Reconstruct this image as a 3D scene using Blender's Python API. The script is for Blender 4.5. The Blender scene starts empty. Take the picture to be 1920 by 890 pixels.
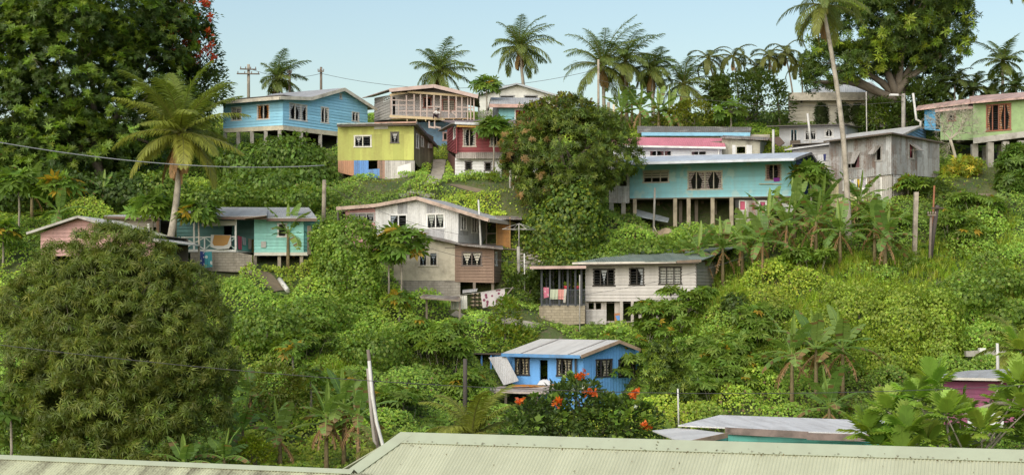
import bpy, math, random
import numpy as np
from mathutils import Vector
R = math.radians
rng = np.random.default_rng(11); random.seed(11)
sc = bpy.context.scene
COL = sc.collection
# ---------------------------------------------------------------- measuring: photo pixel + distance -> metres (eye at the origin)
F = 3000.; HZ = 560.; CX = 960.
def W(px, py, Y): return np.array([(px-CX)/F*Y, Y, (HZ-py)/F*Y])
def unit(a):
    a = np.asarray(a, float); return a/np.maximum(np.linalg.norm(a, axis=-1, keepdims=True), 1e-9)
ZUP = np.array([0, 0, 1.])
# ---------------------------------------------------------------- terrain height field
GP = [(-150,870,92),(0,868,92),(200,862,92),(450,858,93),(700,848,94),(950,830,97),(1250,812,97),(1500,810,97),(1800,800,95),(2050,800,95),
 (500,705,103),(700,705,104),(860,735,105),(1000,785,103),(1100,785,104.5),(1220,775,106.5),(1150,785,104.5),(1060,790,103.5),(1050,700,112),(1250,715,106),(1450,690,106),(1650,690,105),(1800,655,106),(1930,650,106),
 (-100,600,108),(0,580,108),(200,560,109),(330,545,111),(450,535,114),(560,492,119),(360,505,117),(100,480,112),(250,480,113),(-100,440,118),(0,430,118),(650,560,115),(780,566,118),(900,578,118),(960,615,114.5),(1020,632,113.5),(1100,634,113),(1180,628,113),(1250,618,113.3),(1330,585,114.5),(1100,604,118),(1250,600,118),
 (1450,535,116),(1600,515,116),(1750,515,116),(1900,525,115),(2050,520,115),
 (520,400,128),(620,385,128.5),(720,352,131),(800,345,131.5),(880,345,131.5),(960,352,131),(1000,440,124),(1080,470,122),(1150,455,124),(1200,442,127.5),(1350,436,128),(1500,418,128.5),(1230,424,133),(1350,418,132.5),(1460,412,131.5),(1610,396,127),(1700,372,127.5),(1800,410,124),(1900,435,122),(1800,340,131),(1930,318,134),(2050,320,134),
 (250,385,128),(100,385,127),(-50,385,127),
 (450,300,142),(560,297,142),(680,305,141),(300,305,142),(100,325,140),(-100,325,140),(740,310,140),(830,305,140),(900,292,142),(1000,290,142),(1100,300,141),(1200,318,138),(1300,318,138),(1450,305,138),(1560,292,141),(1680,310,137),(1760,300,137),(1900,290,141),
 (520,222,158),(800,215,160),(1000,220,160),(1200,225,157),(1400,228,155),(1560,238,152),(1750,225,155),(1920,215,156),(200,240,158),(0,240,158),(-150,240,158),(2080,220,156),
 (520,235,182),(900,232,182),(1300,235,182),(1700,235,182),(100,245,182)]
_g = np.array([W(*p) for p in GP])
BY = [-50, 0, 30, 60, 82, 94, 106, 116, 129, 141, 157, 182, 260, 400, 3000]
BZ = [-9, -9, -9.5, -10.5, -9.8, -8.9, -5.4, .6, 6.6, 11.8, 17.4, 19.4, 8, 0, -20]
def _base(y): return np.interp(y, BY, BZ)
def _kern(d, l=9.): s = 1.7320508*d/l; return (1+s)*np.exp(-s)
_d = np.linalg.norm(_g[:, None, :2]-_g[None, :, :2], axis=2)
_w = np.linalg.solve(_kern(_d)+np.eye(len(_g))*.02, _g[:, 2]-_base(_g[:, 1]))
def gz(x, y):
    x = np.atleast_1d(np.asarray(x, float)); y = np.atleast_1d(np.asarray(y, float)); out = np.empty(x.shape)
    xf, yf, of = x.ravel(), y.ravel(), out.ravel()
    for i in range(0, len(xf), 20000):
        s = slice(i, i+20000)
        d = np.sqrt((xf[s, None]-_g[None, :, 0])**2+(yf[s, None]-_g[None, :, 1])**2)
        of[s] = _base(yf[s])+_kern(d)@_w+.12*np.sin(xf[s]*1.3+yf[s]*.7)+.1*np.sin(yf[s]*1.9-xf[s]*.8)
    return of.reshape(x.shape)
def g1(x, y): return float(gz(x, y)[0])
_ys = np.arange(60, 200, .25)
def G(px, py):                       # first point of the ground seen along this direction
    z = gz((px-CX)/F*_ys, _ys); k = np.nonzero(z >= (HZ-py)/F*_ys)[0]
    Y = _ys[k[0]] if len(k) else 160.
    return np.array([(px-CX)/F*Y, Y, g1((px-CX)/F*Y, Y)])
def GY(px, Y): x = (px-CX)/F*Y; return np.array([x, Y, g1(x, Y)])
# ---------------------------------------------------------------- materials
MC = {}
def _new(name):
    m = bpy.data.materials.new(name); m.use_nodes = True; nt = m.node_tree
    return m, nt, nt.nodes['Principled BSDF'], nt.nodes['Material Output']
def N(nt, t, **kw):
    n = nt.nodes.new(t)
    for k, v in kw.items():
        if k.startswith('i_'): n.inputs[int(k[2:])].default_value = v
        else: setattr(n, k, v)
    return n
def math_(nt, op, a, b=None):
    n = N(nt, 'ShaderNodeMath', operation=op)
    for i, v in enumerate((a, b)):
        if v is None: continue
        if isinstance(v, (int, float)): n.inputs[i].default_value = v
        else: nt.links.new(v, n.inputs[i])
    return n.outputs[0]
def mixc(nt, f, a, b, blend='MIX'):
    n = N(nt, 'ShaderNodeMix', data_type='RGBA', blend_type=blend)
    for i, v in ((0, f), (6, a), (7, b)):
        if isinstance(v, (int, float)): n.inputs[i].default_value = v
        elif isinstance(v, tuple): n.inputs[i].default_value = (*v, 1)
        else: nt.links.new(v, n.inputs[i])
    return n.outputs[2]
def ramp(nt, f, a, b):
    n = N(nt, 'ShaderNodeMapRange', i_1=a, i_2=b); nt.links.new(f, n.inputs[0]); return n.outputs[0]
def surf(c, kind='plain', pitch=.17, var=.12, dirt=.35, dirtc=(.10, .085, .065), rough=.7, sheet=.0, metal=0., uv=True, fine=6., wear=None, bump=.6):
    key = (c, kind, pitch, var, dirt, dirtc, rough, sheet, metal, uv, fine, wear, bump)
    if key in MC: return MC[key]
    m, nt, b, out = _new('painted_'+kind); L = nt.links.new
    tc = N(nt, 'ShaderNodeTexCoord'); co = tc.outputs['UV' if uv else 'Object']
    oi = N(nt, 'ShaderNodeObjectInfo')
    sep = N(nt, 'ShaderNodeSeparateXYZ'); L(co, sep.inputs[0])
    def noise(scale, vec3=(1, 1, 1), det=4., off=0.):
        mp = N(nt, 'ShaderNodeMapping'); mp.inputs['Scale'].default_value = vec3; mp.inputs['Location'].default_value = (off, off*1.7, off*.6); L(co, mp.inputs[0])
        n = N(nt, 'ShaderNodeTexNoise', noise_dimensions='3D'); n.inputs['Scale'].default_value = scale; n.inputs['Detail'].default_value = det
        L(mp.outputs[0], n.inputs[0]); return n.outputs[0]
    cur = None
    n1 = noise(.9, off=3.1); f1 = math_(nt, 'ADD', 1-var, math_(nt, 'MULTIPLY', n1, 2*var))
    hs = N(nt, 'ShaderNodeHueSaturation'); hs.inputs['Color'].default_value = (*c, 1); L(f1, hs.inputs['Value']); cur = hs.outputs[0]
    if sheet:
        wn = N(nt, 'ShaderNodeTexWhiteNoise', noise_dimensions='2D'); cb = N(nt, 'ShaderNodeCombineXYZ')
        L(math_(nt, 'FLOOR', math_(nt, 'DIVIDE', sep.outputs[0], sheet)), cb.inputs[0]); L(math_(nt, 'FLOOR', math_(nt, 'DIVIDE', sep.outputs[1], 2.3)), cb.inputs[1])
        L(cb.outputs[0], wn.inputs[0])
        hs2 = N(nt, 'ShaderNodeHueSaturation'); L(cur, hs2.inputs['Color']); L(math_(nt, 'ADD', 1-1.6*var, math_(nt, 'MULTIPLY', wn.outputs[0], 3*var)), hs2.inputs['Value']); cur = hs2.outputs[0]
    if kind == 'h':
        wn = N(nt, 'ShaderNodeTexWhiteNoise', noise_dimensions='1D'); L(math_(nt, 'FLOOR', math_(nt, 'DIVIDE', sep.outputs[1], pitch)), wn.inputs['W'])
        hs2 = N(nt, 'ShaderNodeHueSaturation'); L(cur, hs2.inputs['Color']); L(math_(nt, 'ADD', .90, math_(nt, 'MULTIPLY', wn.outputs[0], .20)), hs2.inputs['Value']); cur = hs2.outputs[0]
    if dirt:
        n2 = noise(1.6, (1.6, .22, 1.6) if uv else (1, 1, 1), 6., off=7.7); n3 = noise(fine, det=5., off=1.3)
        f = math_(nt, 'MULTIPLY', ramp(nt, math_(nt, 'ADD', math_(nt, 'MULTIPLY', n2, .7), math_(nt, 'MULTIPLY', n3, .3)), .44, .72), dirt*1.6)
        cur = mixc(nt, f, cur, dirtc)
    if wear:
        n4 = noise(1.2, (1, .7, 1), 7., off=12.); cur = mixc(nt, ramp(nt, n4, .56, .62), cur, wear)
    L(cur, b.inputs['Base Color']); b.inputs['Roughness'].default_value = rough; b.inputs['Metallic'].default_value = metal; b.inputs['Specular IOR Level'].default_value = .3
    h = None
    if kind == 'h': h = math_(nt, 'SUBTRACT', 1., math_(nt, 'FRACT', math_(nt, 'DIVIDE', sep.outputs[1], pitch)))
    elif kind == 'corr': h = math_(nt, 'SINE', math_(nt, 'MULTIPLY', sep.outputs[0], 6.2832/pitch))
    elif kind == 'v': h = math_(nt, 'LESS_THAN', .04, math_(nt, 'FRACT', math_(nt, 'DIVIDE', sep.outputs[0], pitch)))
    elif kind == 'block':
        bt = N(nt, 'ShaderNodeTexBrick'); L(co, bt.inputs[0]); bt.inputs['Scale'].default_value = 1.; bt.inputs['Brick Width'].default_value = .4; bt.inputs['Row Height'].default_value = .2; bt.inputs['Mortar Size'].default_value = .012
        bt.inputs['Color1'].default_value = (1, 1, 1, 1); bt.inputs['Color2'].default_value = (.78, .78, .76, 1); bt.inputs['Mortar'].default_value = (.62, .6, .58, 1)
        cur = mixc(nt, 1., cur, bt.outputs[0], 'MULTIPLY'); L(cur, b.inputs['Base Color']); h = math_(nt, 'SUBTRACT', 1., bt.outputs[1])
    nn = noise(fine*2, det=3., off=5.)
    bp = N(nt, 'ShaderNodeBump'); bp.inputs['Strength'].default_value = bump; bp.inputs['Distance'].default_value = .03
    L(math_(nt, 'ADD', h, math_(nt, 'MULTIPLY', nn, .25)) if h is not None else nn, bp.inputs['Height']); L(bp.outputs[0], b.inputs['Normal'])
    MC[key] = m; return m
def leafmat(rough=.5, trans=.4, spec=.4):
    key = ('leaf', rough, trans, spec)
    if key in MC: return MC[key]
    m, nt, b, out = _new('leaf_surface'); L = nt.links.new
    at = N(nt, 'ShaderNodeAttribute', attribute_name='Col')
    L(at.outputs[0], b.inputs['Base Color']); b.inputs['Roughness'].default_value = rough; b.inputs['Specular IOR Level'].default_value = spec
    tr = N(nt, 'ShaderNodeBsdfTranslucent'); mx = N(nt, 'ShaderNodeMixShader', i_0=trans)
    L(mixc(nt, 1., at.outputs[0], (1.5, 1.45, .7), 'MULTIPLY'), tr.inputs[0]); L(b.outputs[0], mx.inputs[1]); L(tr.outputs[0], mx.inputs[2]); L(mx.outputs[0], out.inputs[0])
    MC[key] = m; return m
LEAF = leafmat()
def plainm(c, rough=.6, var=.08, dirt=.2, fine=5., dirtc=(.1, .085, .065)): return surf(c, 'plain', var=var, dirt=dirt, uv=False, rough=rough, fine=fine, dirtc=dirtc, bump=.35)
WOODOLD = plainm((.20, .165, .13), .85, .2, .5); WOODNEW = plainm((.55, .36, .20), .75, .15, .25); POSTM = plainm((.36, .31, .24), .85, .2, .5)
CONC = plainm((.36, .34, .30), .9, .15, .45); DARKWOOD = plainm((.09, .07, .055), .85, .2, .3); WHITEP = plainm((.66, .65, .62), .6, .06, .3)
PIPEW = plainm((.56, .55, .52), .45, .05, .25); BARK = plainm((.19, .16, .125), .9, .25, .5, 9.); BARKP = plainm((.36, .32, .26), .9, .2, .5, 9.)
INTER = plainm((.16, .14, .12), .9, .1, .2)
def _glass():
    m, nt, b, out = _new('louvre_glass'); b.inputs['Base Color'].default_value = (.035, .04, .042, 1); b.inputs['Roughness'].default_value = .18
    return m
GLASS = _glass()
def cloth(c, pat=None, sc_=5.):
    key = ('cloth', c, pat, sc_)
    if key in MC: return MC[key]
    m, nt, b, out = _new('cloth'); L = nt.links.new; tc = N(nt, 'ShaderNodeTexCoord')
    cur = None
    if pat:
        v = N(nt, 'ShaderNodeTexVoronoi'); v.inputs['Scale'].default_value = sc_; L(tc.outputs['Object'], v.inputs[0])
        cur = mixc(nt, ramp(nt, v.outputs[0], .30, .36), pat, c); L(cur, b.inputs['Base Color'])
    else: b.inputs['Base Color'].default_value = (*c, 1)
    b.inputs['Roughness'].default_value = .9; b.inputs['Specular IOR Level'].default_value = .1
    tr = N(nt, 'ShaderNodeBsdfTranslucent'); mx = N(nt, 'ShaderNodeMixShader', i_0=.25)
    if cur is None: tr.inputs[0].default_value = (*c, 1)
    else: L(cur, tr.inputs[0])
    L(b.outputs[0], mx.inputs[1]); L(tr.outputs[0], mx.inputs[2]); L(mx.outputs[0], out.inputs[0]); MC[key] = m; return m
# ---------------------------------------------------------------- objects
def tag(o, label=None, cat=None, group=None, kind=None):
    for k, v in (('label', label), ('category', cat), ('group', group), ('kind', kind)):
        if v: o[k] = v
    return o
def thing(name, loc, label, cat, group=None):
    o = bpy.data.objects.new(name, None); COL.objects.link(o); o.location = loc; o.empty_display_size = .3
    return tag(o, label, cat, group)
def worldloc(o):
    l = np.zeros(3)
    while o is not None: l += np.array(o.location); o = o.parent
    return l
class MB:
    def __init__(s): s.V = []; s.Fc = []; s.UV = []; s.sm = []
    def face(s, pts, uv=None, smooth=False):
        i = len(s.V); s.V += [tuple(p) for p in pts]; s.Fc.append(list(range(i, i+len(pts)))); s.UV.append(uv); s.sm.append(smooth)
    def prism(s, poly, off, udir=None, o=None):
        poly = [np.asarray(p, float) for p in poly]; off = np.asarray(off, float); b = [p+off for p in poly]
        o = poly[0] if o is None else o
        nrm = np.cross(poly[1]-poly[0], poly[-1]-poly[0]); ud = unit(udir if udir is not None else poly[1]-poly[0]); vd = unit(np.cross(nrm, ud))
        f = lambda p: (float((p-o)@ud), float((p-o)@vd))
        s.face(poly, [f(p) for p in poly]); s.face(b[::-1], [f(p) for p in b[::-1]])
        for i in range(len(poly)):
            j = (i+1) % len(poly); s.face([poly[j], poly[i], b[i], b[j]], [f(poly[j]), f(poly[i]), f(b[i]), f(b[j])])
    def beam(s, p, q, w, h, up=ZUP):
        p = np.asarray(p, float); q = np.asarray(q, float); d = unit(q-p)
        if abs(d@up) > .98: up = np.array([0, 1., 0])
        a = unit(np.cross(d, up)); b = np.cross(a, d); a = a*w/2; b = b*h/2
        s.prism([p-a-b, p+a-b, p+a+b, p-a+b], q-p, udir=a)
    def box(s, c, d, yaw=0.):
        c = np.asarray(c, float); x = np.array([math.cos(yaw), math.sin(yaw), 0])*d[0]/2; y = np.array([-math.sin(yaw), math.cos(yaw), 0])*d[1]/2; z = ZUP*d[2]/2
        s.prism([c-x-y-z, c+x-y-z, c+x+y-z, c-x+y-z], 2*z)
    def tube(s, path, rad, n=7, cap=True):
        path = np.asarray(path, float); rad = np.broadcast_to(np.asarray(rad, float), (len(path),)); i0 = len(s.V)
        t = unit(np.gradient(path, axis=0)); ref = np.array([.31, .95, .05])
        a = unit(np.cross(t, ref)); b = np.cross(t, a); th = np.arange(n)*2*math.pi/n
        for k in range(len(path)):
            for q in th: s.V.append(tuple(path[k]+rad[k]*(math.cos(q)*a[k]+math.sin(q)*b[k])))
        for k in range(len(path)-1):
            for q in range(n):
                r = (q+1) % n; s.Fc.append([i0+k*n+q, i0+k*n+r, i0+(k+1)*n+r, i0+(k+1)*n+q]); s.UV.append(None); s.sm.append(True)
        if cap:
            s.Fc.append([i0+(len(path)-1)*n+q for q in range(n)]); s.UV.append(None); s.sm.append(False)
            s.Fc.append([i0+q for q in range(n)][::-1]); s.UV.append(None); s.sm.append(False)
    def grid(s, P, smooth=True, uv=None):
        P = np.asarray(P, float); a, b = P.shape[:2]; i0 = len(s.V); s.V += [tuple(p) for p in P.reshape(-1, 3)]
        for i in range(a-1):
            for j in range(b-1):
                s.Fc.append([i0+i*b+j, i0+i*b+j+1, i0+(i+1)*b+j+1, i0+(i+1)*b+j]); s.sm.append(smooth)
                s.UV.append(None if uv is None else [tuple(uv[i][j]), tuple(uv[i][j+1]), tuple(uv[i+1][j+1]), tuple(uv[i+1][j])])
    def build(s, name, mat, parent=None, loc=None, **tg):
        base = worldloc(parent) if parent is not None else (np.zeros(3) if loc is None else np.asarray(loc, float))
        me = bpy.data.meshes.new(name); me.from_pydata((np.array(s.V)-base).tolist(), [], s.Fc)
        if any(u is not None for u in s.UV):
            ul = me.uv_layers.new(name='UVMap'); flat = []
            for f, u in zip(s.Fc, s.UV): flat += [c for p in (u or [(0, 0)]*len(f)) for c in p]
            ul.data.foreach_set('uv', flat)
        me.polygons.foreach_set('use_smooth', s.sm); me.materials.append(mat); me.update()
        o = bpy.data.objects.new(name, me); COL.objects.link(o)
        if parent is not None: o.parent = parent
        else: o.location = base
        return tag(o, **tg)
def leafobj(name, Q, C, parent=None, loc=None, mat=None, **tg):
    Q = np.asarray(Q, float); n = len(Q); base = worldloc(parent) if parent is not None else (np.zeros(3) if loc is None else np.asarray(loc, float))
    me = bpy.data.meshes.new(name); me.vertices.add(n*4); me.vertices.foreach_set('co', (Q-base).reshape(-1).astype(np.float32))
    me.loops.add(n*4); me.loops.foreach_set('vertex_index', np.arange(n*4, dtype=np.int32)); me.polygons.add(n); me.polygons.foreach_set('loop_start', np.arange(0, n*4, 4, dtype=np.int32))
    me.update(calc_edges=True)
    ca = me.color_attributes.new('Col', 'FLOAT_COLOR', 'POINT'); cc = np.ones((n, 4, 4), np.float32); cc[:, :, :3] = np.asarray(C)[:, None, :]; ca.data.foreach_set('color', cc.reshape(-1))
    me.materials.append(mat or LEAF); o = bpy.data.objects.new(name, me); COL.objects.link(o)
    if parent is not None: o.parent = parent
    else: o.location = base
    return tag(o, **tg)
def copy_thing(o, loc, rz, s, label, group=None):
    c = o.copy(); COL.objects.link(c); c.location = loc; c.rotation_euler = (0, 0, rz); c.scale = (s, s, s); tag(c, label, None, group)
    for ch in o.children:
        d = ch.copy(); COL.objects.link(d); d.parent = c
        for g in ch.children: e = g.copy(); COL.objects.link(e); e.parent = d
    return c
# ---------------------------------------------------------------- houses
class Plane:                         # a vertical plane through two measured points
    def __init__(s, pa, Ya, pb, Yb):
        A = np.array([(pa-CX)/F*Ya, Ya, 0]); B = np.array([(pb-CX)/F*Yb, Yb, 0]); s.O = A; s.U = unit(B-A); s.L = np.linalg.norm(B-A)
        n = np.cross(s.U, ZUP); s.n = n if n@(-A) > 0 else -n; s.A = A; s.B = B
    def hit(s, px, py):
        r = np.array([(px-CX)/F, 1, (HZ-py)/F]); t = (s.O@s.n)/(r@s.n); P = r*t; return float((P-s.O)@s.U), float(P[2])
    def P(s, u, v, off=0.): return s.O+u*s.U+v*ZUP+s.n*off
    def shift(s, off):
        q = Plane.__new__(Plane); q.O = s.O+s.n*off; q.U = s.U; q.L = s.L; q.n = s.n; q.A = s.A+s.n*off; q.B = s.B+s.n*off; return q
LAPS = {}
FOOT = []                            # footprints, kept clear of ground plants
class House:
    def __init__(s, name, label, cat, base, z=(0, 0, 1.), group=None):
        s.z = z; s.o = thing(name, base, label, cat, group)
    def p(s, x, y): return s.z[0]+x/s.z[2], s.z[1]+y/s.z[2]
    def uv(s, pl, x, y): return pl.hit(*s.p(x, y))
    def rect(s, pl, r):
        a = s.uv(pl, (r[0]+r[2])/2, r[1])[1]; b = s.uv(pl, (r[0]+r[2])/2, r[3])[1]; m = (r[1]+r[3])/2
        return s.uv(pl, r[0], m)[0], s.uv(pl, r[2], m)[0], b, a
    def wall(s, pl, outline, mat, wins=(), th=.11, name='wall', off=0., holes=(), lap=None):
        lap = LAPS.get(mat.name) if lap is None else lap
        ol = [s.uv(pl, *q) for q in outline]; hs = [s.rect(pl, w[0]) for w in wins]+[s.rect(pl, h) for h in holes]
        mb = MB(); vs = sorted(set([q[1] for q in ol]+[h[2] for h in hs]+[h[3] for h in hs])); lo = min(q[1] for q in ol); hi = max(q[1] for q in ol)
        vs = [v for v in vs if lo-1e-6 <= v <= hi+1e-6]
        def span(v):
            xs = []
            for i in range(len(ol)):
                (u0, v0), (u1, v1) = ol[i], ol[(i+1) % len(ol)]
                if (v0 <= v) != (v1 <= v): xs.append(u0+(v-v0)/(v1-v0)*(u1-u0))
            return (min(xs), max(xs)) if xs else None
        if lap: vs = sorted(set(vs+[lo+lap*k for k in range(1, int((hi-lo)/lap)+1)]))
        def quad(u0a, u1a, va, u0b, u1b, vb):
            c = [(u0a, va), (u1a, va), (u1b, vb), (u0b, vb)]
            fo = (lambda v, top: .045*(1-min(1., max(0., ((v-lo)/lap)-math.floor((va-lo)/lap+1e-4))))) if lap else (lambda v, top: 0.); q4 = [pl.P(u, v, off+fo(v, k > 1)) for k, (u, v) in enumerate(c)]; mb.face(q4, c); lap and mb.face([pl.P(u0a, va, off), pl.P(u1a, va, off), q4[1], q4[0]], c); mb.face([pl.P(u, v, off-th) for u, v in c][::-1], c[::-1])
        for va, vb in zip(vs, vs[1:]):
            if vb-va < 1e-4: continue
            e = min(1e-4, (vb-va)/10); A = span(va+e); B = span(vb-e)
            if A is None or B is None: continue
            st = (A[0], B[0])
            for h in sorted([h for h in hs if h[2] <= va+e and h[3] >= vb-e]):
                if h[0] > st[0]: quad(st[0], h[0], va, st[1], h[0], vb)
                st = (h[1], h[1])
            if A[1] > st[0] or B[1] > st[1]: quad(st[0], A[1], va, st[1], B[1], vb)
        edges = [(ol[i], ol[(i+1) % len(ol)]) for i in range(len(ol))]
        for h in hs:
            c = [(h[0], h[2]), (h[1], h[2]), (h[1], h[3]), (h[0], h[3])]; edges += [(c[i], c[(i+1) % 4]) for i in range(4)]
        for a, b in edges: mb.face([pl.P(*a, off), pl.P(*b, off), pl.P(*b, off-th), pl.P(*a, off-th)], [a, b, b, a])
        o = mb.build(name, mat, s.o)
        for w in wins: s.window(pl, w[0], off=off, **(w[1] if len(w) > 1 else {}))
        return o
    def window(s, pl, r, n=2, cur='tied', cc=(.82, .81, .78), pat=None, fc=(.70, .69, .66), louv=True, off=0., fw=.085, sill=False, label=None, name='window', tilt=.62):
        u0, u1, v0, v1 = s.rect(pl, r); mb = MB(); P = lambda u, v, d: pl.P(u, v, off+d)
        def bar(a, b, c, d, q0=-.09, q1=.03): mb.prism([P(a, c, q0), P(b, c, q0), P(b, d, q0), P(a, d, q0)], pl.n*(q1-q0))
        bar(u0-fw*.4, u0+fw, v0, v1); bar(u1-fw, u1+fw*.4, v0, v1); bar(u0-fw*.6, u1+fw*.6, v1-fw, v1+fw*.4, -.092, .034); bar(u0-fw*.9, u1+fw*.9, v0-fw*.6, v0+fw*.7, -.093, .05)
        for k in range(1, n): u = u0+(u1-u0)*k/n; bar(u-fw*.45, u+fw*.45, v0+fw, v1-fw, -.085, .025)
        wo = mb.build(name, plainm(fc, .6, .08, .3), s.o)
        if label: wo['label'] = label
        if louv:
            g = MB(); st = .19; k = int((v1-v0-2*fw)/st)
            for i in range(k):
                v = v0+fw+st*(i+.5)
                for j in range(n):
                    a = u0+(u1-u0)*j/n+fw*.6; b = u0+(u1-u0)*(j+1)/n-fw*.6
                    if b-a > .05: g.prism([P(a, v-.02, -.015), P(b, v-.02, -.015), P(b, v+.02, -.015-.06*tilt-.02), P(a, v+.02, -.015-.06*tilt-.02)], ZUP*.008)
            if k > 0: g.build('louvre_glass', GLASS, wo)
        if cur:
            tn = random.uniform(.7, 1.05); cm = cloth(tuple(min(.85, x*tn*q) for x, q in zip(cc, random.choice([(1, 1, 1), (1, .95, .85), (.92, .97, 1.05)]))), pat, 9.); zz = -.075
            def panel(fn, a, b):
                m = MB(); rows = 9; cols = 9; G_ = np.zeros((rows, cols, 3))
                for i in range(rows):
                    t = i/(rows-1); x0, x1 = fn(t); v = v1-fw*.4-(v1-v0-fw)*t
                    for j in range(cols): q = j/(cols-1); G_[i, j] = P(a+(b-a)*(x0+(x1-x0)*q), v, zz+.03*math.sin(q*15+t*2))
                m.grid(G_); m.build('curtain', cm, wo)
            ks = [k for k in range(n) if n < 2 or random.random() > .12]; r1, r2 = random.uniform(.62, .98), random.uniform(.36, .5)
            if cur == 'tied':
                for k in ks:
                    a = u0+(u1-u0)*k/n; b = u0+(u1-u0)*(k+1)/n; left = k % 2 == 0
                    w = lambda t: r1-(r1-.3)*2*t if t < .5 else .3+r2*(t-.5)
                    panel((lambda t: (0.04, .04+max(w(t), .2))) if left else (lambda t: (.96-max(w(t), .2), .96)), a, b)
            elif cur == 'mid':
                for k in ks:
                    a = u0+(u1-u0)*k/n; b = u0+(u1-u0)*(k+1)/n
                    w = lambda t: max(.03, r2*(1-t/r1))
                    panel(lambda t: (.5-w(t), .5+w(t)), a, b)
            elif cur == 'full': 
                for k in ks: panel(lambda t: (.05, .95), u0+(u1-u0)*k/n, u0+(u1-u0)*(k+1)/n)
            elif cur == 'half':
                for k in ks: panel(lambda t: (.05, .95), u0+(u1-u0)*k/n, u0+(u1-u0)*(k+1)/n) if False else None
                m = MB(); vb = v1-(v1-v0)*.62; m.prism([P(u0+fw, vb, zz), P(u1-fw, vb, zz), P(u1-fw, v1, zz), P(u0+fw, v1, zz)], -pl.n*.02); m.build('blind', cm, wo)
            elif cur == 'sides':
                panel(lambda t: (.02, .3-.1*math.sin(t*3.1)), u0, u1); panel(lambda t: (.7+.1*math.sin(t*3.1), .98), u0, u1)
        return wo
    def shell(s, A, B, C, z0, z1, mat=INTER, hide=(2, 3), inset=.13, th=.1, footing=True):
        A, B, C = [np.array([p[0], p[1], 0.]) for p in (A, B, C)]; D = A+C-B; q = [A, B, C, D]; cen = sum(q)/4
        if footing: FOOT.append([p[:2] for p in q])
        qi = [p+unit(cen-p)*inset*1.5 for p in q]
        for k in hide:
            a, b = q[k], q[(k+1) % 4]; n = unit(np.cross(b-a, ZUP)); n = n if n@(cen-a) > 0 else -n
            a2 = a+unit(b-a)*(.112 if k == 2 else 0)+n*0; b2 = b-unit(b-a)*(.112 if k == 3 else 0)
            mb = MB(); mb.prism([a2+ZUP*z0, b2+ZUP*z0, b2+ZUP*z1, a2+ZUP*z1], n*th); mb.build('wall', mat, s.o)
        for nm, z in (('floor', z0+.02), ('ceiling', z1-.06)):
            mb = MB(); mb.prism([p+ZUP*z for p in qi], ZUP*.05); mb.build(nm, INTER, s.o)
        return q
    def gable(s, pl, prof, front, length, mat, th=.07, barge=None, bh=.2, eave=None, back=None, sides=(0, -1), name='roof'):
        pr = [s.uv(pl.shift(front), *q) for q in prof]; d = unit(-pl.n if back is None else np.asarray(back, float)); mb = MB(); f = pl.shift(front)
        for (a, b) in zip(pr, pr[1:]):
            p, q = f.P(*a), f.P(*b); mb.prism([p, p+d*length, q+d*length, q], ZUP*th, udir=d)
        ro = mb.build(name, mat, s.o)
        if barge:
            mb = MB(); 
            for (a, b) in zip(pr, pr[1:]): mb.beam(f.P(*a, .03)+ZUP*(th-bh/2+.012), f.P(*b, .03)+ZUP*(th-bh/2+.012), .045, bh)
            mb.build('bargeboard', barge, s.o)
        if eave:
            mb = MB()
            for k in sides: p = f.P(*pr[k]); out = unit(np.cross(d, ZUP)); out = out if out@(f.P(*pr[k])-f.P(*pr[1 if k == 0 else -2])) > 0 else -out; mb.beam(p+out*.028+ZUP*(th-bh/2)+d*.05, p+d*length+out*.028+ZUP*(th-bh/2), .045, bh)
            mb.build('fascia', eave, s.o)
        return ro
    def roof(s, pts, mat, th=.07, name='roof', udir=None):   # pts: (x, y, Y)
        P = [W(*s.p(x, y), Y) for x, y, Y in pts]; mb = MB(); mb.prism(P, ZUP*th, udir=udir); return mb.build(name, mat, s.o)
    def bar(s, a, b, w, h, mat, name='fascia'):
        mb = MB(); mb.beam(W(*s.p(a[0], a[1]), a[2]), W(*s.p(b[0], b[1]), b[2]), w, h); return mb.build(name, mat, s.o)
    def posts(s, pts, ztop, w, mat, name='stilt', yaw=0.):
        for x, y in pts:
            z0 = g1(x, y)-.3
            if ztop-z0 > .05: mb = MB(); mb.box((x, y, (ztop+z0)/2), (w, w, ztop-z0), yaw); mb.build(name, mat, s.o)
    def panel(s, pl, poly, mat, name, off=.02, th=.03, lab=None):
        mb = MB(); P = [s.uv(pl, *q) for q in poly]; mb.prism([pl.P(*q, off) for q in P], -pl.n*th, udir=pl.U); o = mb.build(name, mat, s.o)
        if lab: o['label'] = lab
        return o
def perp(pl, d): return pl.B-pl.n*d
# shared house materials
def boards(c, **k):
    kw = {**dict(dirtc=tuple(round(.45*x+.03, 3) for x in c), pitch=.26, var=.11, dirt=.3, bump=.25), **k}; m = surf(c, 'h', **kw); LAPS[m.name] = kw['pitch']; return m
def sheets(c, **k): return surf(c, 'corr', **{**dict(pitch=.16, var=.10, dirt=.4, sheet=.85, bump=.5), **k})
RGREY = sheets((.40, .40, .40), dirt=.25, dirtc=(.2, .17, .15), rough=.55, var=.05); RWHITE = sheets((.56, .55, .53), dirt=.2, dirtc=(.25, .22, .19), rough=.5, var=.04)
RBLUE = sheets((.50, .55, .62), dirt=.15, rough=.5, var=.04); ROLD = sheets((.23, .21, .19), dirt=.6, dirtc=(.12, .08, .06), var=.12)
PINKW = plainm((.52, .34, .29), .75, .12, .4); GREYW = plainm((.42, .40, .37), .8, .12, .4); CREAM = plainm((.62, .55, .40), .75, .1, .3)

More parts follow.
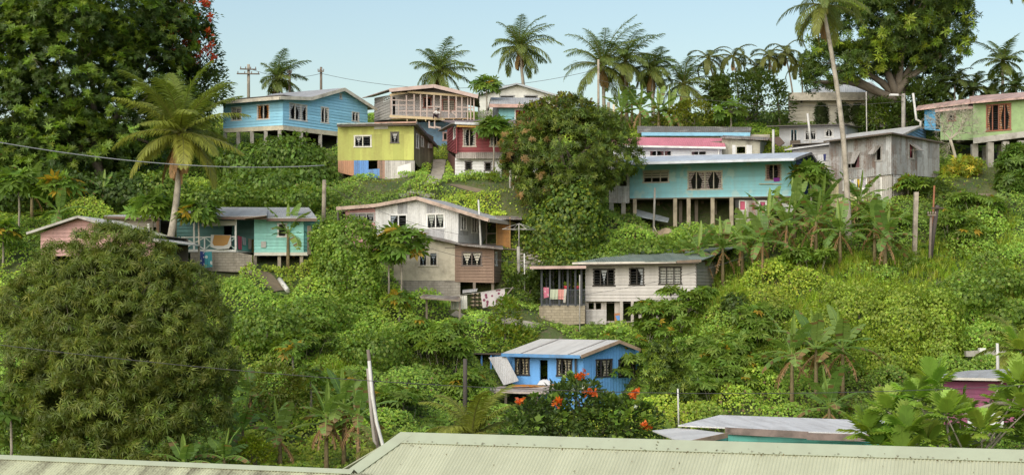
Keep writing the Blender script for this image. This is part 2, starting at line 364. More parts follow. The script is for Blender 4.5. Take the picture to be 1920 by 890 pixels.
# ---- A: blue gabled house on concrete stilts
h = House('stilt_house', 'sky blue weatherboard house with wide gable, on stilts above the vine mound', 'house', W(560, 297, 143), (400, 80, 3.178), 'houses on the hillside')
pr = Plane(530.6, 140, 689, 149.7); plf = Plane(420, 143.4, 530.6, 140); C_ = np.array(pr.B)
m = boards((.33, .66, .86), dirt=.12)
h.wall(pr, [(415, 492), (918, 551), (918, 385), (775, 285), (585, 331), (415, 328)], m, [((453, 364, 558, 463), dict(n=3, cur='tied')), ((640, 384, 687, 479), dict(n=2)), ((825, 413, 868, 470), dict(n=2)), ((752, 306, 765, 336), dict(n=1, cur=None))])
h.wall(plf, [(60, 512), (415, 492), (415, 328), (60, 352)], m, [((262, 370, 335, 457), dict(n=2, cur='sides', cc=(.55, .22, .06))), ((108, 385, 168, 464), dict(n=2, cur='mid'))])
zb = pr.hit(530.6, 234.8)[1]; zt = pr.hit(*h.p(415, 328))[1]
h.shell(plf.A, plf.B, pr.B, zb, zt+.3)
wb = plainm((.66, .60, .46), .7, .08, .3)
for pl, a, b in ((pr, (415, 492, 520), (918, 551, 577)), (plf, (60, 512, 536), (415, 492, 520))): h.panel(pl, [(a[0], a[1]), (b[0], b[1]), (b[0], b[2]), (a[0], a[2])], wb, 'floor_band', .025, .2)
h.gable(pr, [(398, 324), (585, 330), (782, 274), (975, 398)], .55, 8.2, RGREY, barge=plainm((.62, .58, .48), .7, .1, .35), bh=.3, eave=plainm((.56, .52, .44), .7, .1, .4), back=plf.A-plf.B, sides=(0,))
ps = [plf.A*(1-t)+plf.B*t-pl_n*.15 for t, pl_n in [(k/4.3, plf.n) for k in range(5)]]+[pr.A*(1-t)+pr.B*t-pr.n*.15 for t in (.22, .44, .66, .9)]
ps += [p-pr.n*.0+(pr.B-pr.A)*.45 for p in ps[:4]]
h.posts([(p[0], p[1]) for p in ps], zb-.3, .32, CONC)
# ---- B: grey house with the unfinished pink timber verandah
h = House('timber_framed_house', 'grey house with bare pink timber verandah frame under construction and low pink gable', 'house', W(800, 305, 146), (680, 150, 5.932), 'houses on the hillside')
pb = Plane(739, 146.1, 876, 146.1); pv = Plane(732, 144.6, 890, 144.6); ps_ = Plane(700, 152.5, 732.5, 147); m = boards((.44, .42, .42), pitch=.3)
h.wall(pb, [(310, 440), (1150, 440), (1150, 168), (790, 85), (310, 168)], m, [((675, 195, 765, 312), dict(n=2, cur=None, fc=(.3, .12, .1))), ((882, 215, 1030, 345), dict(n=2, cur='full', cc=(.62, .58, .5), fc=(.42, .2, .17)))], holes=[((335, 190, 362, 388))])
h.wall(ps_, [(133, 455), (308, 440), (308, 168), (133, 200)], boards((.42, .39, .36)), [((235, 185, 305, 235), dict(n=3, cur=None))])
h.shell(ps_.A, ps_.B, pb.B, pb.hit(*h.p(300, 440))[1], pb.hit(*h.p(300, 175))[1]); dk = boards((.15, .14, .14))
h.panel(pv.shift(-.4), [(300, 160), (790, 82), (1260, 178), (1260, 180), (500, 140)], dk, 'gable_panel', 0, .05)
h.gable(pv, [(296, 106), (790, 58), (1284, 178)], .5, 9, sheets((.33, .28, .26)), barge=plainm((.48, .37, .33), .7, .12, .25), bh=.32); h.roof([(-5, 205, 153), (300, 108, 144.6), (420, 100, 148), (120, 190, 156)], sheets((.45, .36, .33)), name='side_roof')
pk = plainm((.44, .35, .31), .8, .15, .2); yl = plainm((.52, .41, .25), .8, .12, .2)
def vert(x, y0, y1, pl=pv, w=.12, nm='post', mt=pk): 
    mb = MB(); u, a = h.uv(pl, x, y0); _, b = h.uv(pl, x, y1); mb.beam(pl.P(u, a), pl.P(u, b), w, w); mb.build(nm, mt, h.o)
for x in (317, 487, 573, 643, 715, 793, 868, 957, 1040, 1103): vert(x, 172 if x < 500 else 160+(x-500)*.03, 430)
for x in (1168, 1200, 1237): vert(x, 195, 445)
for (x0, y0, x1, y1) in ((317, 222, 487, 228), (317, 280, 573, 283), (400, 345, 1240, 350), (487, 230, 573, 225), (715, 295, 868, 300), (1040, 300, 1240, 312), (957, 330, 1040, 395)):
    mb = MB(); mb.beam(pv.P(*h.uv(pv, x0, y0), -.02), pv.P(*h.uv(pv, x1, y1), -.02), .05, .09); mb.build('rail', pk, h.o)
vert(400, 235, 388, w=.07); 
for a, b, t in (((300, 170), (500, 137), .2), ((430, 128), (1280, 190), .2), ((300, 404), (900, 436), .22)): mb = MB(); mb.beam(pv.P(*h.uv(pv, *a), .03), pv.P(*h.uv(pv, *b), .03), .09, t); mb.build('beam', yl, h.o)
mb = MB(); z = h.uv(pv, 600, 425)[1]; mb.prism([pv.P(0, z), pv.P(pv.L, z), pv.P(pv.L, z)-pv.n*1.4, pv.P(0, z)-pv.n*1.4], -ZUP*.05); mb.build('verandah_floor', WOODNEW, h.o)
for k in range(7): mb = MB(); u = pv.L*(.2+k*.11); mb.beam(pv.P(u, z-.2, .25), pv.P(u, z-.2, -1.4), .07, .18); mb.build('joist', yl, h.o)
lb = plainm((.16, .27, .40), .8, .1, .35); pl2 = Plane(735, 146.4, 890, 146.4); h.wall(pl2, [(330, 470), (1240, 470), (1240, 840), (330, 840)], lb, [((893, 582, 945, 672), dict(n=1, cur=None, fc=(.6, .38, .35)))])
for x0, x1 in ((740, 800), (800, 860)): mb = MB(); mb.beam(pv.P(*h.uv(pv, x0, 460)), pv.P(*h.uv(pv, x0, 535)), .12, .12); mb.beam(pv.P(*h.uv(pv, x0, 520)), pv.P(*h.uv(pv, x1+10, 535)), .1, .16); mb.build('lower_frame', pk, h.o)
# ---- C: white gabled house behind
h = House('white_house', 'white house with shallow grey gable, behind the small teal house', 'house', W(970, 230, 160), (800, 30, 2.782), 'houses on the hillside')
pc = Plane(896, 158, 1047, 158); m = plainm((.70, .69, .64), .7, .05, .2)
h.wall(pc, [(275, 540), (680, 540), (680, 420), (470, 360), (275, 414)], m, [((382, 415, 457, 433), dict(n=1, cur=None, fc=(.3, .3, .3))), ((508, 414, 578, 437), dict(n=1, cur=None, fc=(.3, .3, .3)))])
h.shell(pc.A, pc.B, pc.B-pc.n*8, pc.hit(960, 224)[1], pc.hit(*h.p(400, 418))[1]); h.gable(pc, [(260, 410), (470, 353), (692, 418)], .5, 9, RGREY, barge=plainm((.40, .43, .46), .6, .06, .2), bh=.18)
# ---- D: small teal house with red curtains
h = House('small_teal_house', 'small pale teal house with pink fascia and red curtains, above the red house', 'house', W(970, 240, 150), (800, 30, 2.782), 'houses on the hillside')
pc = Plane(934.8, 148, 1020, 148); ps_ = Plane(924, 152, 934.8, 148)
h.wall(pc, [(375, 600), (612, 600), (612, 470), (375, 470)], boards((.22, .47, .50)), [((460, 487, 560, 556), dict(n=3, cur='tied', cc=(.55, .10, .10), fc=(.66, .64, .6), louv=False))])
h.wall(ps_, [(345, 600), (375, 600), (375, 470), (345, 478)], surf((.34, .36, .40), 'block')); h.shell(ps_.A, pc.A, pc.B, pc.hit(960, 232)[1], pc.hit(*h.p(400, 474))[1])
h.roof([(328, 470, 147.4), (620, 472, 147.4), (620, 432, 153.5), (336, 428, 153.5)], RGREY); h.bar((326, 468, 147.3), (620, 470, 147.3), .05, .32, PINKW); h.bar((336, 430, 153.5), (314, 520, 150.5), .08, .2, DARKWOOD, 'bargeboard'); h.bar((370, 558, 147.7), (620, 560, 147.7), .06, .18, CREAM, 'floor_band')
# ---- E: yellow shack
h = House('yellow_shack', 'mustard yellow shack with patched blue and rusty lower panels', 'shack', W(705, 342, 135), (400, 80, 3.178), 'houses on the hillside')
pe = Plane(633, 134.8, 776, 134); ps_ = Plane(776, 134, 812, 140.5); m = surf((.42, .44, .12), 'v', pitch=.95, var=.10, dirt=.3, dirtc=(.22, .16, .06), sheet=.95)
h.wall(pe, [(741, 702), (1195, 700), (1195, 497), (741, 503)], m, [((840, 553, 941, 621), dict(n=2, cur='mid', fc=(.6, .58, .5))), ((1057, 533, 1104, 597), dict(n=1, cur='mid', fc=(.1, .09, .08)))])
h.wall(ps_, [(1195, 700), (1225, 742), (1312, 740), (1312, 560), (1195, 497)], surf((.30, .29, .20), 'v', pitch=.8, dirt=.6, sheet=.8, var=.15), [((1209, 546, 1224, 630), dict(n=1, cur=None)), ((1238, 560, 1253, 620), dict(n=1, cur=None))])
lo = [([(743, 702), (838, 702), (838, 795), (743, 772)], (.38, .20, .12), .2, 'lower_panel', 'rust brown lower panel'), ([(838, 702), (924, 702), (924, 805), (838, 797)], (.11, .24, .52), .3, 'lower_panel', 'bright blue lower sheet'), ([(924, 755), (990, 750), (990, 806), (924, 806)], (.12, .25, .5), .3, 'lower_panel', 'blue sheet under the small opening'), ([(978, 703), (1022, 703), (1022, 825), (990, 825), (990, 750), (978, 750)], (.33, .2, .15), .5, 'lower_panel', 'rust streaked lower sheet'), ([(1022, 703), (1200, 703), (1200, 832), (1022, 832)], (.47, .45, .42), .35, 'lower_panel', 'whitish grey lower sheets')]
for q, c, d, nm, lb_ in lo: h.panel(pe, q, sheets(c, dirt=d), nm, 0, .06, lb_)
h.panel(pe, [(1098, 740), (1178, 716), (1180, 770), (1098, 780)], plainm((.72, .71, .69)), 'patch_panel', .05, .03); h.panel(pe, [(958, 499), (1040, 496), (1042, 514), (960, 516)], plainm((.6, .58, .52)), 'patch_panel', .05, .04); h.panel(ps_, [(1278, 598), (1300, 600), (1300, 630), (1278, 628)], plainm((.62, .62, .6)), 'meter_box', .12, .12)
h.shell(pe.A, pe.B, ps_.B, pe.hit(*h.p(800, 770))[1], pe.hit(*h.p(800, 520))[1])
h.roof([(735, 492, 134.2), (1208, 478, 133.3), (1338, 625, 141), (780, 560, 141.5)], sheets((.30, .26, .24), dirt=.6), th=.06); h.bar((737, 484, 134.1), (960, 480, 133.9), .06, .12, plainm((.34, .42, .42), .8, .2, .6)); h.bar((960, 480, 133.9), (1210, 474, 133.2), .06, .14, plainm((.45, .27, .21), .8, .2, .5)); h.bar((737, 498, 134.15), (1208, 488, 133.3), .08, .1, DARKWOOD, 'roof_beam'); h.bar((1210, 478, 133.3), (1336, 622, 141), .12, .22, plainm((.2, .19, .19), .7, .15, .5), 'bargeboard')
# ---- F: red house over white ground floor
h = House('red_house', 'dark red upper storey over a white ground floor, papaya tree in front', 'house', W(900, 335, 136), (800, 30, 2.782), 'houses on the hillside')
pf = Plane(853, 134.5, 972, 134.5); ps_ = Plane(838.5, 141, 853.5, 134.5); m = boards((.25, .058, .065))
h.wall(pf, [(152, 717), (480, 717), (480, 575), (152, 575)], m, [((190, 588, 256, 681), dict(n=2, cur='sides', fc=(.5, .42, .36))), ((330, 588, 400, 681), dict(n=2, cur='sides', fc=(.5, .42, .36)))])
h.wall(ps_, [(108, 700), (152, 717), (152, 575), (108, 585)], m, [((140, 582, 151, 640), dict(n=1, cur=None))])
pw = Plane(853.5, 133.9, 941, 133.9); h.wall(pw, [(148, 850), (391, 852), (391, 742), (148, 740)], boards((.66, .66, .66)), [((200, 758, 236, 805), dict(n=1, cur=None, fc=(.1, .09, .09))), ((302, 762, 338, 808), dict(n=1, cur=None, fc=(.1, .09, .09)))])
h.wall(Plane(839, 140.5, 853.3, 133.9), [(110, 830), (147, 850), (147, 740), (110, 715)], plainm((.13, .06, .055), .8, .2, .5)); h.shell(ps_.A, pf.A, pf.B, pw.hit(900, 336)[1], pf.hit(*h.p(300, 580))[1])
h.roof([(150, 744, 133.4), (395, 744, 133.4), (395, 712, 134.4), (152, 714, 134.4)], sheets((.30, .27, .24)), .05, 'awning'); h.roof([(140, 562, 133.4), (490, 580, 133.4), (475, 545, 141), (75, 548, 142)], sheets((.22, .17, .17)))
h.bar((146, 558, 133.3), (490, 572, 133.3), .06, .2, plainm((.52, .53, .55), .5, .06, .2), 'gutter'); h.bar((156, 572, 133.5), (490, 586, 133.5), .05, .2, plainm((.55, .33, .10), .7, .1, .2)); h.bar((72, 600, 140), (146, 560, 133.4), .5, .08, plainm((.22, .2, .19)), 'side_awning')
h.wall(Plane(960, 134, 1035, 134), [(470, 850), (640, 850), (640, 745), (470, 745)], boards((.6, .6, .6)))
# ---- L: long teal house on stilts
h = House('long_teal_house', 'long turquoise weatherboard house raised on tall posts, pale blue roof', 'house', W(1330, 420, 131), (1120, 150, 2.966), 'houses on the hillside')
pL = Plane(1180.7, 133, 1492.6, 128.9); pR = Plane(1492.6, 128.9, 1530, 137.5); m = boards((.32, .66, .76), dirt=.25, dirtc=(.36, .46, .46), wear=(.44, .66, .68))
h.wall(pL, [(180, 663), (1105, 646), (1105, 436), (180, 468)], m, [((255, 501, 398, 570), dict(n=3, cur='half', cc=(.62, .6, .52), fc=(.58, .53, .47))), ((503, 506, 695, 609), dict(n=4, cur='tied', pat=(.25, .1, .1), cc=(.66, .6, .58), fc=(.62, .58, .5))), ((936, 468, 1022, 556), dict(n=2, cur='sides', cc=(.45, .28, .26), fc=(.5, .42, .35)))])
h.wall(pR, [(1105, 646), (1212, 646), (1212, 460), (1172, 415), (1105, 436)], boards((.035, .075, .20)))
zb = pL.hit(*h.p(600, 656))[1]; h.shell(pL.A, pL.B, pR.B, zb, pL.hit(*h.p(600, 458))[1])
h.gable(pR, [(1099, 439), (1188, 406), (1246, 490)], .6, 16.0, RBLUE, back=pL.A-pL.B, barge=plainm((.30, .28, .27), .7, .1, .3), bh=.2, eave=plainm((.52, .55, .60), .6, .06, .2), sides=(0,))
h.bar((255, 463, 131.6), (718, 452, 129.7), .1, .14, PINKW, 'gutter'); h.bar((900, 578, 129.6), (1025, 578, 129.1), .12, .06, CREAM, 'ledge'); h.bar((178, 661, 132.9), (1108, 648, 128.8), .06, .1, WOODOLD, 'floor_beam')
o = h.panel(pL, [(980, 545), (1014, 543), (1016, 564), (982, 566)], cloth((.35, .08, .45)), 'sill_cloth', .1, .03)
fx = lambda x, Y: ((h.p(x, 0)[0]-CX)/F*Y, Y)
h.posts([fx(208, 132.6), fx(432, 131.7), fx(507, 131.4), fx(640, 130.8), fx(745, 130.3)], zb, .3, plainm((.42, .36, .27), .85, .18, .45)); h.posts([fx(462, 133.2), fx(550, 132.8), fx(583, 135), fx(655, 133.5), fx(338, 135), (fx(240, 136)), fx(490, 136.5), fx(900, 132), fx(1050, 131.5)], zb, .26, WOODOLD)
pu = pL.shift(-.35); h.wall(pu, [(768, 803), (945, 808), (945, 652), (768, 655)], sheets((.45, .42, .38), dirt=.5), [((788, 668, 827, 726), dict(n=1, cur='full', cc=(.65, .16, .25), louv=False)), ((900, 671, 940, 730), dict(n=1, cur='mid', cc=(.65, .16, .25), louv=False))], th=.06, name='lower_wall')
h.panel(pu, [(840, 672), (878, 672), (882, 800), (842, 800)], surf((.42, .35, .32), 'plain', dirt=.5, wear=(.20, .06, .04)), 'door', .04, .05); h.panel(pu, [(762, 648), (976, 650), (974, 668), (788, 668), (786, 750), (772, 750)], plainm((.05, .05, .05)), 'tarpaulin', .09, .03)
h.panel(pu, [(945, 800), (958, 800), (960, 652), (947, 652)], CREAM, 'post', .05, .12); h.panel(pL.shift(-.5), [(975, 740), (1105, 738), (1105, 650), (975, 652)], sheets((.46, .46, .45), dirt=.3), 'lower_sheet', 0, .05)
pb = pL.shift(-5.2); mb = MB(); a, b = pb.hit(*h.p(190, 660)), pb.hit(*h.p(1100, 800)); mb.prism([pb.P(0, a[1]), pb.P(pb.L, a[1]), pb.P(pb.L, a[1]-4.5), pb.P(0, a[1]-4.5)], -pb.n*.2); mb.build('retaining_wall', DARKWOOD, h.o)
# ---- lean-to beside L
h = House('lean_to_shed', 'corrugated iron lean-to shed at the left end of the long turquoise house', 'shed', W(1160, 385, 132), (1120, 150, 2.966))
ps_ = Plane(1142, 132.6, 1180.5, 132.2); h.wall(ps_, [(65, 682), (178, 683), (178, 510), (65, 512)], sheets((.48, .46, .43), dirt=.45), holes=[(125, 517, 163, 590)], th=.05); h.shell(ps_.A, ps_.B, ps_.B-ps_.n*3, ps_.hit(1150, 379)[1], ps_.hit(1150, 324)[1], footing=False)
h.roof([(36, 512, 131.6), (182, 512, 131.4), (182, 486, 135.5), (60, 482, 135.5)], sheets((.52, .47, .38), dirt=.4)); h.panel(ps_, [(118, 590), (178, 590), (178, 684), (118, 684)], sheets((.52, .52, .52)), 'front_sheet', .05, .03)
h.posts([(h.p(x, 0)[0]/F*132-CX/F*132, 132.) for x in (78, 145)], ps_.hit(1150, 380)[1], .35, CONC)
# ---- M: pink roofed white house
h = House('pink_roofed_house', 'white house under a bright pink roof, behind the long turquoise house', 'house', W(1290, 300, 138), (1120, 150, 2.966), 'houses on the hillside')
pM = Plane(1150, 138.6, 1354, 137); h.wall(pM, [(90, 470), (693, 470), (693, 378), (90, 372)], boards((.66, .67, .69), pitch=.25, dirt=.15), [((288, 390, 414, 424), dict(n=3, cur='tied', cc=(.35, .2, .22), fc=(.7, .7, .7))), ((519, 393, 608, 420), dict(n=2, cur='tied', cc=(.35, .2, .22), fc=(.7, .7, .7)))])
h.shell(pM.A, pM.B, pM.B-pM.n*4, pM.hit(1250, 300)[1], pM.hit(1250, 277)[1]); h.roof([(80, 368, 138), (714, 376, 136.4), (700, 328, 141), (80, 322, 142.5)], sheets((.58, .20, .25), dirt=.12, var=.05)); h.bar((80, 366, 137.9), (714, 378, 136.3), .14, .16, WHITEP, 'gutter'); h.bar((674, 385, 136.6), (674, 470, 136.6), .08, .08, WHITEP, 'downpipe')
# ---- N: dark roof with sky blue fascia
h = House('blue_fascia_house', 'low white house with dark weathered roof and sky blue fascia', 'house', W(1300, 275, 144), (1120, 150, 2.966), 'houses on the hillside')
pN = Plane(1204, 143.6, 1391, 142.4); h.wall(pN, [(248, 420), (803, 420), (803, 305), (248, 305)], boards((.55, .53, .48))); h.shell(pN.A, pN.B, pN.B-pN.n*5, pN.hit(1300, 285)[1], pN.hit(1300, 253)[1])
h.roof([(222, 296, 143.2), (853, 298, 141.8), (856, 266, 146), (222, 260, 147.5)], surf((.16, .155, .15), 'corr', dirt=.4, wear=(.26, .25, .23), var=.1)); h.bar((246, 301, 143.1), (850, 302, 141.8), .06, .3, plainm((.22, .46, .62), .6, .06, .15)); h.bar((855, 268, 146), (840, 325, 141.9), .08, .16, GREYW, 'bargeboard')
# ---- O: shack with white shutters
h = House('shuttered_shack', 'weathered plank shack with open white shutters, behind the turquoise house', 'shack', W(1390, 300, 138), (1120, 150, 2.966), 'houses on the hillside')
pO = Plane(1353, 138.4, 1425, 138); h.wall(pO, [(692, 470), (905, 470), (905, 340), (692, 326)], surf((.42, .40, .32), 'v', pitch=.5, dirt=.4), [((770, 366, 828, 412), dict(n=1, cur=None, louv=False, fc=(.5, .48, .4)))]); h.wall(Plane(1425, 138, 1436, 141), [(905, 470), (940, 470), (940, 345), (905, 340)], surf((.36, .40, .38), 'v', pitch=.5, dirt=.4))
for a, b in ((750, 769), (829, 860)): h.panel(pO, [(a, 361), (b, 363), (b, 414), (a, 416)], surf((.70, .70, .69), 'v', pitch=.15, dirt=.15), 'shutter', .07, .04)
h.shell(pO.A, pO.B, np.array([15.9, 142., 0]), pO.hit(1390, 303)[1], pO.hit(1390, 264)[1]); h.roof([(684, 324, 138), (948, 336, 137.4), (960, 322, 142), (700, 312, 142)], ROLD); h.roof([(815, 320, 141), (960, 330, 140.5), (960, 308, 144), (815, 306, 144)], plainm((.5, .44, .33), .8, .2, .4), name='rear_roof')
h.roof([(950, 330, 138.6), (1015, 372, 136.5), (1042, 352, 138.5), (1010, 318, 141)], plainm((.14, .09, .065), .85, .25, .5), name='awning'); h.panel(Plane(1432, 140, 1465, 140), [(925, 470), (1010, 470), (1010, 395), (925, 400)], boards((.12, .38, .52)), 'side_panel')
# ---- P: grey house upper right
h = House('grey_house', 'plain light grey house with dark flat roof, below the large white building', 'house', W(1530, 285, 142), (1400, 130, 3.692), 'houses on the hillside')
pP = Plane(1461, 141.5, 1581, 140.5); m = plainm((.42, .43, .45), .75, .06, .25)
h.wall(pP, [(226, 565), (668, 560), (668, 390), (226, 396)], m, [((301, 413, 352, 538), dict(n=2, cur='sides', cc=(.2, .45, .5), fc=(.5, .5, .5))), ((402, 413, 482, 490), dict(n=2, cur='mid', fc=(.5, .5, .5))), ((540, 410, 600, 468), dict(n=2, cur='tied', fc=(.5, .5, .5)))])
h.wall(Plane(1581, 140.5, 1608.5, 146), [(668, 560), (770, 540), (770, 400), (668, 390)], m); h.shell(pP.A, pP.B, np.array([(1608-CX)/F*146, 146, 0]), pP.hit(1500, 283)[1], pP.hit(1500, 238)[1])
h.roof([(138, 397, 140.6), (680, 384, 139.8), (800, 408, 146.5), (230, 395, 147.5)], plainm((.10, .09, .085), .85, .2, .4), .08); h.panel(pP, [(301, 495), (372, 492), (372, 545), (301, 550)], DARKWOOD, 'balcony_rail', .35, .04)
# ---- white roofed house between P and Q
h = House('white_roofed_house', 'low house with broad white iron roof and blue gable end, behind the rusty house', 'house', W(1600, 320, 134), (1400, 130, 3.692), 'houses on the hillside')
h.roof([(262, 562, 136), (1080, 452, 131.5), (1208, 392, 138.5), (480, 480, 143)], RWHITE, .06); pX = Plane(1484, 136.3, 1700, 132.2); h.wall(pX, [(318, 720), (1090, 700), (1090, 458), (318, 560)], boards((.40, .39, .38)))
pG = Plane(1693, 132, 1740, 142); h.wall(pG, [(1082, 560), (1240, 560), (1240, 430), (1205, 398), (1082, 455)], boards((.16, .30, .48))); h.shell(pX.A, pX.B, pG.B, pX.hit(1500, 325)[1], pX.hit(1650, 262)[1], footing=False)
h.roof([(1205, 392, 138.5), (1208, 392, 138.5), (1255, 432, 142), (1235, 432, 142)], WOODOLD, .06, 'rear_roof'); h.bar((1080, 456, 131.4), (1206, 396, 138.4), .08, .14, GREYW, 'bargeboard')
# ---- Q: rusty iron house
h = House('corrugated_iron_house', 'two storey shack of weathered grey iron sheets with propped window flaps', 'shack', W(1655, 385, 129), (1540, 230, 5.233), 'houses on the hillside')
pA = Plane(1555, 130, 1672, 127); pB = Plane(1672, 127, 1762, 132.5); m = surf((.34, .345, .345), 'corr', pitch=.16, var=.2, dirt=.75, dirtc=(.17, .12, .095), sheet=.8, bump=.5, wear=(.30, .295, .285)); cr = sheets((.62, .54, .34), dirt=.25, var=.04)
W1 = dict(n=2, cur='tied', cc=(.40, .22, .24), louv=False, fc=(.32, .30, .28))
h.wall(pA, [(78, 567), (480, 530), (690, 505), (690, 112), (78, 188)], m, [((200, 292, 385, 450), W1), ((532, 226, 592, 375), dict(n=1, cur=None, louv=False, fc=(.32, .30, .28)))])
h.wall(pB, [(690, 505), (1158, 540), (1158, 196), (690, 112)], m, [((858, 202, 910, 354), dict(n=1, cur='mid', cc=(.4, .12, .14), louv=False, fc=(.3, .29, .27)))])
m2 = surf((.36, .34, .31), 'corr', pitch=.16, var=.1, dirt=.5, dirtc=(.2, .13, .09), sheet=.7); pA2 = pA.shift(-.12); pB2 = pB.shift(-.12)
h.wall(pA2, [(90, 870), (480, 810), (690, 790), (690, 503), (480, 528), (90, 564)], m2, [((216, 548, 250, 664), dict(n=1, cur='full', cc=(.4, .3, .35), louv=False)), ((280, 545, 330, 660), dict(n=1, cur='mid', cc=(.62, .6, .68), louv=False)), ((340, 540, 388, 650), dict(n=1, cur='mid', cc=(.7, .48, .05), louv=False)), ((396, 534, 447, 650), dict(n=1, cur='full', cc=(.55, .5, .58), pat=(.75, .73, .75), louv=False))], th=.06, name='lower_wall')
h.wall(pB2, [(690, 720), (925, 700), (925, 530), (690, 505)], m2, th=.06, name='lower_wall')
for q, mm, nm, lb_ in (([(95, 566), (170, 560), (170, 745), (95, 755)], cr, 'cream_panel', None), ([(92, 745), (207, 735), (207, 850), (92, 865)], cr, 'cream_panel', None), ([(268, 668), (352, 660), (352, 850), (268, 858)], cr, 'cream_panel', None), ([(430, 655), (447, 655), (447, 800), (430, 802)], cr, 'cream_panel', None), ([(525, 542), (600, 536), (602, 778), (527, 782)], surf((.60, .58, .54), 'v', pitch=.4, dirt=.5), 'door', None)): h.panel(pA2, q, mm, nm, .06, .04)
h.panel(pB2, [(695, 510), (920, 535), (918, 640), (700, 735)], surf((.40, .39, .37), 'h', pitch=.12, dirt=.55, bump=1.), 'lower_sheet', .10, .04)
h.panel(pB2, [(700, 535), (880, 535), (880, 600), (700, 600)], surf((.55, .54, .51), 'h', pitch=.12, dirt=.3, bump=1.), 'lower_sheet', .15, .03)
for x in (262, 462): mb = MB(); mb.beam(pA2.P(*h.uv(pA2, x, 540), .1), pA2.P(*h.uv(pA2, x+4, 800), .1), .12, .12); mb.build('post', POSTM, h.o)
h.shell(pA.A, pA.B, pB.B, pA.hit(*h.p(400, 700))[1], pA.hit(*h.p(400, 190))[1])
h.roof([(20, 186, 129.2), (692, 100, 126.3), (1205, 200, 132.8), (520, 215, 136)], ROLD, .06); h.bar((22, 188, 129.1), (692, 104, 126.2), .05, .1, DARKWOOD, 'roof_beam'); h.bar((692, 104, 126.2), (1205, 204, 132.8), .05, .1, DARKWOOD, 'roof_beam')
def flap(pl, hinge, out, nm='window_flap'):  # hinge: two zoom points on the wall, out: two zoom points hanging forward
    mb = MB(); a, b = [pl.P(*h.uv(pl, *q), .04) for q in hinge]; q2 = pl.shift(.75); c, d = [q2.P(*h.uv(q2, *q)) for q in out]; mb.prism([a, b, d, c], unit(np.cross(b-a, c-a))*.03); mb.build(nm, surf((.33, .31, .29), 'corr', dirt=.6), h.o)
    mb = MB(); mb.beam(c, pl.P(*h.uv(pl, hinge[0][0], hinge[0][1]+70), .05), .03, .03); mb.build('prop_stick', WOODOLD, h.o)
flap(pA, ((258, 292), (385, 282)), ((262, 404), (322, 400))); flap(pA, ((528, 225), (592, 214)), ((448, 312), (520, 305))); flap(pB, ((860, 202), (925, 212)), ((955, 268), (1010, 275)))
# ---- R: green house
h = House('green_house', 'sage green house on concrete pillars at the right edge, orange striped curtains', 'house', W(1850, 305, 136), (1440, 0, 2.119), 'houses on the hillside')
pr = Plane(1824.6, 135.5, 1990, 131); m = plainm((.30, .42, .20), .8, .05, .25); oc = dict(n=2, cur='full', cc=(.62, .28, .13), pat=(.66, .6, .5), fc=(.28, .11, .07))
h.wall(pr, [(815, 552), (1165, 505), (1165, 380), (815, 405)], m, [((868, 414, 965, 519), {**oc, 'n': 4, 'cur': 'tied', 'louv': True})]); pm = Plane(1763, 138, 1824.6, 136.4)
h.wall(pm, [(685, 556), (815, 556), (815, 425), (685, 440)], m, [((713, 451, 745, 481), dict(n=1, cur=None, fc=(.25, .12, .08)))]); pbk = Plane(1730, 139.6, 1766, 138.3)
h.wall(pbk, [(622, 515), (690, 520), (690, 435), (622, 437)], boards((.10, .36, .60)), holes=[(666, 447, 685, 515)]); h.shell(pm.A, pm.B+(pr.B-pr.A), pr.B-pr.n*7, pr.hit(1840, 258)[1], pr.hit(1840, 195)[1], hide=(1, 2, 3))
pk2 = sheets((.50, .34, .30), dirt=.4); h.roof([(808, 412, 134.8), (1175, 380, 130.3), (1160, 362, 139), (800, 390, 143)], pk2, .16); h.roof([(664, 446, 137.3), (815, 432, 135.8), (815, 412, 141), (668, 425, 142)], pk2, .14); h.roof([(586, 440, 139), (808, 412, 137), (808, 396, 142), (596, 426, 143)], pk2, .12)
h.bar((818, 560, 135.3), (1165, 516, 130.8), .3, .5, plainm((.44, .42, .38), .9, .15, .5), 'floor_slab'); zb = pr.hit(*h.p(840, 560))[1]-.2
h.posts([(h.p(x, 0)[0]/F*Y-CX/F*Y, Y) for x, Y in ((820, 136), (882, 134.6), (943, 133.8), (1004, 133), (865, 138), (925, 137), (985, 137))], zb, .5, CONC, 'pillar')
# ---- S: large white building
h = House('hip_roofed_building', 'large off-white building with white hip roof, behind the spreading tree', 'building', W(1580, 235, 155), (1400, 130, 3.692), 'houses on the hillside')
pS = Plane(1478, 153, 1668, 151); h.wall(pS, [(290, 400), (985, 400), (985, 205), (290, 205)], boards((.60, .57, .50), pitch=.35, dirt=.2), [((532, 262, 580, 345), dict(n=1, cur='full', cc=(.5, .47, .4), fc=(.55, .52, .45))), ((718, 260, 766, 345), dict(n=1, cur='full', cc=(.5, .47, .4), fc=(.55, .52, .45))), ((366, 212, 390, 238), dict(n=1, cur=None))])
h.shell(pS.A, pS.B, pS.B-pS.n*10, pS.hit(1500, 238)[1], pS.hit(1500, 186)[1]); wr = surf((.70, .69, .65), 'corr', dirt=.3, var=.05); E = [W(*h.p(286, 200), 152.2), W(*h.p(1000, 196), 150.3)]; E += [E[1]-pS.n*12, E[0]-pS.n*12]; T_ = [W(*h.p(530, 118), 158), W(*h.p(860, 92), 157)]
for nm, q in (('roof', [E[0], E[1], T_[1], T_[0]]), ('roof_hip', [E[3], E[0], T_[0]]), ('roof_hip', [E[1], E[2], T_[1]]), ('roof', [E[2], E[3], T_[0], T_[1]])): mb = MB(); mb.prism(q, ZUP*.08); mb.build(nm, wr, h.o)
h.bar((286, 190, 152.1), (1000, 186, 150.2), .2, .75, plainm((.55, .51, .43), .8, .08, .4), 'parapet')
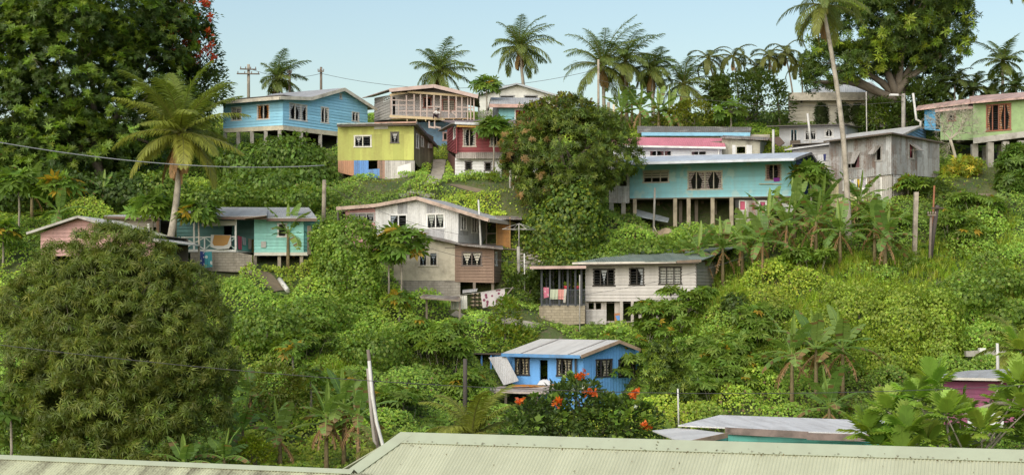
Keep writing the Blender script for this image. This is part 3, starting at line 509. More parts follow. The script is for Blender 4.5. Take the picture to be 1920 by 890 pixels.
# ---- G: pink gable at left
h = House('pink_gabled_house', 'dusty pink house whose gable peeks over the big mango tree', 'house', W(160, 490, 110), (0, 300, 4.45), 'houses on the hillside')
pG = Plane(76, 107.5, 292, 106.5); m = boards((.42, .25, .23)); h.wall(pG, [(340, 800), (1290, 800), (1290, 690), (650, 485), (340, 610)], m); h.shell(pG.A, pG.B, pG.B-pG.n*7, pG.hit(150, 495)[1], pG.hit(150, 440)[1])
h.gable(pG, [(222, 612), (650, 472), (1345, 685)], .55, 8, RWHITE, barge=GREYW, bh=.16)
# ---- H: teal house with verandah, left
h = House('verandah_house', 'sea green weatherboard house with white verandah rail, beside the tall banana plant', 'house', W(470, 500, 119), (340, 370, 4.686), 'houses on the hillside')
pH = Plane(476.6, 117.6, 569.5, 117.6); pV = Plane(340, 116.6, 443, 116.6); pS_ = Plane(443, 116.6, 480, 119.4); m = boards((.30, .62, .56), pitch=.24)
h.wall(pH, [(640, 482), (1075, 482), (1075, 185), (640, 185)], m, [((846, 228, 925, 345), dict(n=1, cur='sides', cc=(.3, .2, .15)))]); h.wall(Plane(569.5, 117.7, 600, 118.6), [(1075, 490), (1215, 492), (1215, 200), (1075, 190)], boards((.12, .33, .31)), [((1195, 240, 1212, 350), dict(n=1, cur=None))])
h.panel(pH, [(640, 481), (1115, 481), (1115, 510), (640, 510)], plainm((.66, .64, .57)), 'floor_band', .04, .16); h.panel(pH, [(703, 386), (746, 386), (746, 440), (703, 440)], plainm((.42, .41, .38)), 'meter_box', .14, .14); h.panel(pH, [(1108, 250), (1142, 250), (1142, 500), (1108, 500)], WOODOLD, 'corner_post', .15, .12)
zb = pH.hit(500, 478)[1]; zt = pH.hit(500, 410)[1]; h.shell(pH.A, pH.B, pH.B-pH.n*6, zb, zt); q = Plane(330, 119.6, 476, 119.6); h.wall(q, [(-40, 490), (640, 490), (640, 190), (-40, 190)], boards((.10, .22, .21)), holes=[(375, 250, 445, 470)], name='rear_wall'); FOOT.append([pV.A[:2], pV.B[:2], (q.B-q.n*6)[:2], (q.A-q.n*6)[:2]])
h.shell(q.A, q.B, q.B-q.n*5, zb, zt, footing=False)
rw = RGREY; h.roof([(180, 172, 116), (752, 172, 116), (760, 96, 122.5), (200, 92, 122.5)], rw, .07); h.roof([(750, 186, 116.9), (1190, 186, 116.9), (1120, 96, 122.5), (762, 96, 122.5)], rw, .07); h.roof([(0, 165, 118), (200, 172, 117), (200, 100, 122.5), (0, 130, 122)], sheets((.42, .40, .38)), .07)
br = plainm((.17, .11, .085), .8, .2, .4); h.bar((180, 182, 115.9), (752, 182, 115.9), .06, .2, br); h.bar((750, 196, 116.8), (1190, 198, 116.8), .06, .2, br); h.bar((560, 186, 115.8), (752, 164, 115.8), .9, .05, plainm((.2, .14, .1)), 'loose_sheet')
pp = plainm((.72, .71, .67)); 
def pvert(x, y0, y1, w=.13, nm='verandah_post', mt=pp): vert(x, y0, y1, pV, w, nm, mt)
for x in (478, 112): pvert(x, 190, 462)
for x in (205, -20, 330): pvert(x, 345, 465, .09, 'rail_post')
for k, (a, b) in enumerate((((0, 350), (478, 345)), ((0, 460), (478, 462)), ((10, 455), (205, 350)), ((10, 350), (205, 455)), ((205, 455), (330, 350)), ((205, 350), (330, 455)), ((330, 350), (478, 455)), ((330, 455), (478, 350)))): mb = MB(); mb.beam(pV.P(*h.uv(pV, *a), -.01-.012*k), pV.P(*h.uv(pV, *b), -.01-.012*k), .05, .08); mb.build('verandah_rail', pp if k < 4 else plainm((.5, .62, .56)), h.o)
h.panel(pS_, [(486, 345), (660, 390), (662, 496), (488, 460)], boards((.14, .42, .38)), 'side_rail', 0, .05); h.panel(pV, [(180, 205), (478, 205), (478, 245), (180, 255)], cloth((.55, .52, .44)), 'awning_cloth', .1, .03); vert(478, 180, 470, pS_.shift(-1.2), .1, 'verandah_post', pp)
mb = MB(); z = pV.hit(400, 469)[1]; mb.prism([pV.P(0, z), pV.P(pV.L, z), np.array([(480-CX)/F*119.4, 119.4, z]), np.array([(340-CX)/F*119.4, 119.4, z])], -ZUP*.12); mb.build('verandah_floor', pp, h.o); h.wall(pV.shift(-.1), [(80, 640), (620, 660), (620, 505), (480, 478), (80, 478)], surf((.36, .32, .26), 'block', dirt=.3), name='base_wall')
h.posts([(h.p(x, 0)[0]/F*Y-CX/F*Y, Y) for x, Y in ((650, 117.9), (862, 117.9), (1057, 117.9), (760, 120.5), (960, 121))], zb, .24, POSTM)
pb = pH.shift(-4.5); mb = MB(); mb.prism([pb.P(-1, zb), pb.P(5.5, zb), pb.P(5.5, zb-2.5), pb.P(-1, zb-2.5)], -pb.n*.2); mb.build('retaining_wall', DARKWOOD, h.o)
# left wing of H
h = House('small_outbuilding', 'low outbuilding with thin iron roof and white post, left of the verandah house', 'outbuilding', W(240, 470, 118), (0, 300, 4.45))
q = Plane(196, 119, 300, 118.6); h.wall(q, [(900, 660), (1335, 660), (1335, 490), (900, 485)], boards((.42, .38, .33)), holes=[(1180, 560, 1330, 650)]); h.shell(q.A, q.B, q.B-q.n*4, q.hit(200, 446)[1], q.hit(200, 411)[1]); h.roof([(868, 476, 118.3), (1340, 486, 118), (1340, 468, 123), (880, 462, 123)], RWHITE); h.bar((868, 478, 118.2), (1340, 488, 117.9), .05, .16, br); vert(1240, 530, 640, q.shift(.5), .16, 'post', pp); vert(1318, 505, 650, q.shift(.5), .2, 'post', plainm((.22, .13, .08)))
# ---- I: white iron and timber two storey house
h = House('two_storey_house', 'two storey house, white iron sheets above, beige and brown timber below', 'house', W(790, 560, 120), (600, 340, 3.18), 'houses on the hillside')
pU = Plane(631, 122.6, 859.4, 119.6); pUs = Plane(859.4, 119.6, 916, 125); wi = sheets((.62, .62, .61), dirt=.25, var=.04)
h.wall(pU, [(330, 420), (825, 420), (825, 183), (640, 118), (575, 100), (330, 155)], wi, [((415, 197, 520, 280), dict(n=2, cur='tied', cc=(.45, .52, .6), fc=(.66, .66, .65))), ((636, 192, 743, 279), dict(n=2, cur='mid', cc=(.5, .5, .42)))])
h.wall(pU, [(152, 420), (330, 420), (330, 158), (152, 172)], boards((.44, .24, .23)), [((180, 188, 325, 242), dict(n=3, cur='mid', cc=(.4, .44, .5), fc=(.35, .33, .32)))]); g2 = sheets((.36, .36, .37), dirt=.3, var=.04)
for q in ([(463, 128), (520, 120), (520, 194), (463, 194)], [(636, 132), (685, 148), (685, 190), (636, 190)], [(622, 283), (740, 283), (740, 345), (622, 325)]): h.panel(pU, q, g2, 'sheet_patch', .025, .03)
h.wall(pUs, [(825, 420), (1000, 400), (1000, 225), (825, 183)], surf((.42, .42, .42), 'v', pitch=.9, dirt=.4, sheet=.9), [((841, 206, 875, 290), dict(n=2, cur=None)), ((905, 216, 938, 306), dict(n=2, cur=None))]); h.panel(pUs, [(822, 318), (905, 325), (905, 372), (822, 360)], plainm((.5, .5, .5)), 'sheet_patch', .03, .03)
h.shell(pU.A, pU.B, pUs.B, pU.hit(*h.p(575, 400))[1], pU.hit(*h.p(575, 170))[1])
h.gable(pU, [(98, 158), (330, 140), (575, 95), (880, 188), (1005, 226)], .5, 6.5, RGREY, barge=plainm((.46, .35, .29), .8, .15, .5), bh=.26, eave=plainm((.46, .38, .33)), sides=(-1,))
pD = Plane(750, 119, 852.8, 118.4); pW = Plane(852.8, 118.4, 927, 117.8); pWs = Plane(927, 117.8, 940, 121); bw = plainm((.52, .47, .37), .85, .08, .35)
h.wall(pD, [(440, 590), (805, 590), (805, 372), (575, 318), (440, 290)], bw, [((590, 421, 639, 503), dict(n=1, cur='mid', cc=(.6, .66, .72), fc=(.55, .5, .42))), ((651, 421, 701, 503), dict(n=1, cur='mid', cc=(.6, .66, .72), fc=(.55, .5, .42)))]); h.wall(pD, [(440, 690), (836, 690), (836, 592), (440, 592)], surf((.34, .31, .27), 'block', dirt=.35, pitch=.2), name='base_wall')
m = boards((.215, .145, .105), pitch=.22, dirt=.45, dirtc=(.16, .1, .075), var=.2); h.wall(pW, [(805, 598), (1038, 604), (1038, 390), (805, 380)], m, [((846, 420, 965, 502), dict(n=2, cur='mid', fc=(.13, .1, .09)))]); h.wall(pWs, [(1038, 604), (1080, 596), (1080, 395), (1038, 390)], m, [((1042, 422, 1055, 500), dict(n=1, cur=None))])
h.shell(pD.A, pW.B, pWs.B, pW.hit(*h.p(900, 600))[1], pW.hit(*h.p(900, 392))[1]); h.roof([(555, 318, 118.4), (850, 382, 117.6), (850, 366, 123), (600, 300, 123.5)], ROLD, .07, 'lower_roof'); h.roof([(846, 382, 117.5), (1092, 406, 116.8), (1092, 388, 123), (850, 366, 123)], ROLD, .07, 'lower_roof')
h.posts([(h.p(x, 0)[0]/F*118-CX/F*118, 118.1) for x in (920, 1030)]+[(h.p(990, 0)[0]/F*120-CX/F*120, 120.5)], pW.hit(900, 529)[1], .2, WOODOLD); ow = surf((.45, .22, .07), 'h', pitch=.14, dirt=.3)
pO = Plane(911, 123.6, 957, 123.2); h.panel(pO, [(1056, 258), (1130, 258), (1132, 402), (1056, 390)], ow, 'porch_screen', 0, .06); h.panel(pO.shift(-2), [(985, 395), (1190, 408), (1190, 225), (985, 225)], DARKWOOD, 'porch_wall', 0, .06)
for x in (992, 1054, 1132): vert(x, 215, 400, pO.shift(.06), .1, 'porch_post', plainm((.45, .25, .08)) if x > 1000 else WOODOLD)
for y in (228, 310, 372): mb = MB(); mb.beam(pO.P(*h.uv(pO, 992, y), -.03), pO.P(*h.uv(pO, 1056, y)), .05, .06); mb.build('porch_rail', WOODOLD, h.o)
h.panel(pO, [(1062, 230), (1122, 230), (1122, 254), (1062, 254)], plainm((.25, .15, .08)), 'porch_vent', -.02, .03); h.roof([(975, 226, 122.6), (1205, 228, 122.4), (1200, 212, 126.5), (1000, 208, 126.5)], ROLD); h.roof([(985, 398, 122.9), (1190, 410, 122.6), (1190, 398, 125.6), (985, 390, 125.6)], WOODOLD, .08, 'porch_floor'); h.posts([(h.p(x, 0)[0]/F*123-CX/F*123, 123.4) for x in (1000, 1125, 1185)], pO.hit(930, 467)[1], .14, POSTM)
FOOT.append([pO.A[:2], pO.B[:2], (pO.B-pO.n*3)[:2], (pO.A-pO.n*3)[:2]])
# ---- J: grey weatherboard house with green roof
h = House('weatherboard_house', 'pale grey weatherboard house with mossy green roof and dark railed porch', 'house', W(1200, 610, 117), (960, 420, 4.), 'houses on the hillside')
pJ = Plane(1097.5, 116.4, 1306, 115.6); pJs = Plane(1306, 115.6, 1345, 121.5); m = boards((.51, .48, .45), pitch=.24, dirt=.25); dkf = dict(fc=(.045, .04, .035))
h.wall(pJ, [(550, 578), (1383, 578), (1383, 280), (550, 296)], m, [((610, 335, 770, 464), dict(n=3, cur='mid', **dkf)), ((881, 326, 990, 457), dict(n=2, cur='tied', **dkf)), ((1103, 319, 1270, 450), dict(n=3, cur='full', cc=(.55, .57, .58), **dkf))])
h.wall(pJs, [(1383, 578), (1530, 560), (1530, 285), (1383, 280)], boards((.30, .28, .26), pitch=.24)); zb = pJ.hit(1150, 564)[1]; h.shell(pJ.A, pJ.B, pJs.B, zb, pJ.hit(1150, 494)[1])
gr = surf((.15, .185, .16), 'corr', dirt=.45, dirtc=(.22, .25, .22), var=.15, sheet=.85, pitch=.16); h.roof([(455, 296, 115.4), (1420, 276, 114.6), (1700, 168, 124), (975, 202, 124)], gr, .06, udir=np.array([1, 0, 0.])); h.roof([(455, 296, 115.4), (975, 202, 124), (700, 250, 128), (560, 285, 126)], gr, .06, 'roof_hip')
h.bar((452, 294, 115.3), (1230, 284, 114.9), .14, .14, plainm((.60, .56, .48), .6, .08, .35), 'gutter'); h.bar((1235, 282, 114.8), (1420, 274, 114.5), .12, .18, plainm((.2, .15, .11), .85, .2, .5), 'gutter'); h.bar((560, 308, 115.5), (1400, 290, 114.9), .8, .05, DARKWOOD, 'soffit')
pl_ = pJ.shift(-.3); lw = plainm((.42, .38, .34), .85, .12, .4); h.wall(pl_, [(550, 740), (975, 740), (975, 579), (550, 579)], lw, holes=[(575, 586, 614, 637), (628, 586, 668, 637), (708, 582, 769, 725), (834, 576, 895, 728), (910, 576, 950, 728)], name='lower_wall'); h.panel(pJ, [(556, 640), (708, 640), (708, 762), (556, 762)], surf((.42, .40, .38), 'h', pitch=.12, dirt=.3, bump=1.), 'front_sheet', -.1, .04)
h.posts([(h.p(x, 0)[0]/F*115.9-CX/F*115.9, 115.9) for x in (820, 902, 960, 1090, 1240, 1378)], zb, .2, plainm((.44, .40, .36), .85, .1, .3)); h.shell(pl_.A, pl_.B, pl_.B-pl_.n*4, zb-2.6, zb-.1, footing=False)
h.panel(pJ, [(768, 668), (830, 664), (832, 742), (772, 742)], plainm((.36, .16, .07)), 'board', .25, .04); h.panel(pJ, [(776, 686), (808, 682), (810, 730), (790, 718)], plainm((.10, .25, .55)), 'board_panel', .28, .03)
pP = Plane(1013.5, 116, 1097.3, 115.7); ch = plainm((.05, .055, .065), .6, .1, .2)
h.wall(pP, [(215, 775), (548, 745), (548, 612), (215, 612)], surf((.34, .29, .21), 'block', dirt=.3), name='base_wall'); h.wall(Plane(1013.5, 116.1, 1022, 119), [(215, 775), (250, 770), (250, 612), (215, 612)], surf((.34, .29, .21), 'block', dirt=.3), name='base_wall')
for x in (222, 285, 355, 418, 475, 520): vert(x, 335, 612, pP, .14, 'porch_post', ch)
for x in (250, 302, 372, 432): vert(x+8, 338, 606, pP.shift(-2.4), .13, 'porch_post', ch)
bal = MB(); u0, z1 = h.uv(pP, 218, 492); z0 = h.uv(pP, 218, 608)[1]
for k in range(34): u = u0+(pP.L-.1)*k/33; bal.beam(pP.P(u, z0, -.02), pP.P(u, z1, -.02), .035, .05)
bal.beam(pP.P(u0, z1), pP.P(pP.L, z1), .08, .07); bal.beam(pP.P(u0, z0+.06), pP.P(pP.L, z0+.06), .06, .06); bal.build('balustrade', ch, h.o)
mb = MB(); mb.prism([pP.P(0, z0-.02), pP.P(pP.L, z0-.02), pP.P(pP.L, z0-.02)-pP.n*3, pP.P(0, z0-.02)-pP.n*3], ZUP*.06); mb.build('porch_floor', CONC, h.o); h.roof([(135, 336, 115.2), (556, 332, 114.9), (556, 312, 119.6), (150, 322, 119.6)], sheets((.30, .22, .20)), .05); h.bar((134, 326, 115.1), (556, 322, 114.8), .06, .2, plainm((.46, .33, .29), .8, .12, .3))
FOOT.append([pP.A[:2], pP.B[:2], (pP.B-pP.n*3)[:2], (pP.A-pP.n*3)[:2]])
# ---- K: blue house in the middle
h = House('blue_house', 'bright blue house with pale tin roof, behind the orange flowering tree', 'house', W(1040, 775, 107), (820, 600, 3.423), 'houses on the hillside')
pK = Plane(925, 110.2, 1093, 106); pKs = Plane(1093, 106, 1198, 110.2); m = surf((.14, .36, .72), 'plain', dirt=.2, dirtc=(.06, .15, .3), var=.07); mc = sheets((.14, .36, .72), dirt=.2, dirtc=(.06, .15, .3), var=.05); fl = dict(cc=(.62, .58, .45), pat=(.33, .3, .2), fc=(.03, .03, .035))
h.wall(pK, [(360, 580), (935, 600), (935, 232), (360, 218)], m, [((500, 240, 591, 350), dict(n=3, cur='tied', **fl)), ((768, 247, 864, 357), dict(n=3, cur='tied', **fl))], holes=[(657, 254, 708, 410)])
h.wall(pKs, [(935, 640), (1292, 590), (1292, 195), (1170, 140), (935, 232)], mc, [((1018, 250, 1121, 361), dict(n=3, cur='tied', **fl)), ((1164, 252, 1268, 361), dict(n=3, cur='tied', **fl))]); h.panel(pKs, [(935, 640), (970, 636), (970, 225), (935, 238)], m, 'corner_board', .03, .03)
h.shell(pK.A, pK.B, pKs.B, pK.hit(*h.p(650, 420))[1], pK.hit(*h.p(650, 232))[1]); h.gable(pKs, [(922, 230), (1168, 134), (1302, 188)], .45, 6.4, RWHITE, back=pK.A-pK.B, barge=plainm((.40, .28, .20), .8, .15, .4), bh=.22, eave=plainm((.10, .26, .5), .7, .1, .3), sides=(0,))
rp = pKs.shift(.45); E0, T0 = rp.P(*h.uv(rp, 922, 230)), rp.P(*h.uv(rp, 1168, 134)); d_ = unit(pK.A-pK.B)
for t in (1.0, 4.8): mb = MB(); mb.beam(E0+d_*t+ZUP*.1, T0+d_*t+ZUP*.1, .12, .03); mb.build('roof_strap', plainm((.30, .28, .27)), h.o)
mb = MB(); u, a = h.uv(pK, 895, 222); mb.beam(pK.P(u, a, .15), pK.P(u, a-4.6, .15), .14, .14); mb.build('post', ch, h.o)
sp = pK.shift(.2); bl = plainm((.085, .25, .55)); ba = Plane(898, 110.6, 926, 109.9)
for x, y0, y1 in ((284, 222, 620), (345, 225, 420), (262, 480, 610)): vert(x, y0, y1, ba, .12, 'porch_post', bl)
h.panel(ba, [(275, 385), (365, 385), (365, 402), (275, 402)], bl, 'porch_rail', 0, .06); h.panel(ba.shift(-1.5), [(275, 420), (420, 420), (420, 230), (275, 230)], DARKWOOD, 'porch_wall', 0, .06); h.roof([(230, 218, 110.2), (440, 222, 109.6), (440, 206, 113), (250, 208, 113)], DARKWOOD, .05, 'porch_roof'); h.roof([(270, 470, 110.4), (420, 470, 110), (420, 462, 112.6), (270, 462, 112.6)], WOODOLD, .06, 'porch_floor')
q0 = W(*h.p(330, 240), 109.2); q1 = W(*h.p(440, 232), 108.9); q2 = W(*h.p(522, 388), 107.6); q3 = W(*h.p(425, 416), 107.8); mb = MB(); mb.prism([q0, q1, q2, q3], np.array([0, .03, .03]), udir=q1-q0); mb.build('leaning_sheet', RGREY, h.o)
A_ = [W(*h.p(183, 462), 105.2), W(*h.p(700, 474), 103.2), W(*h.p(802, 422), 106.6), W(*h.p(520, 422), 109.3), W(*h.p(300, 440), 110.2)]; mb = MB(); mb.prism(A_, ZUP*.12); mb.build('awning', plainm((.44, .37, .33), .85, .2, .45), h.o)
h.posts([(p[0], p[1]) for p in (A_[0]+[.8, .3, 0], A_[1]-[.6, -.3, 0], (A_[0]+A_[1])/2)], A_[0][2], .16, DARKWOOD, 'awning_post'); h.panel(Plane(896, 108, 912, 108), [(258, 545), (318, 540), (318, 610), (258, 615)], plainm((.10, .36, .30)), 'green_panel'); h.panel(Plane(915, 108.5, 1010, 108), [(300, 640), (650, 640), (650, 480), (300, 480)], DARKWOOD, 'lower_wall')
FOOT.append([p[:2] for p in A_[:4]])
# ---- T: low grey roof in front
h = House('low_roofed_house', 'low house with wide weathered grey tin roof, just beyond the green ridge', 'house', W(1430, 880, 72), (1200, 560, 2.667), 'houses on the hillside')
h.roof([(190, 636, 70.5), (1140, 682, 67.6), (1240, 614, 75.), (400, 584, 77.5)], surf((.62, .61, .60), 'corr', dirt=.35, dirtc=(.3, .27, .25), var=.05, sheet=.85, pitch=.16), .05, udir=np.array([1, .1, 0])); h.roof([(62, 662, 71), (215, 724, 66), (432, 676, 68.6), (200, 648, 71)], RWHITE, .05, 'side_roof')
rr = plainm((.22, .17, .15), .9, .2, .6, dirtc=(.07, .06, .05)); h.bar((425, 658, 69.4), (842, 680, 68.2), .05, .3, rr); h.bar((835, 686, 68.1), (1145, 694, 67.4), .05, .3, rr); h.bar((215, 728, 65.9), (436, 680, 68.7), .06, .22, plainm((.34, .24, .17), .8, .15, .4))
h.wall(Plane(1365, 69.4, 1665, 68.4), [(440, 860), (1240, 860), (1240, 684), (440, 650)], boards((.10, .36, .30))); h.wall(Plane(1290, 67.5, 1366, 69.6), [(240, 860), (442, 860), (442, 690), (240, 735)], boards((.09, .33, .28))); o_ = Plane(1365, 69.4, 1665, 68.4); h.shell(o_.A, o_.B, o_.B-o_.n*6.5, o_.hit(1500, 905)[1], o_.hit(1500, 819)[1])
# ---- U: purple house, right edge
h = House('purple_house', 'plum purple house with tin roof, half hidden by breadfruit leaves', 'house', W(1870, 800, 83), (1200, 560, 2.667), 'houses on the hillside')
q = Plane(1770, 82.4, 1960, 80.6); h.wall(q, [(1520, 640), (2030, 640), (2030, 410), (1520, 412)], boards((.25, .07, .14), pitch=.22)); h.shell(q.A, q.B, q.B-q.n*6, q.hit(1850, 800)[1], q.hit(1850, 716)[1]); h.roof([(1430, 394, 82), (2030, 404, 79.8), (2040, 345, 87), (1640, 362, 87.5)], RGREY, .05); h.bar((1430, 396, 81.9), (2030, 408, 79.7), .06, .12, plainm((.5, .47, .42))); h.panel(q, [(1878, 610), (1890, 610), (1890, 440), (1878, 440)], pp, 'post', .2, .1)
h.panel(q, [(1640, 640), (1820, 640), (1820, 556), (1640, 556)], plainm((.6, .6, .62)), 'lower_panel', .2, .05)
# ---- foreground roofs
def fore(name, label, Pl, Pr, hip, pitch, mat, capm, mossy=False, down=9.):
    h = House(name, label, 'building', (Pl+Pr)/2+np.array([0, -3, -4.]))
    L = np.linalg.norm(Pr-Pl); r = unit(Pr-Pl); f = unit(np.cross(r, ZUP)); f = f if f[1] < 0 else -f; sl = unit(f*math.cos(pitch)-ZUP*math.sin(pitch)); nn = unit(np.cross(r, sl)); nn = nn if nn[2] > 0 else -nn
    mb = MB(); p = .0762; n = int(L/p); sub = 6; hipk = 1.0 if hip else 0.; s0 = .12
    kk = .42; us = np.arange(0, L+down*hipk*kk+.5, p/sub)-down*hipk*kk
    rows = []; uvs = []
    for t in (0, 1):
        row = []
        for u in us:
            st = s0 if u >= 0 or not hip else s0+(-u)/kk
            d = down if t else min(st, down); row.append(Pl+r*u+sl*d+nn*(.012*math.sin(2*math.pi*u/p)))
        rows.append(row); uvs.append([(u, (down if t else s0)) for u in us])
    mb.grid(np.array(rows), True, uvs); mb.build('roof', mat, h.o)
    mb = MB(); capw = .20 if mossy else .46
    mb.prism([Pl+nn*.03-r*.0, Pr+nn*.03, Pr+sl*capw+nn*.03, Pl+sl*capw+nn*.03-(r*capw*kk if hip else 0)], -nn*.012, udir=r); mb.prism([Pl+nn*.03, Pr+nn*.03, Pr-f*.45-ZUP*.22+nn*.03, Pl-f*.45-ZUP*.22+nn*.03], -nn*.012, udir=r)
    if hip: 
        hd = unit(sl-r*kk); e = Pl+hd*down*1.08; mb.prism([Pl+nn*.034, e+nn*.034, e+nn*.034+unit(r+sl*kk)*.34, Pl+nn*.034+unit(r+sl*kk)*.34], -nn*.012, udir=hd)
    mb.build('ridge_cap', capm, h.o)
    # far slope and end, closing the roof
    mb = MB(); bk = unit(-f*math.cos(pitch)-ZUP*math.sin(pitch)); mb.prism([Pl-ZUP*.02, Pr-ZUP*.02, Pr+bk*5-ZUP*.02, Pl+bk*5-ZUP*.02-(r*5 if hip else 0)], -ZUP*.03, udir=r)
    mb.build('rear_roof', mat, h.o)
    q = [Pl+sl*(down-.6)-(r*down*.9*kk if hip else 0), Pr+sl*(down-.6)]; mb = MB(); mb.prism([q[0]-ZUP*.1, q[1]-ZUP*.1, q[1]-ZUP*4, q[0]-ZUP*4], -f*.15); mb.build('wall', CREAM, h.o)
    return h, Pl, r, sl, nn, L
GRN = surf((.41, .42, .30), 'plain', sheet=.76, var=.035, dirt=.22, dirtc=(.25, .26, .17), rough=.5, fine=3., bump=.12); GRC = surf((.37, .40, .285), 'plain', var=.05, dirt=.25, dirtc=(.28, .28, .2), rough=.5, bump=.12)
GMOSS = surf((.44, .45, .30), 'plain', var=.06, dirt=.7, dirtc=(.09, .075, .05), rough=.6, fine=14., bump=.2)
fr = fore('green_roofed_building', 'pale green corrugated iron roof with smooth ridge capping in the right foreground', W(752, 811, 37.2), W(2080, 849, 32.5), True, R(27), GRN, GRC)
fl_ = fore('mossy_roofed_building', 'pale green roof streaked with black mould at the bottom left edge', W(-160, 847, 38.6), W(664, 881, 35.2), False, R(24), GMOSS, GRC, mossy=True)
for k in range(24):
    for q, v in ((fr, .40),): _, P0, r_, sl_, nn_, L_ = q; c = P0+r_*(k*.61+.3)+sl_*v+nn_*.045; mb = MB(); mb.box(c, (.03, .03, .03)); mb.build('roofing_screw', plainm((.25, .26, .2)), fr[0].o)
# ---------------------------------------------------------------- vegetation tools
def lq(b, d, s, L, w, droop=0., fold=0., belly=.45):      # one pointed leaf as a folded diamond
    b = np.asarray(b, float); d = unit(d); s = unit(s); n = np.cross(d, s); n = n if n[2] >= 0 else -n
    return [b, b+d*L*belly+s*w/2+n*fold, b+d*L-n*droop, b+d*L*belly-s*w/2+n*fold]
def T_leaf(w=.5, droop=.12, fold=.06): return np.array([[(0, 0, 0), (.45, w/2, fold), (1, 0, -droop), (.45, -w/2, fold)]])
def T_rosette(k, w, el=.3, droop=.3, jit=.25, seed=0):
    r = np.random.default_rng(seed); out = []
    for i in range(k):
        a = 2*math.pi*i/k+r.uniform(-jit, jit); e = el+r.uniform(-.35, .35); L = r.uniform(.75, 1.1); d = np.array([math.cos(a)*math.cos(e), math.sin(a)*math.cos(e), math.sin(e)])
        out.append(lq((0, 0, 0), d, (-math.sin(a), math.cos(a), 0), L, w*L, droop*L))
    return np.array(out)
def T_palmate(k=7, spread=2.5, w=.28, droop=.2):
    out = []
    for i in range(k):
        a = -spread+2*spread*i/(k-1); L = 1-.35*abs(a)/spread; out.append(lq((0, 0, 0), (math.cos(a), math.sin(a), 0), (-math.sin(a), math.cos(a), 0), L, w, droop*L, 0, .55))
    return np.array(out)
def T_lobed(lobes=6):                                     # breadfruit leaf
    out = [np.array([(0, -.015, 0), (0, .015, 0), (1, .01, -.1), (1, -.01, -.1)]), np.array([(.05, 0, 0), (.5, .12, .03), (.97, 0, -.08), (.5, -.12, .03)])]
    for i in range(lobes):
        t = .16+.66*i/(lobes-1); L = (.38, .5, .56, .54, .45, .32)[i % 6]
        for sgn in (1, -1):
            a = (.92-.09*i); out.append(np.array(lq((t-.05, 0, -.02*t), (math.cos(a), sgn*math.sin(a), -.12), (-math.sin(a)*sgn, math.cos(a), 0), L, .19, .06, .02, .4)))
    return np.array(out)
def T_feather(n=7, w=.16, L=.35):
    out = [np.array([(0, -.01, 0), (0, .01, 0), (1, .005, -.12), (1, -.005, -.12)])]
    for i in range(n):
        t = .15+.8*i/(n-1)
        for sg in (1, -1): out.append(np.array(lq((t, 0, -.12*t*t), (.5, sg*.85, -.15), (.85, -sg*.5, 0), L*(1-.5*abs(t-.45)), w*.7, .05)))
    return np.array(out)
def T_tuft(k=6, w=.035, lean=.45, seed=1):
    r = np.random.default_rng(seed); out = []
    for i in range(k):
        a = r.uniform(0, 6.28); l = r.uniform(.1, lean); L = r.uniform(.65, 1.1); d = np.array([math.cos(a)*l, math.sin(a)*l, 1]); s = np.array([-math.sin(a), math.cos(a), 0]); b = np.array([r.uniform(-.1, .1), r.uniform(-.1, .1), 0]); m = b+unit(d)*L*.55; t = m+unit(d+np.array([math.cos(a), math.sin(a), -.35])*l*1.6)*L*.5
        out.append([b-s*w/2, b+s*w/2, m+s*w/2, m-s*w/2]); out.append([m-s*w/2, m+s*w/2, t+s*.004, t-s*.004])
    return np.array(out)
# the templates put D along u, N along w; rosettes and tufts use N as their axis
def scatter(T, P, D, Nn, S):
    D = unit(D); Nn = Nn-(Nn*D).sum(1)[:, None]*D; Nn = unit(Nn); B = np.cross(Nn, D); S = np.broadcast_to(np.asarray(S, float), (len(P),))
    T = T[None]*S[:, None, None, None]
    V = P[:, None, None, :]+T[..., 0:1]*D[:, None, None, :]+T[..., 1:2]*B[:, None, None, :]+T[..., 2:3]*Nn[:, None, None, :]
    return V.reshape(-1, 4, 3)
GAIN = np.array([1.72, 1.62, 1.15])
def cols(n, k, pal, jit=.18, tint=.1, gain=True):                   # n plants leaves of k blades: colours drawn from a palette
    pal = np.array(pal, float); i = rng.integers(0, len(pal), n); c = (np.minimum(pal[i]*GAIN, .5) if gain else pal[i])*rng.uniform(1-jit, 1+jit, (n, 1))*(1+rng.uniform(-tint, tint, (n, 3)))
    return np.repeat(c, k, axis=0)*rng.uniform(.9, 1.1, (n*k, 1))
def rdir(n): return unit(rng.normal(size=(n, 3)))
def ell(px, py, rx, ry, Y, dr=1.): c = W(px, py, Y); return (c, np.array([rx*Y/F, rx*Y/F*dr, ry*Y/F]))
def in_frame(P, m=200):
    px = CX+P[:, 0]/P[:, 1]*F; py = HZ-P[:, 2]/P[:, 1]*F; return (px > -m) & (px < 1920+m) & (py > -m) & (py < 890+m)
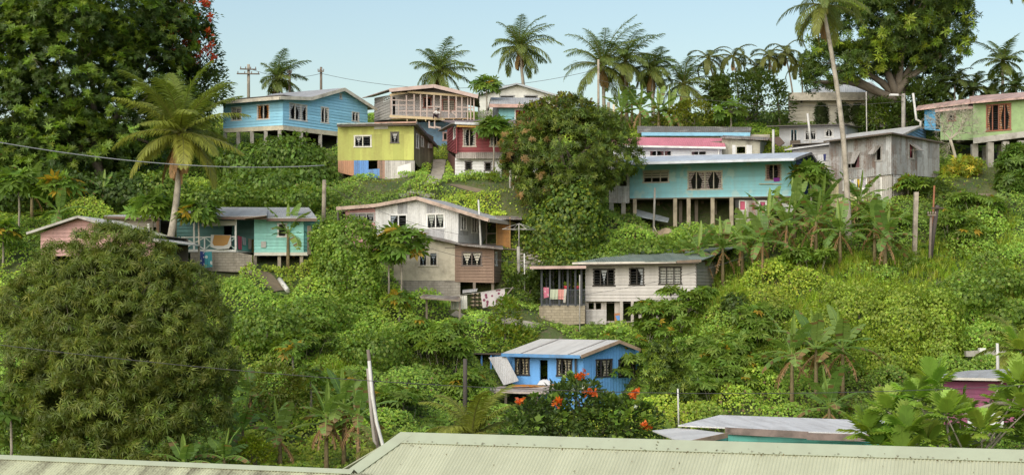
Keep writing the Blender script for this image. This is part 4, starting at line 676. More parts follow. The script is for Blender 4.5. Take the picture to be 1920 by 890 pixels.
def crown(ells, nclump, per, rc, T, size, pal, droop=.3, up=.5, inner=.5, axis='D', flat=.7, jit=.2, hang=0., cut=True, lowcut=-.75):
    """leaf clumps spread through a set of ellipsoids; every clump is itself a small dome of leaves"""
    vol = np.array([np.prod(e[1])**.67 for e in ells]); k = rng.choice(len(ells), nclump, p=vol/vol.sum()); C = np.array([ells[i][0] for i in k]); Rr = np.array([ells[i][1] for i in k])
    d = rdir(nclump); d[:, 2] = np.where(d[:, 2] < lowcut, -d[:, 2], d[:, 2]); rr = inner+(1-inner)*rng.random(nclump)**.55
    cen = C+d*Rr*rr[:, None]; on = unit(d/Rr)
    if cut: ok = in_frame(cen); cen = cen[ok]; on = on[ok]
    n = len(cen)
    if n == 0: return np.zeros((0, 4, 3)), np.zeros((0, 3))
    ld = rdir(n*per); oo = np.repeat(on, per, 0)+np.array([0, 0, up]); s = (ld*oo).sum(1); ld = np.where(s[:, None] < 0, -ld*.6, ld)
    rcs = rc*rng.uniform(.6, 1.35, n); P = np.repeat(cen, per, 0)+ld*np.repeat(rcs, per)[:, None]*np.array([1, 1, flat])*(.5+.5*rng.random((n*per, 1)))
    D = unit(ld+.5*oo+rdir(n*per)*.5+np.array([0, 0, -droop])); Nn = unit(np.array([0, 0, .8])+.7*oo+rdir(n*per)*.45)
    if axis == 'N': D, Nn = rdir(n*per), unit(oo*.8+np.array([0, 0, .5])+rdir(n*per)*.5)
    if hang: D = unit(D*(1-hang)+np.array([0, 0, -1])*hang)
    V = scatter(T, P, D, Nn, size*rng.uniform(.7, 1.25, n*per))
    cj = np.repeat(rng.uniform(1-jit, 1+jit, (n, 1)), per*len(T), 0); c = cols(n*per, len(T), pal)*cj
    return V, c
def limb(mb, a, b, r0, r1, sag=.12, n=7, wob=.05, sides=7):
    a = np.asarray(a, float); b = np.asarray(b, float); L = np.linalg.norm(b-a); t = np.linspace(0, 1, n)[:, None]
    off = rng.normal(size=3)*wob*L; P = a+(b-a)*t+np.sin(t*math.pi)*(off-np.array([0, 0, sag*L]))+np.sin(t*2*math.pi)*rng.normal(size=3)*wob*L*.5
    mb.tube(P, r0+(r1-r0)*np.linspace(0, 1, n), sides); return P
def tree(name, label, cat, base, ells, tr, fork=.4, mat=BARK, crowns=(), group=None, nl=8, lean=None, twigs=True, crown_name='crown'):
    base = np.asarray(base, float); o = thing(name, base, label, cat, group); mb = MB(); top = np.mean([e[0] for e in ells], axis=0); f = base+(top-base)*fork if lean is None else np.asarray(lean, float)
    limb(mb, base-ZUP*.4, f, tr, tr*.7, 0, wob=.03, sides=10)
    for e in list(ells)[:nl]:
        e_ = e[0]-np.array([0, 0, e[1][2]*.1]); P = limb(mb, f+(rng.random(3)-.5)*tr*.4, e_, tr*.5, tr*.12, sag=-.04, wob=.06)
        if twigs:
            for q in range(4): d = rdir(1)[0]; d[2] = abs(d[2])*.7; limb(mb, P[4+q % 2], e_+d*e[1]*.75, tr*.14, tr*.03, 0, 5, .06, 5)
    mb.build('trunk', mat, o); Vs, Cs = [], []
    for kw in crowns: V, C = crown(**kw); Vs.append(V); Cs.append(C)
    leafobj(crown_name, np.concatenate(Vs), np.concatenate(Cs), o); return o
# ---- palms
def frond(P0, az, el, L, droop, nl=46, ll=.9, lw=.055, hang=.5, bend=0., yellow=.3, pal=None, plume=0.):
    m = 24; t = np.linspace(0, 1, m); e = el-droop*t**1.4; a = az+bend*t; st = L/(m-1)
    dv = np.stack([np.cos(a)*np.cos(e), np.sin(a)*np.cos(e), np.sin(e)], 1); R_ = P0+np.concatenate([[np.zeros(3)], np.cumsum(dv[:-1]*st, 0)])
    Q, C = [], []; side = np.stack([-np.sin(a), np.cos(a), 0*a], 1)
    for i in range(m-1):
        w0 = .05*(1-t[i])+.012; w1 = .05*(1-t[i+1])+.012
        Q.append([R_[i]-side[i]*w0, R_[i]+side[i]*w0, R_[i+1]+side[i+1]*w1, R_[i+1]-side[i+1]*w1]); C.append((.20, .20, .06))
        u = np.cross(dv[i], side[i]); Q.append([R_[i]-u*w0, R_[i]+u*w0, R_[i+1]+u*w1, R_[i+1]-u*w1]); C.append((.20, .20, .06))
    tt = np.linspace(.1, .995, nl); X = np.stack([np.interp(tt, t, R_[:, k]) for k in range(3)], 1); Dv = np.stack([np.interp(tt, t, dv[:, k]) for k in range(3)], 1); Sv = np.stack([np.interp(tt, t, side[:, k]) for k in range(3)], 1)
    Up = np.cross(Dv, Sv); Up = np.where(Up[:, 2:3] < 0, -Up, Up)
    base = np.array(pal if pal is not None else (.07, .11, .03))*GAIN; yel = np.array((.30, .29, .05)); Ql, Cl = [], []
    for sg in (1, -1):
        ln = ll*np.sin(np.pi*(tt*.88+.1))**.55*rng.uniform(.85, 1.1, nl); d = unit(sg*Sv*.82+Dv*(.45+.35*tt[:, None])+Up*(.15+plume*rng.normal(size=(nl, 1)))-ZUP*hang*.5+rng.normal(size=(nl, 3))*.07); d2 = unit(d-ZUP*hang*1.3)
        mid = X+d*ln[:, None]*.5; tip = mid+d2*ln[:, None]*.5; wv = unit(np.cross(d, np.cross(Dv, d)+1e-6))*lw/2
        Ql.append(np.stack([X-wv*.6, X+wv*.6, mid+wv, mid-wv], 1)); Ql.append(np.stack([mid-wv, mid+wv, tip+wv*.1, tip-wv*.1], 1)); c = (base*(1-yellow)+yel*yellow)[None]*rng.uniform(.75, 1.25, (nl, 1)); Cl += [c, c*rng.uniform(.95, 1.2)]
    return np.concatenate([np.array(Q)]+Ql), np.concatenate([np.array(C)]+Cl)
def palm(name, label, base, top, nf, L, group=None, r=.16, pal=(.06, .095, .028), yellow=.2, el=(-.6, 1.35), droop=(.7, 1.5), ll=.9, hang=.5, dead=0, nuts=5, curve=(0, 0, 0), az=None, cat='palm tree', lw=.06, ylow=.5, nl=46, crownshaft=False, deadpal=(.26, .17, .09), dl=None, plume=0., wind=(0, 0, 0)):
    base = np.asarray(base, float); top = np.asarray(top, float); o = thing(name, base, label, cat, group); mb = MB(); t = np.linspace(0, 1, 14)[:, None]
    P = base-ZUP*.4*(1-t)+(top-base)*t+np.sin(t*math.pi)*np.asarray(curve); rad = r*(1.25-.5*t[:, 0]+.5*np.exp(-t[:, 0]*14)); mb.tube(P, rad, 9); mb.build('trunk', BARKP, o)
    Q, C = [], []
    for i in range(nf):
        f = i/(nf-1); e = el[1]+(el[0]-el[1])*f+rng.uniform(-.12, .12); a = i*2.39996+rng.uniform(-.25, .25) if az is None else az[i % len(az)]
        q, c = frond(top+ZUP*.1, a, e, L*rng.uniform(.85, 1.08)*(.8+.2*math.sin(3.1*min(1, f+.25))), rng.uniform(*droop), ll=ll, hang=hang*(.6+.8*f), yellow=min(1, max(0, yellow+(f-.5)*ylow+rng.uniform(-.1, .12))), pal=pal, lw=lw, bend=rng.uniform(-.3, .3), nl=nl, plume=plume)
        q = q+np.asarray(wind)*(((q-top)**2).sum(-1, keepdims=True)/L**2); Q.append(q); C.append(c)
    leafobj('crown', np.concatenate(Q), np.concatenate(C), o)
    if dead:
        Q, C = [], []
        for i in range(dead): q, c = frond(top-ZUP*.2, rng.uniform(0, 6.28), -1.15+rng.uniform(-.25, .2), (dl or L*.75)*rng.uniform(.8, 1.1), .5, ll=ll*.6, hang=.9, yellow=0, pal=deadpal, lw=lw, nl=nl-10); Q.append(q); C.append(c)
        leafobj('dead_fronds', np.concatenate(Q), np.concatenate(C), o)
    if crownshaft: mb = MB(); mb.tube([top-ZUP*.9, top-ZUP*.4, top+ZUP*.2], [r*.8, r, r*.5], 8); mb.build('crownshaft', plainm((.14, .19, .07)), o)
    for i in range(nuts):
        a = i*2.1; mb = MB(); c = top+np.array([math.cos(a)*.3, math.sin(a)*.3, -.35-.15*(i % 2)]); th = np.linspace(0, math.pi, 6); mb.tube(np.stack([0*th+c[0], 0*th+c[1], c[2]+.17*np.cos(th)], 1), .14*np.sin(th)+.005, 7); mb.build('coconut', plainm((.30, .26, .08)), o)
    return o
# ---- banana
def bleaf(P0, az, el, L, Wd, droop, col, tear=.10, fold=.25, pet=.15, brown=0.):
    m = 15; t = np.linspace(0, 1, m); e = el-droop*t**1.5; st = L/(m-1); dv = np.stack([math.cos(az)*np.cos(e), math.sin(az)*np.cos(e), np.sin(e)], 1); R_ = P0+np.concatenate([[np.zeros(3)], np.cumsum(dv[:-1]*st, 0)]); s = np.array([-math.sin(az), math.cos(az), 0]); Q, C = [], []; col = np.array(col)*1.3
    for i in range(m-1):
        w0 = .05*(1-t[i])+.012; w1 = .05*(1-t[i+1])+.012; u = np.cross(dv[i], s)
        Q.append([R_[i]-s*w0, R_[i]+s*w0, R_[i+1]+s*w1, R_[i+1]-s*w1]); C.append(col*np.array([1.7, 1.5, 1.6])); Q.append([R_[i]-u*w0, R_[i]+u*w0, R_[i+1]+u*w1, R_[i+1]-u*w1]); C.append(col*1.3)
        if t[i] < pet: continue
        x = (t[i]-pet)/(1-pet); x1 = (t[i+1]-pet)/(1-pet); wa = Wd*.62*max(.05, math.sin(math.pi*min(.98, x*.9+.08)))**.5; wb = Wd*.62*max(.03, math.sin(math.pi*min(.985, x1*.9+.08)))**.5
        up = np.cross(dv[i], s); up = up if up[2] > 0 else -up
        for sg in (1, -1):
            fd = fold+rng.normal()*tear; dd = unit(s*sg*math.cos(fd)-(up*.3+ZUP*.7)*math.sin(fd)+dv[i]*.12); g = rng.random() < tear*2.2
            b = R_[i+1] if not g else R_[i]*.25+R_[i+1]*.75
            Q.append([R_[i], b, b+dd*(wb if not g else wb*.95), R_[i]+dd*wa]); cc = col*rng.uniform(.88, 1.12)
            if brown and rng.random() < brown*(1+x): cc = np.array((.24, .16, .07))*rng.uniform(.7, 1.3)
            C.append(cc)
    return np.array(Q), np.array(C)
BG = [(.12, .20, .045), (.14, .22, .05), (.10, .17, .04), (.16, .23, .06)]
def banana_mesh(o, base, H, nlv, L, Wd, dead=2, seed=0, brown=.08, lean=(0, 0), up=1, elr=(1.25, -.1)):
    base = np.asarray(base, float); mb = MB(); top = base+np.array([lean[0], lean[1], H]); mb.tube([base-ZUP*.3, base+(top-base)*.5, top, top+ZUP*.5], [.16, .13, .10, .05], 8); mb.build('stem', surf((.24, .20, .10), 'plain', dirt=.7, dirtc=(.11, .07, .04), uv=False, var=.2), o)
    Q, C = [], []
    for i in range(nlv):
        f = i/max(1, nlv-1); a = i*2.4+seed; e = elr[0]+(elr[1]-elr[0])*f+rng.uniform(-.1, .1)
        q, c = bleaf(top+ZUP*.3, a, e, L*rng.uniform(.85, 1.1), Wd*rng.uniform(.85, 1.1), .5+f*.9, BG[rng.integers(4)], brown=brown*(f > .5)+brown*.3, fold=.12+.25*f); Q.append(q); C.append(c)
    if up: q, c = bleaf(top+ZUP*.3, seed*1.7, 1.45, L*.9, Wd*.45, .1, (.16, .23, .05), tear=.03, fold=.8); Q.append(q); C.append(c)
    leafobj('crown', np.concatenate(Q), np.concatenate(C), o)
    if dead:
        Q, C = [], []
        for i in range(dead): q, c = bleaf(top, i*2.6+seed*1.3, -.7, L*.75, Wd*.5, .8, (.25, .165, .085), tear=.5, fold=.9, brown=.3); Q.append(q); C.append(c)
        leafobj('dead_leaves', np.concatenate(Q), np.concatenate(C), o)
def banana(label, base, H, nlv=8, L=2.3, Wd=.6, dead=2, brown=.08, lean=(0, 0), up=1, elr=(1.25, -.1), group='banana plants', seed=None):
    o = thing('banana_plant', base, label, 'banana plant', group); banana_mesh(o, base, H, nlv, L, Wd, dead, rng.uniform(0, 6) if seed is None else seed, brown, lean, up, elr); return o
# ---- long stalked palmate plants: papaya, cassava
def stalked(name, label, cat, base, H, nlv, rad, leaf, T, pal, tr=.09, group=None, stems=1, spread=.0, dome=.6, yellow=0, bark=BARKP, low=-.75, lean=(0, 0)):
    base = np.asarray(base, float); o = thing(name, base, label, cat, group); mb = MB(); P, D, Nn = [], [], []; tops = []
    for k in range(stems):
        a = rng.uniform(0, 6.28); rr = spread*math.sqrt(rng.random()); b = base+np.array([math.cos(a)*rr*.7, math.sin(a)*rr*.7, 0]) if stems > 1 else base
        if stems > 1: b[2] = g1(b[0], b[1])
        tp = b+np.array([math.cos(a)*rr*.5+lean[0], math.sin(a)*rr*.5+lean[1], H*(rng.uniform(.5, 1.1) if stems > 1 else rng.uniform(.9, 1.05))]); mb.tube([b-ZUP*.3, b+(tp-b)*.5+np.array([.05, 0, 0]), tp], [tr, tr*.8, tr*.5], 6); tops.append(tp)
        for i in range(nlv//stems):
            f = (i+.5)/(nlv//stems); az = i*2.4+a; e = 1.3-(1.3-low)*f; d = np.array([math.cos(az)*math.cos(e), math.sin(az)*math.cos(e), math.sin(e)*dome]); r_ = rad*rng.uniform(.65, 1.05); q = tp+d*r_; h_ = tp-ZUP*.25*f
            mb.tube([h_, h_+(q-h_)*.6+ZUP*.04, q], [.014, .011, .008], 3, False); P.append(q); D.append(unit(d+np.array([0, 0, -.5])+rng.normal(size=3)*.25)); Nn.append(unit(np.array([0, 0, .7])+d*.75+rng.normal(size=3)*.35))
    mb.build('trunk' if stems == 1 else 'stems', bark, o); P = np.array(P); c = cols(len(P), len(T), pal)
    if yellow:
        k = np.repeat(rng.random(len(P)) < yellow, len(T)); c[k] = np.array((.42, .28, .03))*rng.uniform(.7, 1.2, (k.sum(), 1))
    leafobj('crown' if stems == 1 else 'foliage', scatter(T, P, np.array(D), np.array(Nn), leaf*rng.uniform(.75, 1.2, len(P))), c, o); return o
# ---- mounds of creeper
VINE = [(.08, .14, .027), (.10, .165, .033), (.065, .115, .024), (.125, .185, .038)]
T_V = T_leaf(.85, .1, .08)
def mound(name, label, cat, ells, dens=60, size=.26, pal=VINE, group=None, core=.86, T=None, jit=.2, tendril=0, layers=3, stem=True, part='foliage'):
    T = T_V if T is None else T; lo = min(ells, key=lambda e: e[0][2]-e[1][2]); x, y = ells[0][0][:2]; base = np.array([x, y, g1(x, y)]); o = thing(name, base, label, cat, group); Vs, Cs = [], []
    mb = MB()
    for c, r in ells: mb = MB(); limb(mb, np.array([c[0]+.2, c[1]+.1, g1(c[0], c[1])-.2]), c, .09, .05, 0); mb.build('stem', BARK, o)
    for c, r in ells:
        area = 4*math.pi*((r[0]*r[1])**1.6+(r[0]*r[2])**1.6+(r[1]*r[2])**1.6)**(1/1.6)/3**(1/1.6)
        for ly in range(layers):
            n = int(area*dens/layers); d = rdir(n); ph = d*np.array([7.1, 6.3, 8.7])+c; lump = 1+.10*np.sin(ph[:, 0]+2*np.sin(ph[:, 1]))+.09*np.sin(ph[:, 1]*1.3+ph[:, 2]*1.7)+.05*np.sin(ph[:, 2]*3.1+ph[:, 0]*2.7)
            P = c+d*r*(lump*(1-.09*ly)+rng.normal(size=n)*.02)[:, None]; on = unit(d/r); k = np.ones(n, bool)
            for c2, r2 in ells:
                if c2 is not c: k &= (((P-c2)/r2)**2).sum(1) > core
            k &= P[:, 2] > gz(P[:, 0], P[:, 1])-.2; k &= in_frame(P); P = P[k]; on = on[k]; m = len(P)
            dn = unit(np.cross(on, np.cross(np.array([0, 0, -1.]), on)+1e-4)+rng.normal(size=(m, 3))*.5); nn = unit(on+ZUP*.35+rng.normal(size=(m, 3))*.26)
            Vs.append(scatter(T, P, dn, nn, size*rng.uniform(.6, 1.25, m))); big = 1+jit*np.sin(P[:, :1]*1.7+P[:, 2:]*2.1)*np.sin(P[:, 1:2]*1.3+P[:, 2:]*.7); Cs.append(cols(m, len(T), pal)*np.repeat(big, len(T), 0))
    leafobj(part, np.concatenate(Vs), np.concatenate(Cs), o); return o
# ---------------------------------------------------------------- the ground
xs = np.concatenate([np.array([-1500, -800, -400, -220, -140]), np.arange(-90, 91, .75), np.array([140, 220, 400, 800, 1500])]); ys = np.concatenate([np.array([-60, -20, 0, 20, 40, 60, 72]), np.arange(80, 172, .75), np.array([180, 200, 240, 300, 400, 700, 1400, 3000])])
XX, YY = np.meshgrid(xs, ys); ZZ = gz(XX, YY); mb = MB(); mb.grid(np.stack([XX, YY, ZZ], -1)); 
def soil():
    m, nt, b, out = _new('hillside_soil'); L = nt.links.new; tc = N(nt, 'ShaderNodeTexCoord'); n = N(nt, 'ShaderNodeTexNoise'); n.inputs['Scale'].default_value = .35; n.inputs['Detail'].default_value = 8; L(tc.outputs['Object'], n.inputs[0])
    n2 = N(nt, 'ShaderNodeTexNoise'); n2.inputs['Scale'].default_value = 3.; n2.inputs['Detail'].default_value = 6; L(tc.outputs['Object'], n2.inputs[0])
    c = mixc(nt, ramp(nt, n.outputs[0], .4, .6), (.045, .075, .018), (.085, .10, .03)); c = mixc(nt, ramp(nt, n2.outputs[0], .52, .68), c, (.10, .085, .05)); L(c, b.inputs['Base Color']); b.inputs['Roughness'].default_value = .95
    bp = N(nt, 'ShaderNodeBump'); bp.inputs['Strength'].default_value = .8; bp.inputs['Distance'].default_value = .2; L(n2.outputs[0], bp.inputs['Height']); L(bp.outputs[0], b.inputs['Normal']); return m
mb.build('hillside_ground', soil(), kind='structure')
def strip(name, pts, w, mat, lift=.05):
    P = np.array([G(*p) for p in pts]); t = np.linspace(0, len(P)-1, len(P)*6); Q = np.stack([np.interp(t, np.arange(len(P)), P[:, k]) for k in range(2)], 1); d = unit(np.gradient(Q, axis=0)); s = np.stack([-d[:, 1], d[:, 0]], 1)
    rows = []
    for k in np.linspace(-.5, .5, 5): q = Q+s*w*k; rows.append(np.stack([q[:, 0], q[:, 1], gz(q[:, 0], q[:, 1])+lift], 1))
    m = MB(); m.grid(np.array(rows)); m.build(name, mat, kind='structure'); PATHS.append((Q, w/2+.15))
PATHS = []
pth = plainm((.34, .31, .26), .95, .15, .4); dirt = plainm((.17, .135, .09), .95, .2, .4)
strip('footpath', [(824, 300), (822, 318), (815, 336), (806, 346)], 1.1, pth); strip('footpath', [(845, 347), (880, 356), (905, 360)], .5, dirt); strip('footpath', [(850, 590), (900, 603), (960, 606), (1008, 612)], .7, pth)
strip('earth_track', [(470, 512), (500, 526), (526, 546)], 1.1, dirt, .08); strip('earth_track', [(1790, 372), (1830, 378), (1862, 374)], 1.4, dirt)
# ---------------------------------------------------------------- ground plants: nobody could count them
def inquad(x, y, q, grow=.15):
    c = np.mean(q, axis=0); q = [c+(p-c)*(1+grow*.3) for p in q]; s = np.ones(x.shape, bool); sg = None
    a = sum(q[i][0]*q[(i+1) % 4][1]-q[(i+1) % 4][0]*q[i][1] for i in range(4))
    for i in range(4):
        p0, p1 = q[i], q[(i+1) % 4]; s &= ((p1[0]-p0[0])*(y-p0[1])-(p1[1]-p0[1])*(x-p0[0]))*np.sign(a) > 0
    return s
def area_pts(n, y0=88, y1=162):
    y = rng.uniform(y0, y1, n); x = (rng.uniform(-260, 2180, n)-CX)/F*y; z = gz(x, y); ok = np.ones(n, bool)
    for q in FOOT: ok &= ~inquad(x, y, q)
    for Q, w in PATHS: ok &= np.min((x[:, None]-Q[None, :, 0])**2+(y[:, None]-Q[None, :, 1])**2, axis=1) > w*w
    return x[ok], y[ok], z[ok]
def pix(x, y, z): return CX+x/y*F, HZ-z/y*F
def blob(px, py, spots, soft=.35):
    m = np.zeros(px.shape)
    for (cx, cy, rx, ry) in spots: m = np.maximum(m, np.clip((1-(((px-cx)/rx)**2+((py-cy)/ry)**2))/soft, 0, 1))
    return m
def wob(x, y): return np.sin(x*.9+1.3*np.sin(y*.7))*np.sin(y*1.1+1.1*np.sin(x*.6))
LAWN = [(745, 350, 90, 16), (900, 352, 90, 14), (980, 380, 50, 30), (950, 600, 110, 18), (560, 490, 50, 14), (1850, 350, 70, 45), (420, 515, 60, 14), (1150, 600, 60, 15)]
TALL = [(1400, 560, 160, 60), (1330, 620, 60, 60), (1560, 505, 120, 35), (1700, 520, 220, 40), (1820, 480, 120, 40), (1450, 640, 100, 60), (1860, 560, 120, 60), (1850, 420, 60, 40), (640, 700, 70, 40), (1380, 720, 90, 30), (30, 770, 60, 60), (1840, 640, 60, 30), (700, 620, 40, 40), (1480, 590, 90, 50)]
BARE = [(1000, 470, 35, 55), (1215, 425, 60, 14), (1440, 400, 240, 10), (1790, 372, 60, 10), (905, 550, 60, 20)]
x, y, z = area_pts(740000); px, py = pix(x, y, z); dn = unit(np.stack([0*x, -np.ones_like(x), -.75+0*x], 1)+rng.normal(size=(len(x), 3))*.55); keep = rng.random(len(x)) > np.maximum(np.maximum(blob(px, py, LAWN)*.97, blob(px, py, TALL)*.6), blob(px, py, BARE)*.9)
NB = 420; bx, by, bz = area_pts(NB*2, 92, 140); bp_ = pix(bx, by, bz); okb = blob(*bp_, LAWN) < .05
for q in FOOT: okb &= ~inquad(bx, by, q, 2.2)
bx, by = bx[okb][:NB], by[okb][:NB]; br_ = rng.uniform(.7, 1.9, len(bx)); bh_ = br_*rng.uniform(.45, .85, len(bx)); BMP = np.zeros(len(x))
for i in range(0, len(x), 20000): s_ = slice(i, i+20000); d2 = ((x[s_, None]-bx)**2+(y[s_, None]-by)**2)/br_**2; BMP[s_] = (bh_*np.sqrt(np.clip(1-d2, 0, 1))).max(1)
keep |= BMP > .2
lum = .22+.32*(wob(x*.8, y*.8)+.6*wob(x*2.3, y*2.1+3))+.12; hgt = np.maximum(.03, lum)*rng.random(len(x))**.5+.03+BMP*(1-.35*rng.random(len(x))**2); P = np.stack([x, y, z+hgt], 1)[keep]; n = len(P); nn = unit(np.array([0, -.45, .8])+rng.normal(size=(n, 3))*.3)
tone = (1+.4*wob(x*.3+4, y*.3)+.12*wob(x*1.1, y*1.2+2))[keep][:, None]; yel = np.clip(wob(x*.22+1, y*.22+2), 0, 1)[keep][:, None]; C = cols(n, 1, VINE)*tone*1.45*(1+yel*np.array([.5, .22, -.1])); C[rng.random(len(C)) < .025] = (.20, .13, .06); leafobj('creeper_ground_cover', scatter(T_V, P, dn[keep], nn, rng.uniform(.11, .24, n)), C, kind='stuff')
def tufts(name, spots, n, size, pal, k=7, w=.035, lean=.5, thr=.1):
    x, y, z = area_pts(n); px, py = pix(x, y, z); k_ = (blob(px, py, spots)*(.75+.35*wob(x, y)) > rng.random(len(x))*.8+thr); P = np.stack([x, y, z], 1)[k_]; m = len(P); V, C = [], []
    for sd in range(3):
        T = T_tuft(k, w, lean, sd); q = P[sd::3]; V.append(scatter(T, q, rdir(len(q))*np.array([1, 1, .15]), np.tile(ZUP, (len(q), 1))+rng.normal(size=(len(q), 3))*.12, size*rng.uniform(.6, 1.25, len(q)))); C.append(cols(len(q), len(T), pal))
    leafobj(name, np.concatenate(V), np.concatenate(C), kind='stuff')
tufts('lawn_grass', LAWN, 160000, .16, [(.13, .16, .03), (.16, .18, .04), (.10, .14, .028)], 6, .10, .9, .02)
tufts('tall_grass', TALL, 110000, .75, [(.16, .24, .03), (.19, .27, .035), (.13, .21, .03), (.19, .22, .05)], 8, .05, .55)
def ferns(name, n, spots, T, size, pal, h=.5):
    x, y, z = area_pts(n); px, py = pix(x, y, z); k = blob(px, py, spots)*(.5+.7*wob(x*.7+2, y*.7)) > rng.random(len(x))*.9; P = np.stack([x, y, z+h*rng.random(len(x))], 1)[k]; m = len(P); a = rng.uniform(0, 6.28, m); D = np.stack([np.cos(a), np.sin(a)-.4, .3+0*a], 1)
    leafobj(name, scatter(T, P, D, np.tile(np.array([0, -.3, 1.]), (m, 1))+rng.normal(size=(m, 3))*.3, size*rng.uniform(.6, 1.3, m)), cols(m, len(T), pal), kind='stuff')
ferns('undergrowth', 60000, [(1700, 440, 300, 90), (1350, 680, 170, 110), (560, 640, 180, 110), (650, 790, 260, 60), (1250, 760, 260, 60), (100, 780, 130, 100), (1000, 640, 200, 40), (60, 400, 140, 70), (1500, 480, 200, 60), (1700, 700, 160, 60), (1750, 350, 80, 60)], T_feather(6, .2, .34), .62, [(.07, .12, .025), (.09, .145, .03), (.055, .10, .022)])
# ---------------------------------------------------------------- trees
TG = 'trees on the hillside'
R9 = T_rosette(11, .28, .35, .2); R8 = T_rosette(8, .15, .05, .45, seed=3); R7 = T_rosette(7, .26, .15, .35, seed=5)
e = [ell(110, 120, 150, 130, 133), ell(20, 240, 120, 130, 132), ell(235, 200, 110, 140, 134), ell(140, 20, 180, 90, 134), ell(120, 300, 150, 90, 133), ell(300, 60, 70, 90, 136), ell(330, 250, 70, 90, 136), ell(-20, 60, 110, 100, 134)]
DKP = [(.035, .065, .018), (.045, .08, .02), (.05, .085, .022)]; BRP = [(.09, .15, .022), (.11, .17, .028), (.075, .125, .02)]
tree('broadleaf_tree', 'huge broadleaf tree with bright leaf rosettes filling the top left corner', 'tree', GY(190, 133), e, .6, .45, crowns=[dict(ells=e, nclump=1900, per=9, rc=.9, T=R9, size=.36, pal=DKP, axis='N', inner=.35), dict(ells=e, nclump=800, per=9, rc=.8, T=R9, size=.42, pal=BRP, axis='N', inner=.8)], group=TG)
e = [ell(350, 20, 50, 70, 141), ell(375, 100, 38, 60, 141), ell(320, 90, 45, 60, 141), ell(385, 165, 40, 35, 140), ell(340, 180, 60, 60, 140)]
t = tree('tulip_tree', 'tall dark green tulip tree dotted with red flower heads, left of the blue stilt house', 'tree', GY(350, 141), e, .4, .5, crowns=[dict(ells=e, nclump=900, per=12, rc=.7, T=T_leaf(.45), size=.40, pal=[(.035, .06, .02), (.05, .08, .025)], inner=.45)], group=TG)
def heads(t, pts, c, size=.5, n=16, name='flower_head'):
    for p in pts: leafobj(name, scatter(T_leaf(.6, .05), np.tile(p, (n, 1))+rng.normal(size=(n, 3))*size*.25, rdir(n)+np.array([0, 0, .5]), rdir(n), size*rng.uniform(.6, 1, n)), cols(n, 1, c, gain=False), t)
RED = [(.55, .08, .03), (.66, .15, .05), (.45, .06, .03)]
heads(t, [W(px, py, Y) for px, py, Y in [(330, 25, 137.6), (345, 42, 137.4), (362, 5, 137.5), (385, 8, 138), (372, 30, 138), (355, 55, 138), (395, 30, 138.5), (322, 62, 137.6), (335, 95, 137.8), (352, 78, 138), (390, 62, 138.8), (398, 85, 139.2), (365, 118, 138.4), (400, 108, 139), (340, 8, 137.6), (310, 45, 137.6)]], RED, .48)
heads(t, [W(rng.uniform(300, 402), rng.uniform(0, 115), 137.3+rng.uniform(0, 1.2)) for _ in range(22)], RED, .4, 12)
e = [ell(a, b, c, d, Y) for a, b, c, d, Y in ((205, 456, 62, 32, 86), (265, 470, 60, 34, 86.5), (118, 500, 58, 42, 85.5), (190, 520, 66, 44, 84), (285, 530, 66, 46, 84.5), (355, 540, 46, 42, 86), (50, 570, 56, 48, 86), (130, 585, 66, 50, 83), (225, 600, 68, 52, 82), (318, 605, 62, 52, 83), (385, 605, 42, 48, 85.5), (75, 655, 62, 52, 83.5), (165, 670, 66, 54, 81.5), (262, 685, 68, 56, 81.5), (352, 680, 58, 56, 83), (408, 690, 34, 52, 85), (60, 735, 52, 50, 84), (125, 755, 60, 54, 82), (215, 765, 64, 58, 81.5), (310, 765, 62, 56, 82), (385, 770, 46, 54, 84), (180, 835, 64, 44, 82), (290, 835, 60, 44, 82), (100, 830, 50, 44, 83))]
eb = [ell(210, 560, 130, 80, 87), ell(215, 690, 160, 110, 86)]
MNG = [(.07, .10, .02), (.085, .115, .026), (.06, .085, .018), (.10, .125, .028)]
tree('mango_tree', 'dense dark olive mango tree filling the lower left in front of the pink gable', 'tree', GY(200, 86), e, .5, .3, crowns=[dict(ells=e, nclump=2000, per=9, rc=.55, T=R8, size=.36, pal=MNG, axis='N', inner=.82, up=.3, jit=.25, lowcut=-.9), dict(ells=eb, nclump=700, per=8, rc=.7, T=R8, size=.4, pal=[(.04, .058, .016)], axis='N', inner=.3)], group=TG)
e = [ell(1075, 290, 105, 85, 126), ell(985, 285, 48, 55, 125), ell(1150, 295, 55, 50, 126), ell(1060, 222, 60, 42, 127), ell(1020, 345, 55, 48, 125), ell(1085, 360, 52, 48, 125), ell(1125, 245, 50, 40, 127), ell(1010, 235, 40, 40, 127)]
tree('mango_tree', 'round flowering mango tree draped in creeper between the red and long turquoise houses', 'tree', GY(1075, 126), e, .45, .35, crowns=[dict(ells=e, nclump=1100, per=7, rc=.6, T=R7, size=.36, pal=[(.05, .085, .018), (.075, .115, .022), (.095, .13, .024), (.045, .07, .018)], axis='N', inner=.6, up=.4, jit=.3), dict(ells=e[1:2]+e[4:5], nclump=60, per=6, rc=.45, T=R7, size=.3, pal=[(.21, .14, .08), (.17, .12, .06)], axis='N', inner=.95, up=.6), dict(ells=e[3:4]+e[7:], nclump=130, per=9, rc=.5, T=T_leaf(.8), size=.25, pal=[(.16, .19, .02), (.09, .08, .035), (.07, .055, .03)], inner=.95)], group=TG)
e = [ell(1640, 50, 115, 75, 146), ell(1755, 55, 70, 70, 147), ell(1560, 120, 55, 42, 144), ell(1625, 115, 60, 35, 145), ell(1720, 135, 55, 50, 147), ell(1795, 15, 35, 45, 147), ell(1700, -10, 120, 50, 146), ell(1535, 150, 30, 30, 144), ell(1690, 90, 80, 60, 147), ell(1765, 110, 30, 50, 147), ell(1705, 200, 45, 35, 147)]
